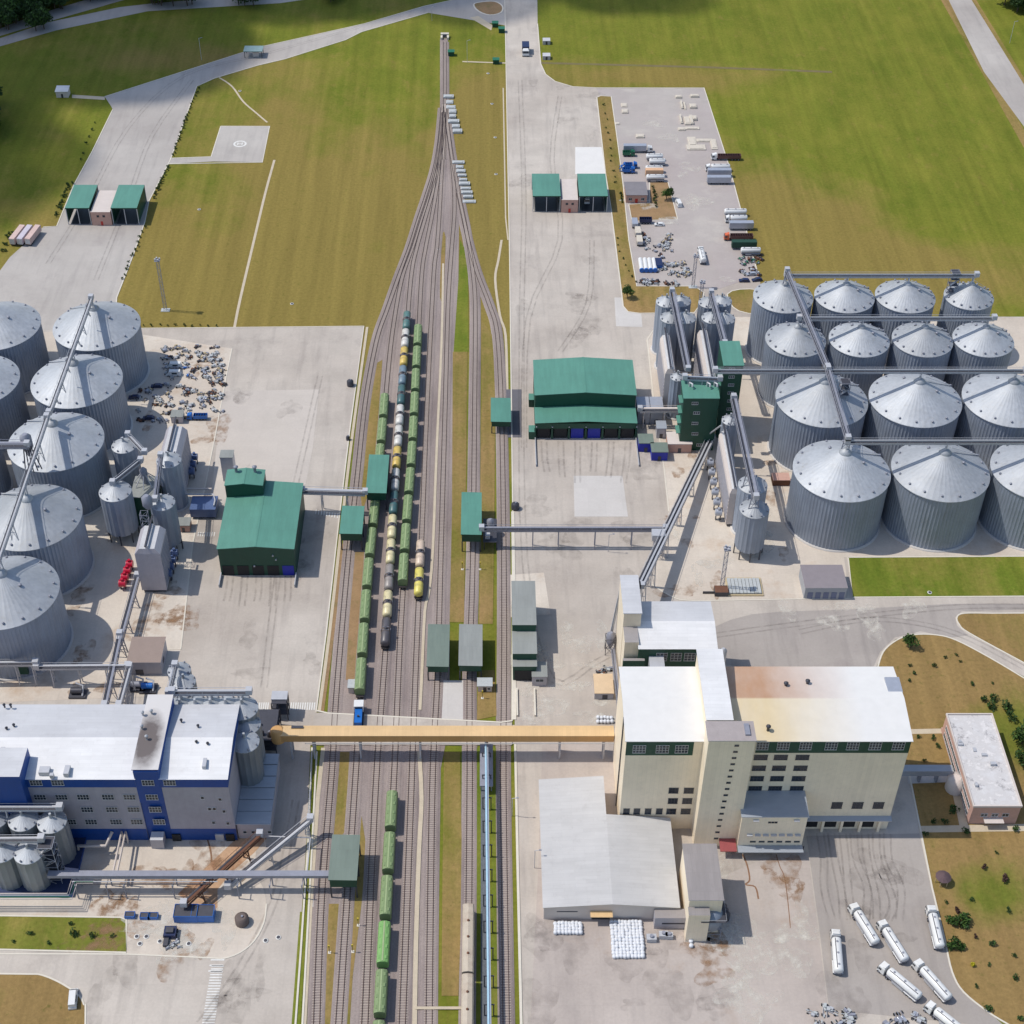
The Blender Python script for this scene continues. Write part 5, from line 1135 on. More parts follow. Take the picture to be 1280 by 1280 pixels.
# ---- slim silos east
gE = 'slim silos of the east dryer'
for px, py, r, h, lb in ((833, 377, 3.9, 23, 'rear left of the western four'), (851, 376, 3.9, 23, 'rear right of the western four'), (838, 397, 3.9, 23, 'front left of the western four'), (857, 397, 3.9, 23, 'front right of the western four'),
    (886, 378, 3.9, 23, 'rear left of the eastern four'), (902, 376, 3.9, 23, 'rear right of the eastern four'), (890, 397, 3.9, 23, 'front left of the eastern four'), (906, 398, 3.9, 23, 'front right of the eastern four'),
    (847, 471, 2.6, 18, 'single one with white cone left of the broad green tower'), (913, 525, 3.0, 19, 'single one below the tall green tower'), (941, 606, 4.8, 20, 'rear of the two hopper silos by the yard corner')):
    smallsilo('slim ribbed silo, '+lb, px, py, r, h, None, gE)
smallsilo('slim ribbed hopper silo on legs, front of the two by the yard corner', 943, 636, 4.8, 20, None, gE, legs=4)
A = V3(840, 364, 29); B = V3(860, 462, 26); conveyor('pair conveyor over the western four slim silos', A, B, legs=(.1, .35), legz=24, w=2.2)
A = V3(889, 366, 29); B = V3(906, 430, 31); conveyor('single conveyor over the eastern four slim silos', A, B, legs=(.1, .4), legz=24, w=1.8)
A = V3(917, 497, 28); B = V3(945, 622, 27); conveyor('steep grey conveyor from the tall green tower to the hopper silos', A, B, legs=(.15, .75, .98), legz=20, w=2.2)
A = V3(856, 472, 27); B = V3(900, 474, 27); conveyor('short pipe conveyor between the green towers', A, B, w=1.6, m=SILVER, legs=(.1, .5, .9), legz=22)
# dryers
def dryer(label, xl, xr, yb, yf, z, ybase=None, fan=None, fx=0, nf=0, wm=PLAST, grp='grain dryers'):
    R = rect(xl, xr, yb, yf, z); x0, x1, y0, y1 = R
    t = thing('grain_dryer', label, 'dryer', ((x0+x1)/2, y0, 0), grp)
    b = MB(); b.box(x0, x1, y0, y1, 1.2, z-2, wm); b.build('column', t)
    b = MB(); xm = (x0+x1)/2; b.hull([(x0, y0, z-1.99), (x1, y0, z-1.99), (x1, y1, z-1.99), (x0, y1, z-1.99)], [(x0+(x1-x0)*.2, y0+.4, z), (x1-(x1-x0)*.2, y0+.4, z), (x1-(x1-x0)*.2, y1-.4, z), (x0+(x1-x0)*.2, y1-.4, z)], wm, WHITEG); b.build('hood', t)
    n = int((z-5)/1.6)
    for k in range(n): pass
    b = MB()
    for k in range(n):
        b.box(x0-.12, x0-.01, y0+.4, y1-.4, 2.5+k*1.6, 3.4+k*1.6, STEEL)
        b.box(x1+.01, x1+.12, y0+.4, y1-.4, 2.5+k*1.6, 3.4+k*1.6, STEEL)
    b.build('louvres', t)
    b = MB(); b.box(xm-.5, xm+.5, y0+.5, y1-.5, z+.01, z+1.0, STEELW); b.bar((xm-.3, y0, z+1.3), (xm-.3, y1+3, z+1.6), .5, .4, STEELD); b.build('top_auger', t)
    b = MB(); b.box(x0+.5, x1-.5, y0+.5, y1-.5, 0, 1.19, STEELD); b.build('base', t)
    return R
def fans(label, P, m, grp):
    for k, (px, py, z) in enumerate(P):
        x, y = G(px, py, z) if z > 0 else (px, py)
        z = abs(z); t = thing('fan_unit', label % ORD[k], 'fan', (x, y, 0), grp)
        b = MB(); n = 16; b.tube([(x-1.1, y, z), (x+1.1, y, z)], 1.25, m, n); b.tube([(x-1.25, y, z), (x-1.0, y, z)], .9, STEELW, 12); b.build('drum', t)
        b = MB(); b.tube([(x, y, z+1.1), (x, y, z+2.0)], .5, m); b.build('outlet', t)
        for dx in (-.8, .8): boxpart(t, 'leg', x+dx-.12, x+dx+.12, y-.5, y+.5, 0, z-1, STEELD)
dryer('white dryer column left of the western slim silos', 832, 846, 418, 462, 19)
dryer('white dryer column in front of the eastern slim silos', 883, 898, 412, 474, 20)
RD = dryer('white dryer column beside the slim silo below the green tower', 913, 926, 538, 612, 17)
fans('silver dryer fan at the foot of the lower east dryer, %s from the top', [(RD[0]-2.2, RD[3]-1.5-k*(RD[3]-RD[2]-2)/5.6, -3.4) for k in range(6)], SILVER, 'silver dryer fans')
dryer('grey dryer behind the small west silos', 198, 225, 532, 567, 18, wm=GREYW)
dryer('grey dryer tower between red and blue fans', 167, 199, 656, 687, 19.5, wm=GREYW)
fans('crimson dryer fan left of the grey dryer tower, %s from the top', [(162-k*3, 705+k*8, 2.6) for k in range(4)], REDFAN, 'crimson dryer fans')
fans('slate blue dryer fan right of the grey dryer tower, %s from the top', [(218-k*2.5, 691+k*8.5, 3.2) for k in range(4)], BLUEFAN, 'slate blue dryer fans')
fans('slate blue dryer fan right of the rear grey dryer, %s from the top', [(243-k*2, 571+k*9, 3.2) for k in range(3)], BLUEFAN, 'slate blue dryer fans')
gW = 'small silos of the west dryer'
for px, py, r, h, lg, lb in ((155, 557, 4.2, 20, 0, 'rear left one'), (144, 614, 5.3, 20, 4, 'large one on legs at the left'), (211, 575, 4.2, 20, 0, 'rear right one against the dryer'), (203, 628, 4.1, 21, 4, 'middle one behind the dryer tower')):
    smallsilo('ribbed steel silo of the west dryer group, '+lb, px, py, r, h, None, gW, lg)
R = rect(163, 192, 596, 622, 13); t = shed('green_tower', 'low dark green tower with pipes among the west dryer silos', 'tower', R, 13, .3, 'flat', GREENW, GREYR, .2)
b = MB(); q = ((R[0]+R[1])/2, (R[2]+R[3])/2); b.lathe(q[0], q[1]+2, [(.8, 13.3), (1.3, 17), (1.3, 19), (.5, 20)], 12, STEEL)
for k in range(8): a_ = k*pi/4; b.tube([(q[0]+cos(a_)*.6, q[1]+2+sin(a_)*.6, 18), (q[0]+cos(a_)*4, q[1]+2+sin(a_)*4, 13.5)], .18, STEELW, 6)
b.build('distributor', t)
A = V3(160, 544, 23); B = V3(181, 566, 22); conveyor('short pale conveyor from the rear left small silo', A, B, w=1, m=STEELW)
A = V3(141, 604, 23); B = V3(176, 576, 22); conveyor('short pale conveyor from the legged small silo', A, B, w=1, m=STEELW)
A = V3(194, 625, 24); B = V3(201, 570, 24); conveyor('lattice conveyor along the top of the west dryers', A, B, w=1.3, legs=(.5,), legz=20)
q = V3(184, 628, 24); b = MB(); b.lathe(q[0], q[1], [(.5, 21), (1.7, 23), (1.7, 26), (.8, 27)], 14, STEEL); lattice(b, q[0]-1, q[1]-3, 0, 22, 2.4, STEEL, 2.4); tag(b.build('bucket_elevator'), 'silver bucket elevator head above the grey dryer tower', 'elevator head')
for k, (px, w_) in enumerate(((247, 5), (263, 5))):
    q = G(px, 630, 4); b = MB(); b.box(q[0]-w_*.45, q[0]+w_*.45, q[1]-3.6, q[1]+3.6, 1, 4.6, BLUEFAN); b.box(q[0]-w_*.3, q[0]+w_*.3, q[1]-3, q[1]+3, 0, 1, STEELD); tag(b.build('container'), 'dark slate container behind the west hall, '+('left', 'right')[k], 'container', 'slate containers')
q = G(256, 618, 5); b = MB(); b.tube([(q[0]-9, q[1], 5), (q[0]+3, q[1], 5), (q[0]+4, q[1]-3, 5), (q[0]+4, q[1]-6, 5)], .3, STEELW); b.tube([(q[0]-9, q[1]+3, 5), (q[0]+2, q[1]+3, 5)], .35, PLAST)
for dx in (-8, 0, 3): b.box(q[0]+dx-.1, q[0]+dx+.1, q[1]-.1, q[1]+.1, 0, 5, STEEL)
tag(b.build('pipe_run'), 'cream pipes on posts beside the slate containers', 'pipes')
for k, (px, py) in enumerate(((230, 655), (222, 520), (287, 592))):
    q = G(px, py, 2); tt = shed('kiosk', ('small pink hut in the shade of the west dryer', 'narrow grey hut behind the rear west dryer', 'grey fan box beside the west hall raised block')[k], 'hut', [q[0]-2.2, q[0]+2.2, q[1]-2, q[1]+2], 3 if k < 2 else 11, wm=(BRICK, GREYW, SILVER)[k], rm=GREYR, over=.2); boxpart(tt, 'door', q[0]-.5, q[0]+.5, q[1]-2.08, q[1]-2.01, 0, 2, STEELD)
# west inclined tube & trestle conveyors
A = V3(172, 720, 6); B = V3(150, 800, 6); conveyor('grey tube conveyor from the dryer tower, upper length', A, B, legs=(.3, .7, .98), w=1.8, m=STEEL)
A = V3(150, 793, 7); B = V3(131, 882, 9); conveyor('grey tube conveyor towards the blue plant, lower length', A, B, legs=(.1, .4, .7), w=1.8, m=STEEL)
for lb, a_, b_ in (('high pale pipe conveyor at the left photo edge', (-60, 830, 9), (45, 829, 9)), ('pale pipe conveyor on trestles above the plant roof', (46, 834, 8), (160, 833, 8)), ('short pale conveyor dropping to the plant roof', (162, 834, 8.5), (149, 882, 10))):
    conveyor(lb, V3(*a_), V3(*b_), legs=(.15, .45, .75, .95), w=1.4, m=STEELW)
b = MB(); q = G(23, 843, 0); b.box(q[0]-4, q[0]+4, q[1]-1.8, q[1]+1.8, 2, 5.5, GREENW); b.box(q[0]-3.5, q[0]+3.5, q[1]-1.2, q[1]+1.2, 0, 2, STEELD); tag(b.build('hopper_unit'), 'dark green hopper box under the pipe conveyor at the left', 'hopper')
for k, (px, py) in enumerate(((98, 868), (173, 860), (186, 862))):
    q = G(px, py); t = thing('motor_skid', 'dark machinery skid '+('behind the plant roof near the left', 'beside the brown roofed box', 'with blue hood behind the raised bay')[k], 'machinery', (q[0], q[1], 0))
    b = MB(); b.box(q[0]-2.6, q[0]+2.6, q[1]-2, q[1]+2, 0, .8, STEELD); b.build('skid', t)
    b = MB(); b.tube([(q[0]-2, q[1], 1.8), (q[0]+1.5, q[1], 1.8)], 1, (STEELD, STEEL, BLUEP)[k], 12); b.build('motor', t)
    b = MB(); b.tube([(q[0]+1.7, q[1]-1.4, .9), (q[0]+1.7, q[1]+1, 3), (q[0]-.6, q[1]+1.5, 3.6)], .3, STEELW); b.build('pipe', t)
# ---- bins in front of the blue plant
for k, (px, py, r) in enumerate(((-8, 1022, 4), (29, 1024, 4), (65, 1027, 3.9))): smallsilo('galvanised bin in the rear row before the blue plant, '+ORD[k]+' from the left', px, py, r, 16, GALD, 'galvanised bins before the blue plant', rm=GALR)
for k, (px, py, r) in enumerate(((3, 1063, 3.9), (36, 1065, 3.9))): smallsilo('galvanised bin in the front row before the blue plant, '+('left', 'right')[k]+' one', px, py, r, 14, GALD, 'galvanised bins before the blue plant', rm=GALR)
conveyor('pale conveyor over the rear row of galvanised bins', V3(-60, 1010, 20), V3(75, 1010, 20), w=1.3, m=STEELW, legs=(.5, .95), legz=17)
conveyor('pale conveyor over the front row of galvanised bins', V3(-60, 1050, 18), V3(52, 1049, 18), w=1.3, m=STEELW, legs=(.5, .95), legz=15)
tower('silver lattice stair tower right of the galvanised bins', 72, 1100, 17, 4, m=SILVER)
R = [G(-60, 1120)[0], G(92, 1120)[0], G(0, 1122)[1], G(0, 1048)[1]]
b = MB(); b.box(R[0], R[1], R[2], R[3], 0, 1.2, BLUEW, M('dark plinth', C(40, 56, 96), .7)); tag(b.build('bin_plinth'), 'low blue plinth carrying the galvanised bins', 'plinth')
# pipe rack
t = thing('pipe_rack', 'long rack of grey and cream pipes from the bins to the dull green shed', 'pipe rack', (*G(200, 1092), 0))
y_ = G(0, 1093, 7)[1]; xa = G(60, 1093, 7)[0]; xb = c5[1][0]
b = MB(); b.bar((xa, y_, 7), (xb, y_, 7), 1.8, 1.1, STEEL); b.build('main_gallery', t)
for k, (py, r, m, xe) in enumerate(((1098, .22, PLAST, 272), (1102, .16, STEELW, 272), (1105, .2, STEELD, 262))):
    q = G(90, py, 5.5); e = G(xe, py, 5.5); b = MB(); b.tube([(q[0], q[1], 5.5), (e[0], q[1], 5.5)], r, m); b.build('pipe', t)
q = G(90, 1098, 5.5); q2 = G(84, 1117, 5.5); q3 = G(-60, 1117, 5.5)
for k, m in enumerate((PLAST, STEELW, GREENP, PLAST)):
    d = k*.55; b = MB(); b.tube([(q[0]+6, q[1]-d, 5.5), (q[0]+d, q[1]-d, 5.5), (q2[0]+d, q2[1]-d, 5.5), (q3[0], q2[1]-d, 5.5)], .17, m, 6); b.build('pipe', t)
for px in (100, 138, 160, 220, 300, 340, 380):
    q = G(px, 1100, 3)[0]; b = MB()
    for dy in (-3, 1.2): b.box(q-.15, q+.15, y_+dy-.15, y_+dy+.15, 0, 6.4, STEEL)
    b.box(q-.1, q+.1, y_-3, y_+1.2, 5.1, 5.3, STEEL); b.build('rack_leg', t)
for k, px in enumerate((152, 157)):
    a_ = V3(px, 1040, 5); c_ = V3(px-11, 1092, 5.6); tag(MB().tube([(a_[0], a_[1], 0), a_, c_], .3, PLAST).build('pipe_run'), 'cream pipe from the plant wall down to the rack, '+('left', 'right')[k]+' of two', 'pipe', 'cream pipes to the rack')
a_ = V3(140, 1040, 4); tag(MB().tube([(a_[0], a_[1], 4), (a_[0]-1.2, a_[1]-4, 3), (a_[0]-9, a_[1]-4, 3), (a_[0]-9, a_[1]-4, 0)], .45, PLAST).build('pipe_run'), 'thick bent cream pipe at the plant foot', 'pipe')
# diagonal conveyors at lower left
A = V3(388, 1024, 7); B = V3(285, 1108, 3); conveyor('pale grey diagonal conveyor crossing the pipe rack', A, B, legs=(.05, .5), w=1.6, m=STEELW)
A = V3(325, 1043, 6); B = V3(230, 1130, 4.5); conveyor('rusty brown diagonal conveyor feeding the blue containers', A, B, legs=(.2, .5, .8), w=1.8, m=RUST)
b = MB(); q = V3(330, 1045, 5); q2 = V3(388, 1047, 5); b.tube([(q[0], q[1], 0), q, q2, (q2[0], q2[1], 0)], .18, STEELW); q3 = V3(383, 1100, 5); b.tube([q2, q3, (q3[0], q3[1], 0)], .18, STEELW); tag(b.build('pipe_run'), 'thin white pipe frame at the apron edge', 'pipe')
b = MB(); q = V3(391, 940, 1.6)
for k in range(22):
    y0_ = 940+k*5; a_ = V3(390-k*.3, y0_, .9)
    b.box(a_[0]-.08, a_[0]+.08, a_[1]-.08, a_[1]+.08, 0, 1.6, STEELW)
a_ = V3(390, 940, 1.5); c_ = V3(383.5, 1045, 1.5); b.bar(a_, c_, .12, .12, STEELW); b.bar((a_[0], a_[1], .8), (c_[0], c_[1], .8), .12, .12, STEELW)
tag(b.build('fence'), 'white pipe railing along the rail yard edge', 'railing')

# ================================================================ rolling stock
def bogie(t, y):
    b = MB(); b.box(-1.0, -.85, y-1.3, y+1.3, .75, 1.05, WAGD); b.box(.85, 1.0, y-1.3, y+1.3, .75, 1.05, WAGD); b.box(-.85, .85, y-.25, y+.25, .8, 1.1, WAGD)
    o = b.build('bogie', t)
    for dy in (-.92, .92):
        b = MB()
        for s in (-1, 1): b.tube([(s*.7, y+dy, .9), (s*.84, y+dy, .9)], .47, WAGD, 12)
        b.tube([(-.7, y+dy, .9), (.7, y+dy, .9)], .08, WAGD, 6); b.build('wheel', o)
def hopper_wagon(m):
    t = thing('hopper_wagon', 'x', 'wagon'); L = 6.25
    prof = [(-1.4, 1.5), (-1.58, 1.9), (-1.58, 3.7), (-1.35, 4.25), (-.55, 4.62), (.55, 4.62), (1.35, 4.25), (1.58, 3.7), (1.58, 1.9), (1.4, 1.5)]
    b = MB(); n = len(prof); v = []
    for y, k in ((-L, .96), (-L+.25, 1), (L-.25, 1), (L, .96)): v += [(x*k, y, 1.5+(z-1.5)*(k*.5+.5)) for x, z in prof]
    f = [(j*n+i, (j+1)*n+i, (j+1)*n+(i+1) % n, j*n+(i+1) % n) for j in range(3) for i in range(n)]+[list(range(n)), list(range(3*n, 4*n))[::-1]]
    b.add(v, f, m)
    for k in range(9):
        y = -L+.7+k*1.45
        for s in (-1, 1): b.box(s*1.58, s*1.64, y-.06, y+.06, 1.7, 3.7, m)
        b.box(-1.3, 1.3, y-.05, y+.05, 4.3, 4.42, m) if False else None
    b.build('body', t)
    b = MB(); b.box(-.22, .22, -L+.2, L-.2, 4.66, 4.72, M('pale green walkway', C(166, 184, 134), .7)); b.build('roof_walk', t)
    for k in range(4):
        for s in (-1, 1): boxpart(t, 'hatch', s*.78-.28, s*.78+.28, -4.8+k*3.2-.5, -4.8+k*3.2+.5, 4.42, 4.6, m)
    b = MB(); b.box(-1.2, 1.2, -7, 7, 1.1, 1.45, WAGD)
    for y in (-3, 0, 3): b.hull([(-.4, y-.4, .6), (.4, y-.4, .6), (.4, y+.4, .6), (-.4, y+.4, .6)], [(-1.2, y-1.2, 1.5), (1.2, y-1.2, 1.5), (1.2, y+1.2, 1.5), (-1.2, y+1.2, 1.5)], WAGD)
    for s in (-1, 1): b.box(-.15, .15, s*7, s*7.35, 1.0, 1.3, WAGD)
    b.build('underframe', t); bogie(t, -4.9); bogie(t, 4.9); index_kids(t); return t
def tank_wagon(cn):
    m = M('tank paint '+cn, TANKC[cn], .4, 0, .12, .8, C(110, 100, 95), .55, .5, obj=True)
    t = thing('tank_wagon', 'x', 'wagon'); R_ = 1.5; zc = 2.9; n = 20; b = MB(); v = []
    ys = [(-5.45, .3), (-5.3, .75), (-4.95, 1), (4.95, 1), (5.3, .75), (5.45, .3)]
    for y, k in ys:
        for i in range(n): a = 2*pi*i/n; v.append((R_*k*cos(a), y, zc+R_*k*sin(a)))
    b.add(v, [(j*n+i, (j+1)*n+i, (j+1)*n+(i+1) % n, j*n+(i+1) % n) for j in range(5) for i in range(n)]+[list(range(n)), list(range(5*n, 6*n))[::-1]], m, True); b.build('tank', t)
    b = MB(); v = []
    for y in (-.85, .85):
        for i in range(n//2+1): a = pi*i/(n//2); v.append((1.52*cos(a), y, zc+1.52*sin(a)))
    k = n//2+1; b.add(v, [(i, i+1, k+i+1, k+i) for i in range(k-1)], M('tank spill stain', C(110, 98, 92), .6, 0, .35, 1.5, obj=True), True); b.build('stained_band', t)
    b = MB(); b.lathe(0, 0, [(.5, zc+1.45), (.5, zc+1.9), (.3, zc+2.0)], 14, STEELD); b.build('dome', t)
    b = MB(); b.box(-1.1, 1.1, -.7, -.6, zc+1.55, zc+1.62, STEEL); b.box(-1.1, 1.1, .6, .7, zc+1.55, zc+1.62, STEEL)
    for s in (-1, 1): b.box(s*1.5, s*1.6, -.3, .3, 1.3, zc+1.3, STEEL)
    b.build('ladder', t)
    b = MB(); b.box(-1.2, 1.2, -5.7, 5.7, 1.1, 1.4, WAGD)
    for s in (-1, 1): b.box(-1.4, 1.4, s*5.1-.2, s*5.1+.2, 1.4, 1.9, WAGD); b.box(-.15, .15, s*5.7, s*6.0, 1.0, 1.3, WAGD)
    b.build('underframe', t); bogie(t, -3.9); bogie(t, 3.9); index_kids(t); return t
def box_wagon():
    t = thing('covered_wagon', 'x', 'wagon'); L = 10.4
    b = MB(); prof = [(-1.55, 1.3), (-1.55, 3.9), (-1.2, 4.35), (0, 4.6), (1.2, 4.35), (1.55, 3.9), (1.55, 1.3)]; n = len(prof)
    v = [(x, y, z) for y in (-L, L) for x, z in prof]; b.add(v, [(i, n+i, n+(i+1) % n, (i+1) % n) for i in range(n)]+[list(range(n)), list(range(n, 2*n))[::-1]], BEIGE); b.build('body', t)
    for y in (-4, 4): boxpart(t, 'door', 1.56, 1.62, y-1.5, y+1.5, 1.5, 3.8, BEIGE)
    for y in (-5, 0, 5):
        b = MB(); b.lathe(0, y, [(.35, 4.55), (.35, 4.75), (.1, 4.85)], 10, RUST); b.build('roof_vent', t)
    boxpart(t, 'underframe', -1.2, 1.2, -L-.3, L+.3, .95, 1.28, WAGD); bogie(t, -7.5); bogie(t, 7.5); index_kids(t); return t
def along(track, Y):
    P = TW[track]
    for i in range(len(P)-1):
        a, c = P[i], P[i+1]
        if (a[1]-Y)*(c[1]-Y) <= 0 and a[1] != c[1]:
            f = (Y-a[1])/(c[1]-a[1]); return a[0]+(c[0]-a[0])*f, atan2(c[1]-a[1], c[0]-a[0])-pi/2
    return P[0][0], 0
USED = {}
def train(track, y_top, y_bot, n, tmpl, labels, group, z=4.5):
    Ya, Yb = G(0, y_top, z)[1], G(0, y_bot, z)[1]; L = (Ya-Yb)/n
    for k in range(n):
        Y = Ya-L*(k+.5); x, a = along(track, Y)
        t = tmpl[k] if isinstance(tmpl, list) else tmpl
        nat = {'hopper_wagon': 14.7, 'tank_wagon': 12.0, 'covered_wagon': 21.4}[t.name.split('.')[0]]
        place(t, (x, Y, 0), a, labels(k), group, USED, (1, L/nat, 1))
HG = hopper_wagon(WAGG); HG2 = hopper_wagon(WAGG2)
train('second', 489, 864, 10, HG, lambda k: 'green hopper wagon, '+ORD[k]+' from the far end of the left train', 'green hopper wagons')
train('fourth', 403, 727, 10, HG, lambda k: 'green hopper wagon, '+ORD[k]+' from the far end of the train beside the tank wagons', 'green hopper wagons')
train('fourth', 984, 1337, 6, [HG, HG, HG, HG2, HG, HG], lambda k: 'green hopper wagon, '+ORD[k]+' below the yellow gallery' if k != 3 else 'brightest green hopper wagon, fourth below the yellow gallery', 'green hopper wagons')
tc_ = {k: tank_wagon(k) for k in TANKC}
seq = ['teal', 'white', 'yellow', 'blue', 'deep teal', 'white', 'white', 'yellow', 'white', 'deep teal', 'cream', 'cream', 'grey', 'cream', 'dark grey']
train('third', 386, 803, 15, [tc_[c_] for c_ in seq], lambda k: seq[k]+' tank wagon, '+ORD[k]+' from the far end of the mixed tank train', 'tank wagons')
train('fifth', 671, 741, 2, [tc_['pinkish cream'], tc_['bright yellow']], lambda k: ('pinkish cream tank wagon of the short pair, farther one', 'bright yellow tank wagon of the short pair, nearer one')[k], 'tank wagons')
BW = box_wagon(); train('seventh', 1128, 1310, 2, BW, lambda k: 'long beige covered wagon beside the pipe bridge, '+('farther', 'nearer')[k]+' one', 'beige covered wagons')
# shunter
Y = G(0, 890, 3)[1]; x, a = along('second', Y)
t = thing('locomotive', 'small blue and white shunting locomotive at the end of the left train', 'locomotive', (0, 0, 0))
boxpart(t, 'frame', -1.5, 1.5, -4.4, 4.4, .9, 1.3, WAGD); boxpart(t, 'hood', -1.1, 1.1, -4.1, 1.4, 1.31, 2.9, BLUEP)
b = MB(); b.box(-1.45, 1.45, 1.41, 4.1, 1.31, 3.9, WHITE); b.build('cab', t); boxpart(t, 'windscreen', -1.1, 1.1, 1.34, 1.405, 2.95, 3.6, GLASS); boxpart(t, 'exhaust', -.3, .3, -2, -1.5, 2.91, 3.5, STEELD)
bogie(t, -2.6); bogie(t, 2.6); t.location = (x, Y, 0); t.rotation_euler = (0, 0, a)
# buffer stop
q = G(556, 48); t = thing('buffer_stop', 'pale concrete buffer stop at the far end of the track', 'buffer stop', (q[0], q[1], 0)); b = MB(); b.box(q[0]-2.2, q[0]+2.2, q[1]+1, q[1]+2.4, 0, 2.2, KERB); b.box(q[0]-2.2, q[0]-1.2, q[1]-2, q[1]+.9, 0, 1.4, KERB); b.box(q[0]+1.2, q[0]+2.2, q[1]-2, q[1]+.9, 0, 1.4, KERB); b.build('block', t); boxpart(t, 'buffer_beam', -0+q[0]-.9, q[0]+.9, q[1]+.6, q[1]+.95, .6, 1.6, STEELD)
# ================================================================ road vehicles (built pointing +Y)
WHEEL = MB().tube([(-.15, 0, 0), (.15, 0, 0)], .5, RUBBER, 14).tube([(-.17, 0, 0), (.17, 0, 0)], .24, STEEL, 10).mesh('wheel')
def wheels(t, ys, x=1.05, r=1):
    for y in ys:
        for s in (-1, 1): inst('wheel', WHEEL, t, (s*x, y, .5*r), sc=(1, r, r))
def cabpart(t, y0, m, L=2.2, h=2.9):
    b = MB(); b.hull([(-1.2, y0, .7), (1.2, y0, .7), (1.2, y0+L, .7), (-1.2, y0+L, .7)], [(-1.15, y0, h), (1.15, y0, h), (1.1, y0+L-.35, h), (-1.1, y0+L-.35, h)], m); o = b.build('cab', t)
    b = MB(); b.hull([(-1.05, y0+L-.13, 1.7), (1.05, y0+L-.13, 1.7), (1.05, y0+L-.05, 1.7), (-1.05, y0+L-.05, 1.7)], [(-1.0, y0+L-.32, 2.65), (1.0, y0+L-.32, 2.65), (1.0, y0+L-.24, 2.65), (-1.0, y0+L-.24, 2.65)], GLASS); b.build('windscreen', o)
    for s in (-1, 1): boxpart(o, 'side_window', s*1.18-.02, s*1.18+.02, y0+.9, y0+1.7, 1.75, 2.5, GLASS); boxpart(o, 'mirror', s*1.3-.06, s*1.3+.06, y0+L-.3, y0+L-.15, 1.7, 2.4, STEELD)
    b = MB(); b.hull([(-1, y0+.1, h), (1, y0+.1, h), (.9, y0+L-.6, h), (-.9, y0+L-.6, h)], [(-.9, y0+.1, h+.55), (.9, y0+.1, h+.55), (.8, y0+L-1.2, h+.3), (-.8, y0+L-1.2, h+.3)], m); b.build('wind_deflector', o)
def tanktrailer(t, y0, y1, m):
    b = MB(); n = 18; v = []
    for y, k in ((y0, .55), (y0+.25, .9), (y0+.5, 1), (y1-.5, 1), (y1-.25, .9), (y1, .55)):
        for i in range(n): a = 2*pi*i/n; v.append((1.3*k*cos(a), y, 2.35+1.15*k*sin(a)))
    b.add(v, [(j*n+i, (j+1)*n+i, (j+1)*n+(i+1) % n, j*n+(i+1) % n) for j in range(5) for i in range(n)]+[list(range(n)), list(range(5*n, 6*n))[::-1]], m, True); o = b.build('tank', t)
    for k in range(3): b = MB(); yy = y0+(y1-y0)*(k+.5)/3; b.lathe(0, yy, [(.3, 3.42), (.3, 3.6)], 10, STEEL); b.build('hatch', o)
    boxpart(o, 'catwalk', -.55, -.35, y0+.6, y1-.6, 3.4, 3.46, STEELD)
    boxpart(t, 'chassis', -1.1, 1.1, y0+.2, y1-.2, 1.02, 1.3, STEEL)
    for s in (-1, 1): boxpart(t, 'side_skirt', s*1.2-.04, s*1.2+.04, y0+4.4, y1-2.2, .55, 1.3, STEELW); boxpart(t, 'mudguard', s*1.15-.2, s*1.15+.2, y0+.4, y0+4.2, 1.03, 1.12, WHITE)
def truck(name, label, cat, body, m, cabm=None, L=9.5, cab=True, h=3.8):
    t = thing(name, label, cat)
    yb = -L/2-1; yf = yb+L
    if body == 'tank': tanktrailer(t, yb, yf, m)
    elif body == 'box':
        b = MB(); b.box(-1.25, 1.25, yb, yf, 1.1, h, m); b.build('cargo_body', t); boxpart(t, 'rear_door', -1.1, 1.1, yb-.05, yb-.005, 1.3, h-.2, STEELW); boxpart(t, 'chassis', -.5, .5, yb, yf, .8, 1.09, STEELD)
        b = MB(); b.box(-1.2, 1.2, yb+.05, yf-.05, h+.005, h+.1, m); b.build('body_roof', t)
    else:
        b = MB()
        for q in ((-1.25, -1.15, yb, yf), (1.15, 1.25, yb, yf), (-1.15, 1.15, yb, yb+.1), (-1.15, 1.15, yf-.1, yf)): b.box(*q, 1.1, 2.6, m)
        b.box(-1.15, 1.15, yb+.1, yf-.1, 1.1, 1.25, STEELD)
        for k in range(int(L)): b.box(-1.3, 1.3, yb+.5+k-.05, yb+.5+k+.05, 2.6, 2.68, m)
        b.build('cargo_body', t); boxpart(t, 'chassis', -.5, .5, yb, yf, .8, 1.09, STEELD)
    wheels(t, [yb+1, yb+2.3, yb+3.6])
    if cab:
        cabpart(t, yf+.5, cabm or WHITE); boxpart(t, 'tractor_frame', -.5, .5, yf-1.8, yf+2.4, .55, .8, STEELD); wheels(t, [yf-.6, yf+2.0])
    else: boxpart(t, 'landing_leg', -.6, .6, yf-2, yf-1.8, .05, .95, STEELD)
    index_kids(t); return t
def ang(px0, py0, px1, py1):
    a, c = G(px0, py0), G(px1, py1); return atan2(c[1]-a[1], c[0]-a[0])-pi/2
TT = truck('tanker_truck', 'x', 'tanker truck', 'tank', WHITE, WHITE, 10.2)
gT = 'white tanker trucks on the southeast apron'
def at_mid(x0, y0, x1, y1, z=1.5):
    a, c = G(x0, y0, z), G(x1, y1, z); return ((a[0]+c[0])/2, (a[1]+c[1])/2, 0), atan2(c[1]-a[1], c[0]-a[0])-pi/2
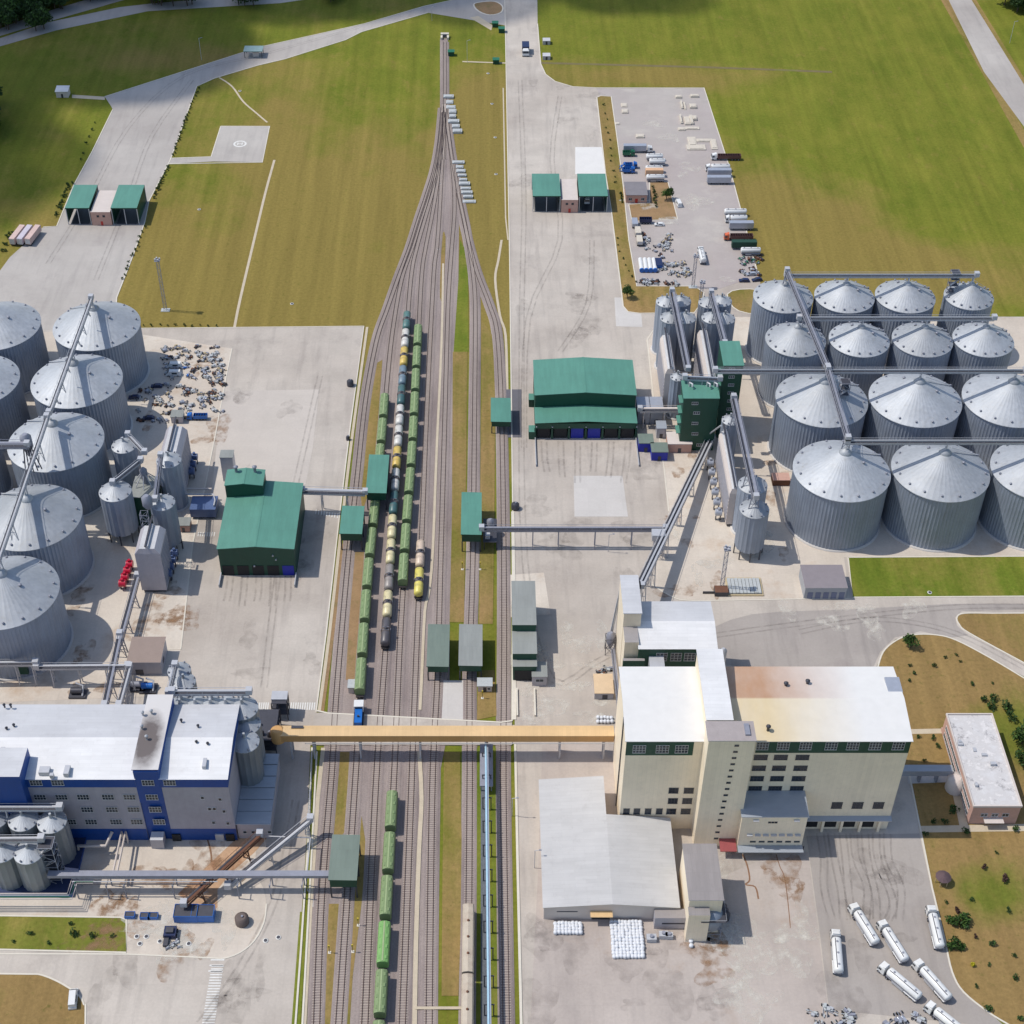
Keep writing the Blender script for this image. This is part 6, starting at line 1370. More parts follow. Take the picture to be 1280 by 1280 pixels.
for (tx, ty, hx, hy, lb) in ((1095, 1181, 1066, 1134, 'with brown-stained tank, leftmost of the upper row'), (1131, 1202, 1102, 1156, 'second in the upper row, touching the stained one'), (1048, 1217, 1044, 1167, 'parked alone at the far left, facing up'),
    (1148, 1247, 1104, 1210, 'turned most sideways, in the lower middle'), (1185, 1249, 1147, 1206, 'right of the sideways one, pointing up left'), (1175, 1187, 1163, 1136, 'rightmost, along the kerb'), (1208, 1296, 1163, 1260, 'cut by the bottom edge of the photo')):
    loc, a = at_mid(tx, ty, hx, hy); place(TT, loc, a, 'white tanker truck '+lb, gT, USED)
loc, a = at_mid(880, 330, 875, 310); place(TT, loc, a, 'white tanker truck alone in the middle of the truck park', None, USED, (1, .85, 1))
gL = 'vehicles parked in the truck park'
# horizontal trailers and lorries in the lot  (x of tail, x of head, y, body, colour, cab)
lot = [
 (817, 776, 186.5, 'box', SILVER, WHITE, 1, 'long silver lorry with white cab at the top left of the truck park', -1),
 (938, 917-38, 196, 'open', BROWN, WHITE, 1, 'brown open lorry with white cab, topmost at the right kerb', 1),
 (914, 882, 210, 'tank', WHITE, WHITE, 1, 'white tanker below the brown open lorry', 1),
 (914, 883, 217, 'box', SILVER, None, 0, 'silver trailer between the tanker and the grey trailer', 1),
 (914, 882, 226, 'box', SILVER, None, 0, 'grey blue trailer, lowest of the upper right group', 1),
 (933, 905, 266, 'tank', WHITE, None, 0, 'white tank trailer, topmost of the lower right group', 1),
 (935, 907, 274, 'tank', WHITE, WHITE, 1, 'white tanker with cab, second of the lower right group', 1),
 (941, 911, 283, 'box', SILVER, None, 0, 'lilac grey trailer under the white tanker with cab', 1),
 (943, 905, 296, 'open', BROWN, ORANGP, 1, 'dark open lorry with orange cab', 1),
 (945, 914, 307, 'box', DGREEN, None, 0, 'dark green tarpaulin trailer at the right kerb', 1),
 (951, 926, 314.5, 'tank', WHITE, None, 0, 'short white tank trailer over the green machines', 1),
 (829, 808, 197, 'tank', WHITE, None, 0, 'white tank trailer, first of the left column by the office', 1),
 (831, 813, 203, 'tank', WHITE, None, 0, 'white tank trailer with blue frame, second of the left column', 1),
 (829, 807, 212, 'tank', WHITE, None, 0, 'white tank trailer, third of the left column', 1),
 (829, 807, 217, 'box', M('peach sheet', C(236, 190, 150), .6), None, 0, 'peach coloured trailer in the left column', 1),
 (831, 808, 223, 'tank', WHITE, None, 0, 'white tank trailer nearest the office in the left column', 1)]
TC = {}
for x_t, x_h, y, body, m, cm, cab, lb, s in lot:
    key = (body, m.name, cm.name if cm else '', cab)
    if key not in TC: TC[key] = truck('tanker_truck' if (cab and body == 'tank') else 'lorry' if cab else 'trailer', 'x', 'truck' if cab else 'trailer', body, m, cm, 9.5, bool(cab))
    if s > 0: a_, c_ = G(x_t, y, 1.5), G(x_h, y, 1.5)
    else: a_, c_ = G(x_h, y, 1.5), G(x_t, y, 1.5)
    Lw = abs(c_[0]-a_[0]); nat = 12.8 if cab else 9.5
    off_ = .0 if cab else 1.0
    d = -1 if c_[0] < a_[0] else 1
    place(TC[key], ((a_[0]+c_[0])/2+d*off_, a_[1], 0), -pi/2*d, lb, gL, USED, (1, max(.8, min(1.15, Lw/nat)), 1))
# near-vertical ones
def car(name, label, cat, m, van=False):
    t = thing(name, label, cat); h = 2.3 if van else 1.45
    b = MB(); b.hull([(-.88, -2.2, .35), (.88, -2.2, .35), (.88, 2.2, .35), (-.88, 2.2, .35)], [(-.85, -2.15, .95), (.85, -2.15, .95), (.85, 2.1, .85), (-.85, 2.1, .85)], m)
    b.hull([(-.84, -2.0, .93), (.84, -2.0, .93), (.84, 1.2 if not van else 1.9, .93), (-.84, 1.2 if not van else 1.9, .93)], [(-.7, -1.4 if not van else -2, h), (.7, -1.4 if not van else -2, h), (.7, .4 if not van else 1.1, h), (-.7, .4 if not van else 1.1, h)], m); b.build('body', t)
    y = .45 if not van else 1.15
    b = MB(); b.hull([(-.7, y+.65, 1.0), (.7, y+.65, 1.0), (.7, y+.8, 1.0), (-.7, y+.8, 1.0)], [(-.62, y+.02, h-.1), (.62, y+.02, h-.1), (.62, y+.14, h-.1), (-.62, y+.14, h-.1)], GLASS); b.build('windscreen', t)
    for s in (-1, 1): boxpart(t, 'side_window', s*.79-.03, s*.79+.03, -1.2, .3, 1.0, 1.32 if not van else 1.8, GLASS)
    for yy in (-1.35, 1.35):
        for s in (-1, 1): inst('wheel', WHEEL, t, (s*.8, yy, .33), sc=(.7, .66, .66))
    index_kids(t); return t
VAN = car('van', 'x', 'van', WHITE, True); CARS = {'silver': car('car', 'x', 'car', SILVER), 'dark': car('car', 'x', 'car', NAVY), 'white': car('car', 'x', 'car', WHITE)}
for px, py, rz, lb, sc in ((848, 256, .15, 'white van on the truck park beside the small garden', (1.2, 1.35, 1)),):
    place(VAN, (*G(px, py), 0), rz, lb, gL, USED, sc)
place(CARS['white'], (*G(824, 282), 0), pi/2, 'white car below the office garden', gL, USED)
for k, (px, py, c_, lb) in enumerate(((930, 352, 'dark', 'dark car at the bottom right of the truck park'), (939, 344, 'silver', 'silver car near the dark one by the kerb'), (946, 351, 'dark', 'dark blue car nearest the first silo'))):
    place(CARS[c_], (*G(px, py), 0), pi/2+.1*k, lb, gL, USED)
place(CARS['silver'], (*G(736, 1400), 0), 0, 'x') if False else None
# small truck on the east road, truck in gatehouse, truck trio at left
t = truck('lorry', 'dark lorry with white cab coming down the far east road', 'truck', 'box', NAVY, WHITE, 7); q = G(657, 66); t.location = (q[0], q[1], 0); t.rotation_euler = (0, 0, pi); t.scale = (1.5, 1, 1.15)
t = truck('lorry', 'white lorry waiting under the right roof of the east gatehouse', 'truck', 'box', WHITE, WHITE, 6, h=3.3); q = G(733, 250); t.location = (q[0], q[1], 0); t.rotation_euler = (0, 0, pi)
tr3 = truck('trailer', 'x', 'trailer', 'box', M('faded pink sheet', C(226, 196, 186), .6), None, 12, False)
tr3b = truck('trailer', 'x', 'trailer', 'box', M('pale lilac sheet', C(214, 206, 216), .6), None, 12, False)
for k, px in enumerate((23.5, 33, 43)):
    q = G(px, 294, 1.5); place((tr3, tr3b, tr3)[k], (q[0], q[1], 0), .0-.18, 'brown sided trailer on the west road, '+('left', 'middle pale', 'right')[k]+' of three', 'three trailers by the west road', USED)
# lower left blue machines
def dumper(label, px, py, s=1.0, m=BLUEP):
    q = G(px, py); t = thing('skip_container', label, 'container', (q[0], q[1], 0), 'blue skips and carts')
    b = MB(); w, d, h = 3*s, 1.9*s, 1.5*s
    for r_ in ((-w/2, w/2, -d/2, -d/2+.1), (-w/2, w/2, d/2-.1, d/2), (-w/2, -w/2+.1, -d/2+.1, d/2-.1), (w/2-.1, w/2, -d/2+.1, d/2-.1)): b.box(q[0]+r_[0], q[0]+r_[1], q[1]+r_[2], q[1]+r_[3], .3, h, m)
    b.build('body', t); boxpart(t, 'load', q[0]-w/2+.12, q[0]+w/2-.12, q[1]-d/2+.12, q[1]+d/2-.12, .3, h-.2, STEELD)
    boxpart(t, 'base', q[0]-w/2-.1, q[0]+w/2+.1, q[1]-d/2+.02, q[1]+d/2-.02, .1, .29, STEELW); return t
dumper('big blue open container, left of the pair under the rusty conveyor', 234, 1146, 2.1); dumper('big blue open container, right of the pair under the rusty conveyor', 255, 1146, 2.0)
dumper('small blue skip, left one standing alone', 163, 1146, .9); dumper('small blue skip, left of the adjoining pair', 182, 1147, .9); dumper('small blue skip, right of the adjoining pair', 192, 1147, .9)
q = G(213, 1172); t = thing('loader', 'black skid loader on the concrete south of the blue containers', 'loader', (q[0], q[1], 0)); b = MB(); b.box(q[0]-1.6, q[0]+1.6, q[1]-.6, q[1]+2.4, .5, 1.9, NAVY); b.box(q[0]-1, q[0]+1, q[1], q[1]+1.6, 1.9, 2.6, STEELD); b.build('body', t); boxpart(t, 'bucket', q[0]-1.5, q[0]-.2, q[1]-3, q[1]-.65, .2, 1, STEELD)
for s in (-1, 1):
    for yy in (.2, 1.8): inst('wheel', WHEEL, t, (s*1.7, yy, .5))
def bunker(label, px, py, r=1.4, m=STEELD, h=2.2):
    q = G(px, py); t = thing('bunker', label, 'tank', (q[0], q[1], 0), 'round dark bunkers'); b = MB(); b.lathe(q[0], q[1], [(r, 0), (r, h), (r*.6, h+.5)], 14, m); b.build('shell', t); b = MB(); b.lathe(q[0]+.2, q[1], [(.3, h+.4), (.3, h+.9)], 8, STEEL); b.build('lid', t)
bunker('round brown tank on the white pad at the lower left', 303, 1153, 1.9, M('brown tank', C(112, 98, 92), .7)); bunker('small dark round tank on the west apron near the rail kerb', 438, 482, 1.3); bunker('tiny dark post tank on the apron below the first', 435, 550, .7, h=1.4); bunker('dark round tank on the east apron edge by the tracks', 644, 636, 1.4); bunker('dark round bunker at the front of the east silo yard', 1052+0, 665+0, .01, h=.01) if False else None
place(VAN, (*G(92, 1250), 0), .12, 'blue-white van parked on the grass verge at the lower left', None, USED)
b = MB(); q = G(79, 117, 1); tt = shed('hut', 'small white hut on the dark meadow at the upper left', 'hut', [q[0]-3, q[0]+3, q[1]-2.5, q[1]+2.5], 3.2, .6, 'slope', PLAST, WHITER, .3); boxpart(tt, 'door', q[0]-.5, q[0]+.5, q[1]-2.58, q[1]-2.51, 0, 2, STEELD)
# checkpoint on the left road
q = G(320, 70); t = thing('checkpoint', 'small open checkpoint with green roof across the west road', 'checkpoint', (q[0], q[1], 0)); b = MB(); b.box(q[0]-6, q[0]+4, q[1]-3, q[1]+4, 3.6, 3.9, GREENW, M('mint roof', C(150, 176, 176), .6)); b.build('roof', t)
for dx in (-5.5, 3.5):
    for dy in (-2.5, 3.5): boxpart(t, 'post', q[0]+dx-.15, q[0]+dx+.15, q[1]+dy-.15, q[1]+dy+.15, 0, 3.6, STEELD)
boxpart(t, 'booth', q[0]-1.5, q[0]+1.5, q[1]-1, q[1]+2, 0, 2.6, PLAST)
for k, (px, py) in enumerate(((619, 33), (564, 69), (620, 79), (627, 40))):
    q = G(px, py); b = MB(); b.box(q[0]-1.6, q[0]+1.6, q[1]-1.5, q[1]+1.5, 0, 2.3, GREENW); b.box(q[0]-1.8, q[0]+1.8, q[1]-1.7, q[1]+1.7, 2.31, 2.5, GREENP); tag(b.build('hut'), ('dark green hut by the planted circle', 'dark green cabinet right of the single far track', 'dark green cabinet on the thin path', 'dark green cabinet at the road edge under the circle')[k], 'cabinet')
for k, (px, py) in enumerate(((683, 54), (683, 73))):
    q = G(px, py); b = MB(); b.box(q[0]-2, q[0]+2, q[1]-2, q[1]+2, 0, 2.2, GREYW, WHITEG); b.box(q[0]-.5, q[0]+.5, q[1]-2.06, q[1]-2.01, 0, 1.9, STEELD); tag(b.build('cabinet'), 'grey service cabinet on the grass right of the far road, '+('upper', 'lower'[:5])[k], 'cabinet', 'grey service cabinets')
# bulk bags in front of the warehouse
bag = MB(); bag.lathe(0, 0, [(.38, 0), (.52, .2), (.55, .6), (.5, .95), (.3, 1.08), (.12, 1.15)], 12, BAGW); BAGM = bag.mesh('bulk_bag')
nb_ = 0
def bags(cx0, cx1, cy0, cy1, nx, ny, lab, grp, lay=1):
    a_ = G(cx0, cy0); c_ = G(cx1, cy1)
    for i in range(nx):
        for j in range(ny):
            for l in range(lay):
                x = a_[0]+(c_[0]-a_[0])*(i+.5)/nx+random.uniform(-.1, .1); y = a_[1]+(c_[1]-a_[1])*(j+.5)/ny+random.uniform(-.1, .1)
                o = bpy.data.objects.new('bulk_bag', BAGM); COL.objects.link(o); o.location = (x, y, .1+l*1.05); o.rotation_euler = (0, 0, random.random()*3); o.scale = (1.1, 1.1, random.uniform(.85, 1.1)); tag(o, lab, 'bulk bag', grp)
bags(762, 806, 1152, 1199, 9, 12, 'white bulk bag in the big stack before the warehouse door', 'bags of the big white stack', 1)
bags(692, 728, 1154, 1169, 8, 4, 'white bulk bag in the small block left of the warehouse door', 'bags of the small white block')
bags(859, 867, 1170, 1186, 1, 3, 'white bulk bag in the short line right of the warehouse', 'bags of the short line'); bags(745, 767, 896, 906, 5, 2, 'white bulk bag by the mill corner above the gallery', 'bags above the yellow gallery')
for k, (px, py, s) in enumerate(((814, 1175, 1.3), (829, 1171, 1.2), (836, 1172, 1))):
    q = G(px, py); b = MB(); b.box(q[0]-s, q[0]+s, q[1]-s*.7, q[1]+s*.7, .1, 1.6, STEELW); b.lathe(q[0], q[1], [(.5, 1.6), (.5, 2.2)], 10, STEEL); tag(b.build('machine_crate'), 'pale machine crate right of the big bag stack, '+ORD[k]+' from left', 'crate', 'pale crates')
q = G(755, 862); t = shed('store', 'low peach roofed store left of the mill', 'shed', [q[0]-3.2, q[0]+2.6, q[1]-4, q[1]+4], 2.6, wm=GREYW, rm=M('peach roof', C(228, 200, 164), .8), over=.1)
boxpart(t, 'door', q[0]-.8, q[0]+.8, q[1]-4.08, q[1]-4.01, 0, 2, STEELD)
# inclined duct along mill's west side
A = V3(762, 800, 3); B = V3(775, 740, 24); conveyor('pale steep conveyor against the annex tower', A, B, w=1.2, m=STEELW, heads=False)
A = V3(766, 812, 3); B = V3(776, 905, 20); conveyor('thin steel walkway along the west wall of the mill', A, B, w=.9, m=STEEL, heads=False)
q = G(762, 815); b = MB(); lattice(b, q[0], q[1], 0, 7, 3, STEELD); b.lathe(q[0], q[1], [(.4, 2), (1.4, 5), (1.4, 8), (.5, 9)], 12, STEEL); tag(b.build('cyclone'), 'dark cyclone on a lattice frame left of the annex', 'cyclone')
q = G(899, 819, 20); b = MB(); b.lathe(q[0]+1, q[1], [(1.2, 17), (1.2, 22), (.4, 23)], 12, STEELW); b.tube([(q[0]+1, q[1], 22), (q[0]-3, q[1], 22.5)], .5, STEELW); b.box(q[0]+.4, q[0]+1.6, q[1]-.5, q[1]+.5, 0, 17, STEEL); tag(b.build('cyclone'), 'white cyclone at the right end of the annex roof', 'cyclone')
# chimney-like pole and pallets on the east yard
q = G(901, 742); b = MB(); b.box(q[0]-2.2, q[0]+2.2, q[1]-1.5, q[1]+1.8, 0, 2, STEELD, RUST); b.box(q[0]-6, q[0]-2.2, q[1]-.2, q[1]+.1, 0, 1, STEELD); tag(b.build('pump_unit'), 'dark pump unit at the south edge of the silo yard', 'pump')
q = G(930, 735); t = thing('slab_stack', 'wide stack of pale sheets beside the dark pump unit', 'sheet stack', (q[0], q[1], 0)); boxpart(t, 'base', q[0]-6, q[0]+6, q[1]-4, q[1]+4.5, .1, .5, WOOD)
for k in range(9): boxpart(t, 'sheet', q[0]-5.4+k*1.2, q[0]-4.35+k*1.2, q[1]-3.4, q[1]+3.6, .51, 1.0+random.random()*.3, PILE)
q = G(975, 603); b = MB(); b.box(q[0]-3, q[0]+3, q[1]-2, q[1]+2, .1, 2.6, REDP if False else RUST); b.box(q[0]-3.1, q[0]+3.1, q[1]-2.1, q[1]+2.1, 2.61, 2.8, BRICK); tag(b.build('container'), 'rusty red container left of the front row silos', 'container')
for k, (px, py, m1, m2, s) in enumerate(((804, 530, SILVER, SILVER, 1), (820, 530, SILVER, SILVER, 1), (807, 565, BLUED, GREYGR, 1), (824, 576, BLUED, GREYGR, 1), (826, 548, SILVER, BLUES, .7), (849, 566, BRICK, PLAST, 1.35))):
    h = (6, 6, 4, 4, 4.5, 4)[k]; q = G(px, py); d = (4.2, 4.2, 2.6, 2.6, 2.2, 3.4)[k]; w_ = (2.3, 2.3, 2.6, 2.9, 1.7, 4.3)[k]
    t = thing('service_hut', ('silver tank box left of the broad green tower, left one', 'silver tank box left of the broad green tower, right one', 'blue hut with grey green roof, left one beside the east hall', 'blue hut with grey green roof, right one beside the east hall', 'small silver hut between the blue huts and tank boxes', 'pink low hut at the foot of the broad green tower')[k], 'hut', (q[0], q[1], 0))
    boxpart(t, 'wall', q[0]-w_, q[0]+w_, q[1], q[1]+2*d, 0, h, m1); boxpart(t, 'roof', q[0]-w_-.2, q[0]+w_+.2, q[1]-.2, q[1]+2*d+.2, h+.01, h+.3, m2)
    boxpart(t, 'door', q[0]-.6, q[0]+.6, q[1]-.08, q[1]-.01, 0, 2.1, STEELD)
A = V3(800, 512, 8); B = V3(852, 512, 8); conveyor('short pinkish pipe bridge into the broad green tower', A, B, w=2, m=PLAST, legs=(.1, .6))
# pallets and slabs at far lot
def slabs(P, lab, grp, hmax=1.0, m=PILE):
    for k, (px, py, w, d) in enumerate(P):
        q = G(px, py); b = MB(); h = random.uniform(.4, hmax); b.box(q[0]-w/2, q[0]+w/2, q[1]-d/2, q[1]+d/2, .08, h, m)
        b.box(q[0]-w*.35, q[0]+w*.35, q[1]-d*.4, q[1]+d*.3, h+.005, h+.25, m); tag(b.build('slab_pile'), lab % ORD[k], 'slab pile', grp)
PS = M('weathered panel', C(222, 212, 196), .85, 0, .12, .8)
slabs([(848, 122, 3, 2.6), (852, 132, 1, 8), (856, 133, 1, 8), (868, 121, 4, 2.5), (866, 134, 3.4, 4), (851, 150, 1, 9), (859, 152, 3, 8), (864, 151, 1.6, 9), (868, 149, 2, 4), (852, 162, 3.4, 3), (865, 161, 7, 2.6), (865, 178, 4, 9), (880, 176, 8, 3), (870, 185, 9, 5), (892, 181, 3, 10), (780, 132, 3, 4), (781, 140, 3, 4), (772, 155, 2, 2.4), (800, 171, 4, 3.4)], 'flat stack of pale concrete panels in the truck park, %s in reading order', 'pale panel stacks', 1.1, PS)
slabs([(560+k*1.6+random.uniform(-1, 1), 122+k*6.2, random.uniform(3, 6), random.uniform(3, 4)) for k in range(8)], 'pile of pale sleepers beside the upper track fan, %s from the top', 'pale sleeper piles, upper', 1.2)
slabs([(573+k*1.5, 204+k*5.4, random.uniform(3, 6), random.uniform(2, 3)) for k in range(10)], 'pile of pale sleepers beside the lower track fan, %s from the top', 'pale sleeper piles, lower', 1.2)
# scrap
def scrap_meshes():
    out = []
    for s in range(7):
        random.seed(100+s); b = MB(); ms = [(STEEL, PILE), (STEELD, RUST), (SILVER, STEEL), (PILE, STEELW), (GREENP, STEEL), (BLUEP, STEELW), (WOOD, STEEL)][s]
        for k in range(2):
            x, y = random.uniform(-1.2, 1.2), random.uniform(-.8, .8)
            b.bar((x, y, random.uniform(.1, .5)), (x+random.uniform(-2.2, 2.2), y+random.uniform(-.4, .4), random.uniform(.3, .9)), random.uniform(.12, .4), random.uniform(.1, .4), ms[k % 2])
        x = random.uniform(-.6, .6); b.tube([(x-.8, -.3, .5), (x+.7, .2, .6)], random.uniform(.25, .45), ms[0], 10); b.box(x-.5, x+.6, .4, 1.2, .05, .9, ms[1]); b.box(-1.9, 1.9, -.55, -.4, .3, .5, ms[1]); b.box(-1.9, 1.9, .4, .39+.15, .3, .5, ms[1])
        for wx in (-1.4, 1.4):
            for wy in (-.75, .75): b.tube([(wx, wy-.12, .35), (wx, wy+.12, .35)], .35, RUBBER, 10)
        b.box(-1.5, -.4, -.35, .35, .5, 1.1, ms[0]); out.append(b.mesh('scrap_machine'))
    random.seed(11); return out
SMS = scrap_meshes()
SN = ['grey frame', 'rusty dark', 'silver', 'pale', 'green', 'blue', 'timber and steel']
def scrap(region, n, where, ids=(0, 2, 3, 3, 1, 6), sc=(.6, 1.05)):
    x0, x1, y0, y1 = region
    for k in range(n):
        i = random.choice(ids); q = G(random.uniform(x0, x1), random.uniform(y0, y1))
        o = bpy.data.objects.new('scrap_machine', SMS[i]); COL.objects.link(o); o.location = (q[0], q[1], .1); o.rotation_euler = (0, 0, random.random()*6.3); s = random.uniform(*sc); o.scale = (s, s, s)
        tag(o, SN[i]+' machine part lying '+where, 'scrap', SN[i]+' parts '+where)
scrap((205, 238, 434, 450), 13, 'in the upper left of the west scrap yard'); scrap((206, 238, 452, 474), 12, 'around the vans of the west scrap yard', (3, 2, 5, 0)); scrap((244, 280, 432, 460), 22, 'in the upper right of the west scrap yard'); scrap((238, 280, 460, 500), 38, 'in the right of the west scrap yard'); scrap((172, 244, 482, 528), 38, 'in the lower left of the west scrap yard'); scrap((250, 278, 502, 518), 5, 'below the right heap of the west scrap yard')
scrap((800, 842, 292, 322), 26, 'in the upper east scrap yard'); scrap((822, 862, 328, 345), 26, 'beside the blue tanks of the east scrap yard', (3, 6, 3, 0)); scrap((800, 860, 350, 357), 14, 'along the lower edge of the east scrap yard', (0, 1, 3)); scrap((916, 955, 316, 332), 14, 'by the green trailer of the truck park', (4, 4, 1)); scrap((926, 952, 332, 346), 8, 'by the cars of the truck park', (4, 1, 0))
scrap((1014, 1066, 1262, 1290), 16, 'at the bottom edge of the southeast yard', (3, 2, 3, 0)); scrap((1095, 1150, 1268, 1290), 7, 'left of the cut off tanker', (2, 3)); scrap((746, 760, 836, 848), 6, 'above the peach roofed store', (0, 1)); scrap((206, 232, 1176, 1186), 5, 'on the concrete south of the loader', (0,), (.4, .7)); scrap((776, 792, 205, 217), 7, 'by the blue machines of the truck park', (5,))
tb = truck('lorry', 'blue lorry lying among the west scrap heaps', 'truck', 'open', BLUEP, BLUEP, 5.5); q = G(248, 524); tb.location = (q[0], q[1], 0); tb.rotation_euler = (0, 0, pi/2); tb.scale = (.85, .95, .85)
for k, (px, py) in enumerate(((218, 459), (217, 469))):
    place(VAN, (*G(px, py), 0), pi/2, 'white van at the left of the west scrap yard, '+('upper', 'lower')[k], 'white vans in the scrap yard', USED)
for k, (px, py) in enumerate(((196, 484), (186, 524), (168, 498))): place(CARS['dark'], (*G(px, py), 0), 1.6, 'dark car in the shade of the west silos, '+('upper right', 'lowest', 'leftmost')[k], 'dark cars by the west silos', USED)
for k in range(5):
    q = G(801+k*5.6, 334); t = thing('horizontal_tank' if k < 4 else 'blue_bin', ('white tank with blue end, '+ORD[k]+' from left in the east scrap yard') if k < 4 else 'square bright blue bin right of the white tanks', 'tank' if k < 4 else 'bin', (q[0], q[1], 0), 'tanks in the east scrap yard')
    if k < 4:
        b = MB(); b.tube([(q[0], q[1]-4, 1.2), (q[0], q[1]+4.5, 1.2)], .95, WHITE, 14); b.build('shell', t); b = MB(); b.tube([(q[0], q[1]-4.6, 1.2), (q[0], q[1]-3.9, 1.2)], 1.0, BLUEP, 14); b.build('end_cap', t)
    else: boxpart(t, 'body', q[0]-1.3, q[0]+1.3, q[1]-1.5, q[1]+4, .1, 1.9, BLUEP); boxpart(t, 'rim', q[0]-1.45, q[0]+1.45, q[1]-1.65, q[1]+4.15, 1.91, 2.1, NAVY)
for k, (px, py) in enumerate(((793, 281), (804, 279), (797, 292), (799, 303))):
    q = G(px, py); t = truck('trailer', ('grey flat trailer beside the blue lorry bed', 'dark blue lorry bed below the office', 'pale panel trailer, upper one at the lot edge', 'pale panel trailer, lower one at the lot edge')[k], 'trailer', ('box', 'open', 'box', 'box')[k], (SILVER, NAVY, PS, PS)[k], None, 5.5, False, h=2.6); t.location = (q[0], q[1], 0); t.rotation_euler = (0, 0, pi/2 if k == 1 else 0)
for k, (px, py) in enumerate(((785, 195), (788, 210), (785, 216))):
    q = G(px, py); t = truck('lorry', ('teal lorry under the long silver one', 'bright blue tipper among blue machines, upper', 'bright blue tipper among blue machines, lower')[k], 'truck', 'open', (GREENP, BLUEP, BLUEP)[k], (GREENP, BLUEP, BLUEP)[k], 4.2); t.location = (q[0], q[1], 0); t.rotation_euler = (0, 0, -pi/2); t.scale = (.95, .85, .95)
# ================================================================ lamps and masts
def mast(label, px, py, h, heads=4):
    q = G(px, py); t = thing('floodlight_mast', label, 'mast', (q[0], q[1], 0))
    b = MB(); lattice(b, q[0], q[1], .3, h, 1.1, STEEL, 1.6, .09); b.build('lattice', t); boxpart(t, 'footing', q[0]-1.8, q[0]+1.8, q[1]-1.2, q[1]+1.2, 0, .3, PILE)
    boxpart(t, 'platform', q[0]-1.1, q[0]+1.1, q[1]-1.1, q[1]+1.1, h, h+.15, STEEL)
    for k in range(heads): a_ = k*pi/2+.4; boxpart(t, 'floodlight', q[0]+cos(a_)*.9-.3, q[0]+cos(a_)*.9+.3, q[1]+sin(a_)*.9-.3, q[1]+sin(a_)*.9+.3, h+.3, h+.9, STEELW)
mast('tall lattice floodlight mast on the west field', 207, 388, 24); mast('lattice floodlight mast in the truck park', 866, 359, 15); mast('lattice mast between the two slim silo groups', 873, 400, 18); mast('lattice mast left of the front hopper silo, low one', 902, 736, 18)
def lamp(label, px, py, h=9, grp='street lamps'):
    q = G(px, py); t = thing('street_lamp', label, 'street lamp', (q[0], q[1], 0), grp)
    b = MB(); b.tube([(q[0], q[1], 0), (q[0], q[1], h)], .11, STEELW, 6); b.build('pole', t); b = MB(); b.bar((q[0], q[1], h), (q[0]+1.3, q[1], h+.3), .12, .12, STEELW); b.box(q[0]+1.1, q[0]+1.8, q[1]-.2, q[1]+.2, h+.25, h+.4, STEEL); b.build('lamp_head', t)
for px, py, lb in ((252, 75, 'on the meadow above the west road'), (584, 78, 'beside the far end of the single track'), (540, 26, 'at the kerb of the far west road'), (1262, 54, 'by the dark trees at the upper right corner'), (760, 690, 'alone on the east apron'), (640, 1020, 'by the pale warehouse left side'), (668, 1085, 'further down the pale warehouse left side')): lamp('thin pole lamp '+lb, px, py, 12 if px in (252, 1262, 584) else 8)
for k, (px, py) in enumerate(((448, 1157), (412, 1191), (441, 1190), (603, 873), (578, 712), (600, 712))):
    q = G(px, py); b = MB(); b.tube([(q[0], q[1], 0), (q[0], q[1], 3.4)], .08, STEELD, 6); b.box(q[0]-.22, q[0]+.22, q[1]-.15, q[1]+.15, 2.6, 3.5, M('signal yellow', C(214, 190, 60), .6)); b.box(q[0]-.4, q[0]+.4, q[1]-.4, q[1]+.4, 0, .2, KERB)
    tag(b.build('rail_signal'), 'small yellow rail signal post '+('in the strip below the dull green shed, upper', 'at the left in the lower yard', 'in the strip, lower one', 'on the dirt right of the paired sheds', 'left of the middle single track', 'right of the middle single track')[k], 'signal')
# ================================================================ vegetation
def leafball(n, rx, ry, rz, s, mats, seed, lob=5, cz=None):
    random.seed(seed); b = MB(); cz = cz if cz is not None else rz
    lobes = [(random.uniform(-.5, .5)*rx, random.uniform(-.5, .5)*ry, cz+random.uniform(-.45, .45)*rz, random.uniform(.45, .75)) for _ in range(lob)]
    for k in range(n):
        lx, ly, lz, lr = random.choice(lobes); a = random.random()*2*pi; c_ = random.uniform(-1, 1); r = lr*random.uniform(.55, 1.05); q = sqrt(1-c_*c_)
        x, y, z = lx+rx*r*q*cos(a), ly+ry*r*q*sin(a), max(.1, lz+rz*r*c_)
        u = [random.uniform(-1, 1) for _ in range(3)]; w = [random.uniform(-1, 1) for _ in range(3)]; m = mats[0] if random.random() < .65 else mats[-1]; e = s*random.uniform(.6, 1.3)
        b.add([(x-u[0]*e, y-u[1]*e, z-u[2]*e), (x+w[0]*e, y+w[1]*e, z+w[2]*e), (x+u[0]*e, y+u[1]*e, z+u[2]*e), (x-w[0]*e, y-w[1]*e, z-w[2]*e)], [(0, 1, 2, 3)], m)
    random.seed(seed+5); return b.mesh('foliage')
SHM = [leafball(140, .9, .9, .8, .2, (LEAFD, LEAF), 21+k, 4) for k in range(3)]
CRM = [leafball(900, 3.6, 3.6, 3.0, .42, (LEAF, LEAFD), 31+k, 8, 5) for k in range(3)]
CRD = [leafball(1100, 5, 5, 4.2, .6, (LEAFD, LEAF), 41+k, 9, 7) for k in range(3)]
GRB = [leafball(420, 1.7, 1.7, 1.4, .28, (LEAF, LEAF, LEAFD), 51+k, 5) for k in range(2)]
SPM = [leafball(160, .9, .9, .8, .2, (m, m), 61+i, 3) for i, m in enumerate((LEAFY, LEAFP))]
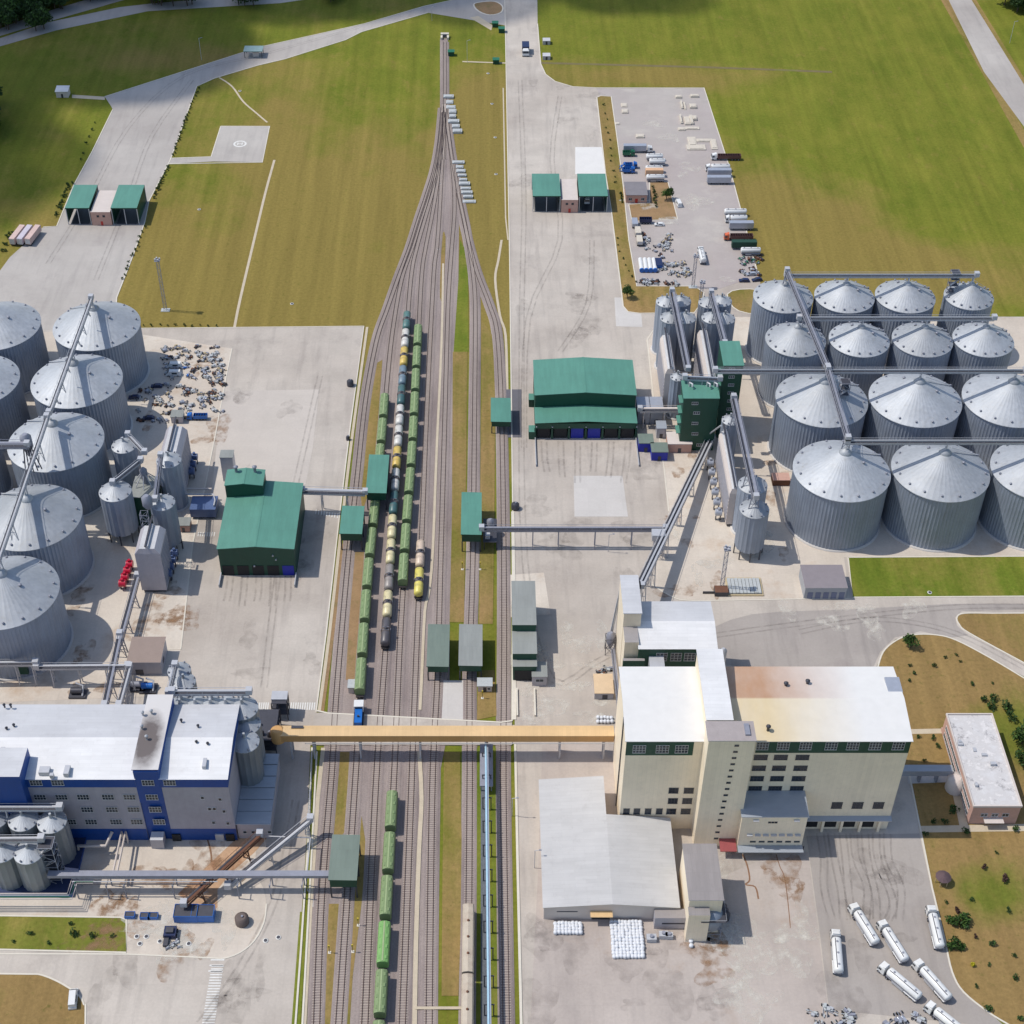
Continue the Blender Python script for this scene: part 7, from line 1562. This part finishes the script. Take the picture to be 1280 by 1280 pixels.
TRK = MB().tube([(0, 0, 0), (.1, .05, 2), (0, .1, 4.5)], .25, BARK, 8).tube([(0, .05, 2.2), (1.2, .5, 4.6)], .12, BARK, 6).tube([(0, .05, 2.6), (-1.1, -.4, 5)], .12, BARK, 6).mesh('trunk')
random.seed(77)
def shrub(px, py, label, s=1, me=None, grp=None, name='shrub'):
    o = bpy.data.objects.new(name, me or random.choice(SHM)); COL.objects.link(o); q = G(px, py); o.location = (q[0], q[1], .1); s *= random.uniform(.55, .85); o.scale = (s, s, s*random.uniform(.8, 1.2)); o.rotation_euler = (0, 0, random.random()*6); return tag(o, label, 'shrub', grp)
def tree(px, py, label, s=1, crowns=CRM, grp=None):
    q = G(px, py); t = thing('tree', label, 'tree', (q[0], q[1], 0), grp); s *= random.uniform(.85, 1.15); r = random.random()*6; inst('trunk', TRK, t, (0, 0, 0), r, sc=(s, s, s*1.2)); inst('crown', random.choice(crowns), t, (0, 0, 0), r, sc=(s, s, s)); return t
def row(pts, n, lab, grp, s=1, jit=1.0):
    P = smooth(pts, 6) if len(pts) > 2 else pts
    L = [hypot(P[i+1][0]-P[i][0], P[i+1][1]-P[i][1]) for i in range(len(P)-1)]; T = sum(L)
    for k in range(n):
        d = T*(k+.5)/n; i = 0
        while i < len(L)-1 and d > L[i]: d -= L[i]; i += 1
        f_ = d/L[i]; shrub(P[i][0]+(P[i+1][0]-P[i][0])*f_+random.uniform(-jit, jit), P[i][1]+(P[i+1][1]-P[i][1])*f_+random.uniform(-jit, jit), lab, s, grp=grp)
row([(249, 110), (240, 130), (229, 160), (216, 196)], 26, 'small dark shrub of the hedge line above the helipad path', 'hedge above the helipad path', 1.1)
row([(211, 208), (202, 228), (192, 249)], 14, 'small dark shrub of the hedge line below the helipad path', 'hedge below the helipad path', 1.2)
row([(181, 283), (172, 305), (160, 330), (152, 352)], 13, 'small dark shrub along the road south of the west gatehouse', 'shrubs south of the west gatehouse', 1.1, 2)
row([(89, 226), (80, 250), (70, 270)], 16, 'dark shrub left of the west gatehouse', 'shrubs left of the west gatehouse', 1.3, 3); row([(122, 150), (108, 185), (100, 205)], 6, 'lone shrub along the upper kerb of the west road', 'shrubs of the upper west road', 1.0, 2); row([(15, 288), (3, 318)], 8, 'dark shrub left of the three trailers', 'shrubs left of the trailers', 1.3, 3)
row([(155, 407), (275, 408)], 12, 'tiny dark shrub along the kerb above the scrap yard', 'shrubs above the scrap yard', .8, 1)
row([(755, 128), (764, 200), (772, 235)], 12, 'small shrub in the narrow planted strip right of the east road', 'shrubs in the planted strip', .9, 2); row([(776, 240), (778, 255)], 6, 'dark shrub left of the truck park office', 'shrubs left of the office', 1.1, 1); row([(772, 295), (776, 318), (790, 345), (796, 358)], 8, 'tiny shrub in the dry strip below the office', 'shrubs in the dry strip', .8, 1)
row([(815, 232), (818, 245), (820, 262)], 7, 'bushy shrub in the garden right of the office', 'shrubs in the office garden', 1.4, 1)
for k, (px, py, s) in enumerate(((784, 372, 1.6), (833, 250, 1.8))): tree(px, py, ('small green tree at the bend below the truck park', 'small dark conifer-like tree in the office garden')[k], .42*s, CRM)
for k, (px, py, s) in enumerate(((1138, 810, .95), (1277, 930, 1.0), (1278, 958, 1.0), (1285, 915, 1.0))): tree(px, py, ('round green tree at the top of the park lawn', 'green tree at the right photo edge by the office, middle', 'green tree at the right photo edge, lowest', 'green tree at the right photo edge, uppermost')[k], s*.8)
pk = [(1137, 833, .9, 'left of the lawn path'), (1167, 834, 1.6, 'in the middle of the dry lawn'), (1181, 823, .9, 'near the upper lawn edge, left'), (1195, 820, .8, 'near the upper lawn edge, middle'), (1200, 828, .9, 'near the upper lawn edge, right'), (1136, 852, 1.2, 'close to the mill roof corner'), (1142, 843, 1, 'above the mill roof corner'), (1215, 856, 1.1, 'right of the lawn centre, left'), (1240, 855, .9, 'right of the lawn centre, right'), (1228, 876, 2.2, 'above the office roof, first'), (1241, 875, 2.4, 'above the office roof, second'), (1238, 884, 2.1, 'above the office roof, third'), (1256, 886, 2.4, 'above the office roof, fourth'), (1263, 900, 2.6, 'above the office roof, darkest'),
      (1148, 922, 1.2, 'by the short path, left'), (1166, 924, 1.5, 'by the short path, middle'), (1172, 934, 1.5, 'by the short path, lower'), (1155, 952, 1.1, 'below the short path'), (1166, 1029, 1.4, 'on the shaded lawn, left'), (1180, 1029, 1.4, 'on the shaded lawn, middle'), (1192, 1014, 1.9, 'on the shaded lawn, right'), (1206, 1041, 2.0, 'below the shaded lawn path'), (1268, 1038, 1.8, 'right of the office entrance'), (1156, 1044, 1.2, 'at the kerb below the shaded lawn'),
      (1245, 1067, 1, 'on the lower lawn, uppermost'), (1215, 1126, 1.4, 'on the lower lawn, left of centre'), (1260, 1140, 1.4, 'on the lower lawn, right'), (1182, 1129, 1, 'close to the kerb of the lower lawn'), (1240, 1182, 1.4, 'greenish, on the lower lawn centre'), (1267, 1196, 1.2, 'on the lower lawn, far right'), (1236, 1207, 1.2, 'pale, below the centre of the lower lawn'), (1268, 1223, 1.2, 'pale grey, lower right'), (1234, 1262, 1.8, 'near the bottom kerb'), (1275, 1275, 1.4, 'in the bottom right corner'), (1220, 1234, .8, 'small, left of the pale grey one')]
for px, py, s, lb in pk: shrub(px, py, 'lawn shrub '+lb, s)
for px, py, lb, i, s in ((1215, 1208, 'yellow flowering shrub on the lower lawn', 0, 1.5), (1230, 1086, 'purple brown shrub on the upper part of the lower lawn', 1, 1.6), (1254, 1101, 'purple brown shrub right of the first one', 1, 1.9), (1195, 1142, 'purple brown shrub above the big green bush', 1, 1.7), (1219, 1172, 'small purple shrub on the lower lawn', 1, 1.1)): shrub(px, py, lb, s, SPM[i])
for px, py, lb, s in ((1190, 1152, 'big bright green bush near the kerb, left one', 1.7), (1204, 1153, 'big bright green bush near the kerb, right one', 1.8), (1192, 1184, 'big green bush below the bright pair, left', 1.5), (1202, 1186, 'big green bush below the bright pair, right', 1.3)): shrub(px, py, lb, s, random.choice(GRB))
q = G(1177, 1103); t = thing('gazebo', 'round dark brown roofed gazebo by the lower lawn kerb', 'gazebo', (q[0], q[1], 0)); b = MB(); b.lathe(q[0], q[1], [(2.2, 2.6), (1.2, 3.3), (.1, 3.9)], 10, M('brown shingle', C(104, 84, 88), .9), False); b.build('roof', t)
for k in range(6): a_ = k*pi/3; boxpart(t, 'post', q[0]+1.8*cos(a_)-.08, q[0]+1.8*cos(a_)+.08, q[1]+1.8*sin(a_)-.08, q[1]+1.8*sin(a_)+.08, 0, 2.6, WOOD)
for px, py, s, lb in ((38, 1168, 1.3, 'left on the small lawn'), (17, 1178, 1.1, 'lowest left on the small lawn'), (92, 1168, 1.9, 'in the middle of the small lawn'), (89, 1156, 1.3, 'above the middle one'), (116, 1170, 1.3, 'right of the middle one'), (141, 1171, 1.2, 'at the right end of the small lawn'), (61, 1180, 1, 'low between left and middle')): shrub(px, py, 'dark green shrub '+lb, s)
# dark woodland
k = 0
for (x0_, x1_, y0_, y1_, n, where) in ((-60, 60, 4, 40, 90, 'in the wood at the upper left corner'), (20, 190, -30, 26, 190, 'in the wood along the upper left edge'), (-60, 6, 130, 175, 18, 'at the left photo edge beside the meadow'), (178, 245, -14, 8, 22, 'in the clump above the double road'), (296, 324, -4, 8, 7, 'in the small clump at the top edge'), (404, 424, -6, 4, 5, 'at the top edge left of the road'), (1255, 1330, -14, 26, 26, 'in the wood at the upper right corner')):
    for j in range(n):
        px, py = random.uniform(x0_, x1_), random.uniform(y0_, y1_)
        if x0_ == -60 and y0_ == 8 and py > 44-(px+60)*.12: continue
        if y0_ == -30 and py > 29-px*.22: continue
        if x0_ == 1255 and (py > (px-1240)*.55 or px < 1212+py): continue
        tree(px, py, 'dark broadleaf tree '+where, 1.25 if x0_ != 404 else .9, CRD, 'trees '+where)
# ================================================================ light, sky, camera
def cloud(name, blobs, z0, az, el):
    """a real fair-weather cloud high to the left; its shade falls on the far meadow"""
    m, n, b = nt('cloud vapour'); tr = n.nodes.new('ShaderNodeBsdfTransparent'); mx = n.nodes.new('ShaderNodeMixShader'); mx.inputs[0].default_value = .45
    b.inputs['Base Color'].default_value = (.9, .9, .92, 1); b.inputs['Roughness'].default_value = 1
    n.links.new(tr.outputs[0], mx.inputs[1]); n.links.new(b.outputs[0], mx.inputs[2]); n.links.new(mx.outputs[0], n.nodes['Material Output'].inputs[0])
    random.seed(5); B = MB(); d = z0/math.tan(el)
    for gx, gy, rx, ry, cnt in blobs:
        for k in range(cnt):
            a = random.random()*2*pi; q = sqrt(random.random())*(.75+.35*random.random()); r = random.uniform(20, 46); zz = z0+random.uniform(0, 60)
            x = gx+rx*q*cos(a)+az[0]*zz/math.tan(el); y = gy+ry*q*sin(a)+az[1]*zz/math.tan(el)
            B.lathe(x, y, [(r*.35, zz-r*.3), (r*.85, zz-r*.15), (r, zz), (r*.9, zz+r*.25), (r*.6, zz+r*.5), (r*.15, zz+r*.62)], 14, m, True, a)
    return struct(B.build(name), 'structure')
EL = radians(59); AZV = (-1.0, .13)       # sun stands to the left, a little beyond
l = hypot(*AZV)
cloud('cloud', [(-345, 790, 195, 150, 240), (-70, 915, 270, 90, 190), (-300, 630, 90, 60, 26)], 1200, (AZV[0]/l, AZV[1]/l), EL)
sx, sy = AZV[0]/l*cos(EL), AZV[1]/l*cos(EL); sz = sin(EL)
w = bpy.data.worlds.new('World'); SC.world = w; w.use_nodes = True; n = w.node_tree
sky = n.nodes.new('ShaderNodeTexSky'); sky.sky_type = 'NISHITA'; sky.sun_disc = False; sky.sun_elevation = EL; sky.sun_rotation = atan2(sx, sy)
n.links.new(sky.outputs[0], n.nodes['Background'].inputs[0]); n.nodes['Background'].inputs[1].default_value = .15
from mathutils import Vector
sd = bpy.data.lights.new('sun', 'SUN'); sd.energy = 3.3; sd.angle = radians(.5); sd.color = (1, .95, .87)
so = bpy.data.objects.new('sun', sd); COL.objects.link(so); so.rotation_euler = Vector((-sx, -sy, -sz)).to_track_quat('-Z', 'Y').to_euler()
cd = bpy.data.cameras.new('camera'); co = bpy.data.objects.new('camera', cd); COL.objects.link(co)
co.location = (0, 0, H0); co.rotation_euler = (pi/2-DEP, 0, 0)
cd.sensor_width = 36; cd.sensor_fit = 'HORIZONTAL'; cd.lens = 36*FOC/1280; cd.shift_x = (640-CX)/1280; cd.clip_end = 12000; cd.clip_start = 1
SC.camera = co
SC.view_settings.view_transform = 'Standard'; SC.view_settings.look = 'None'; SC.view_settings.exposure = 0; SC.view_settings.gamma = 1
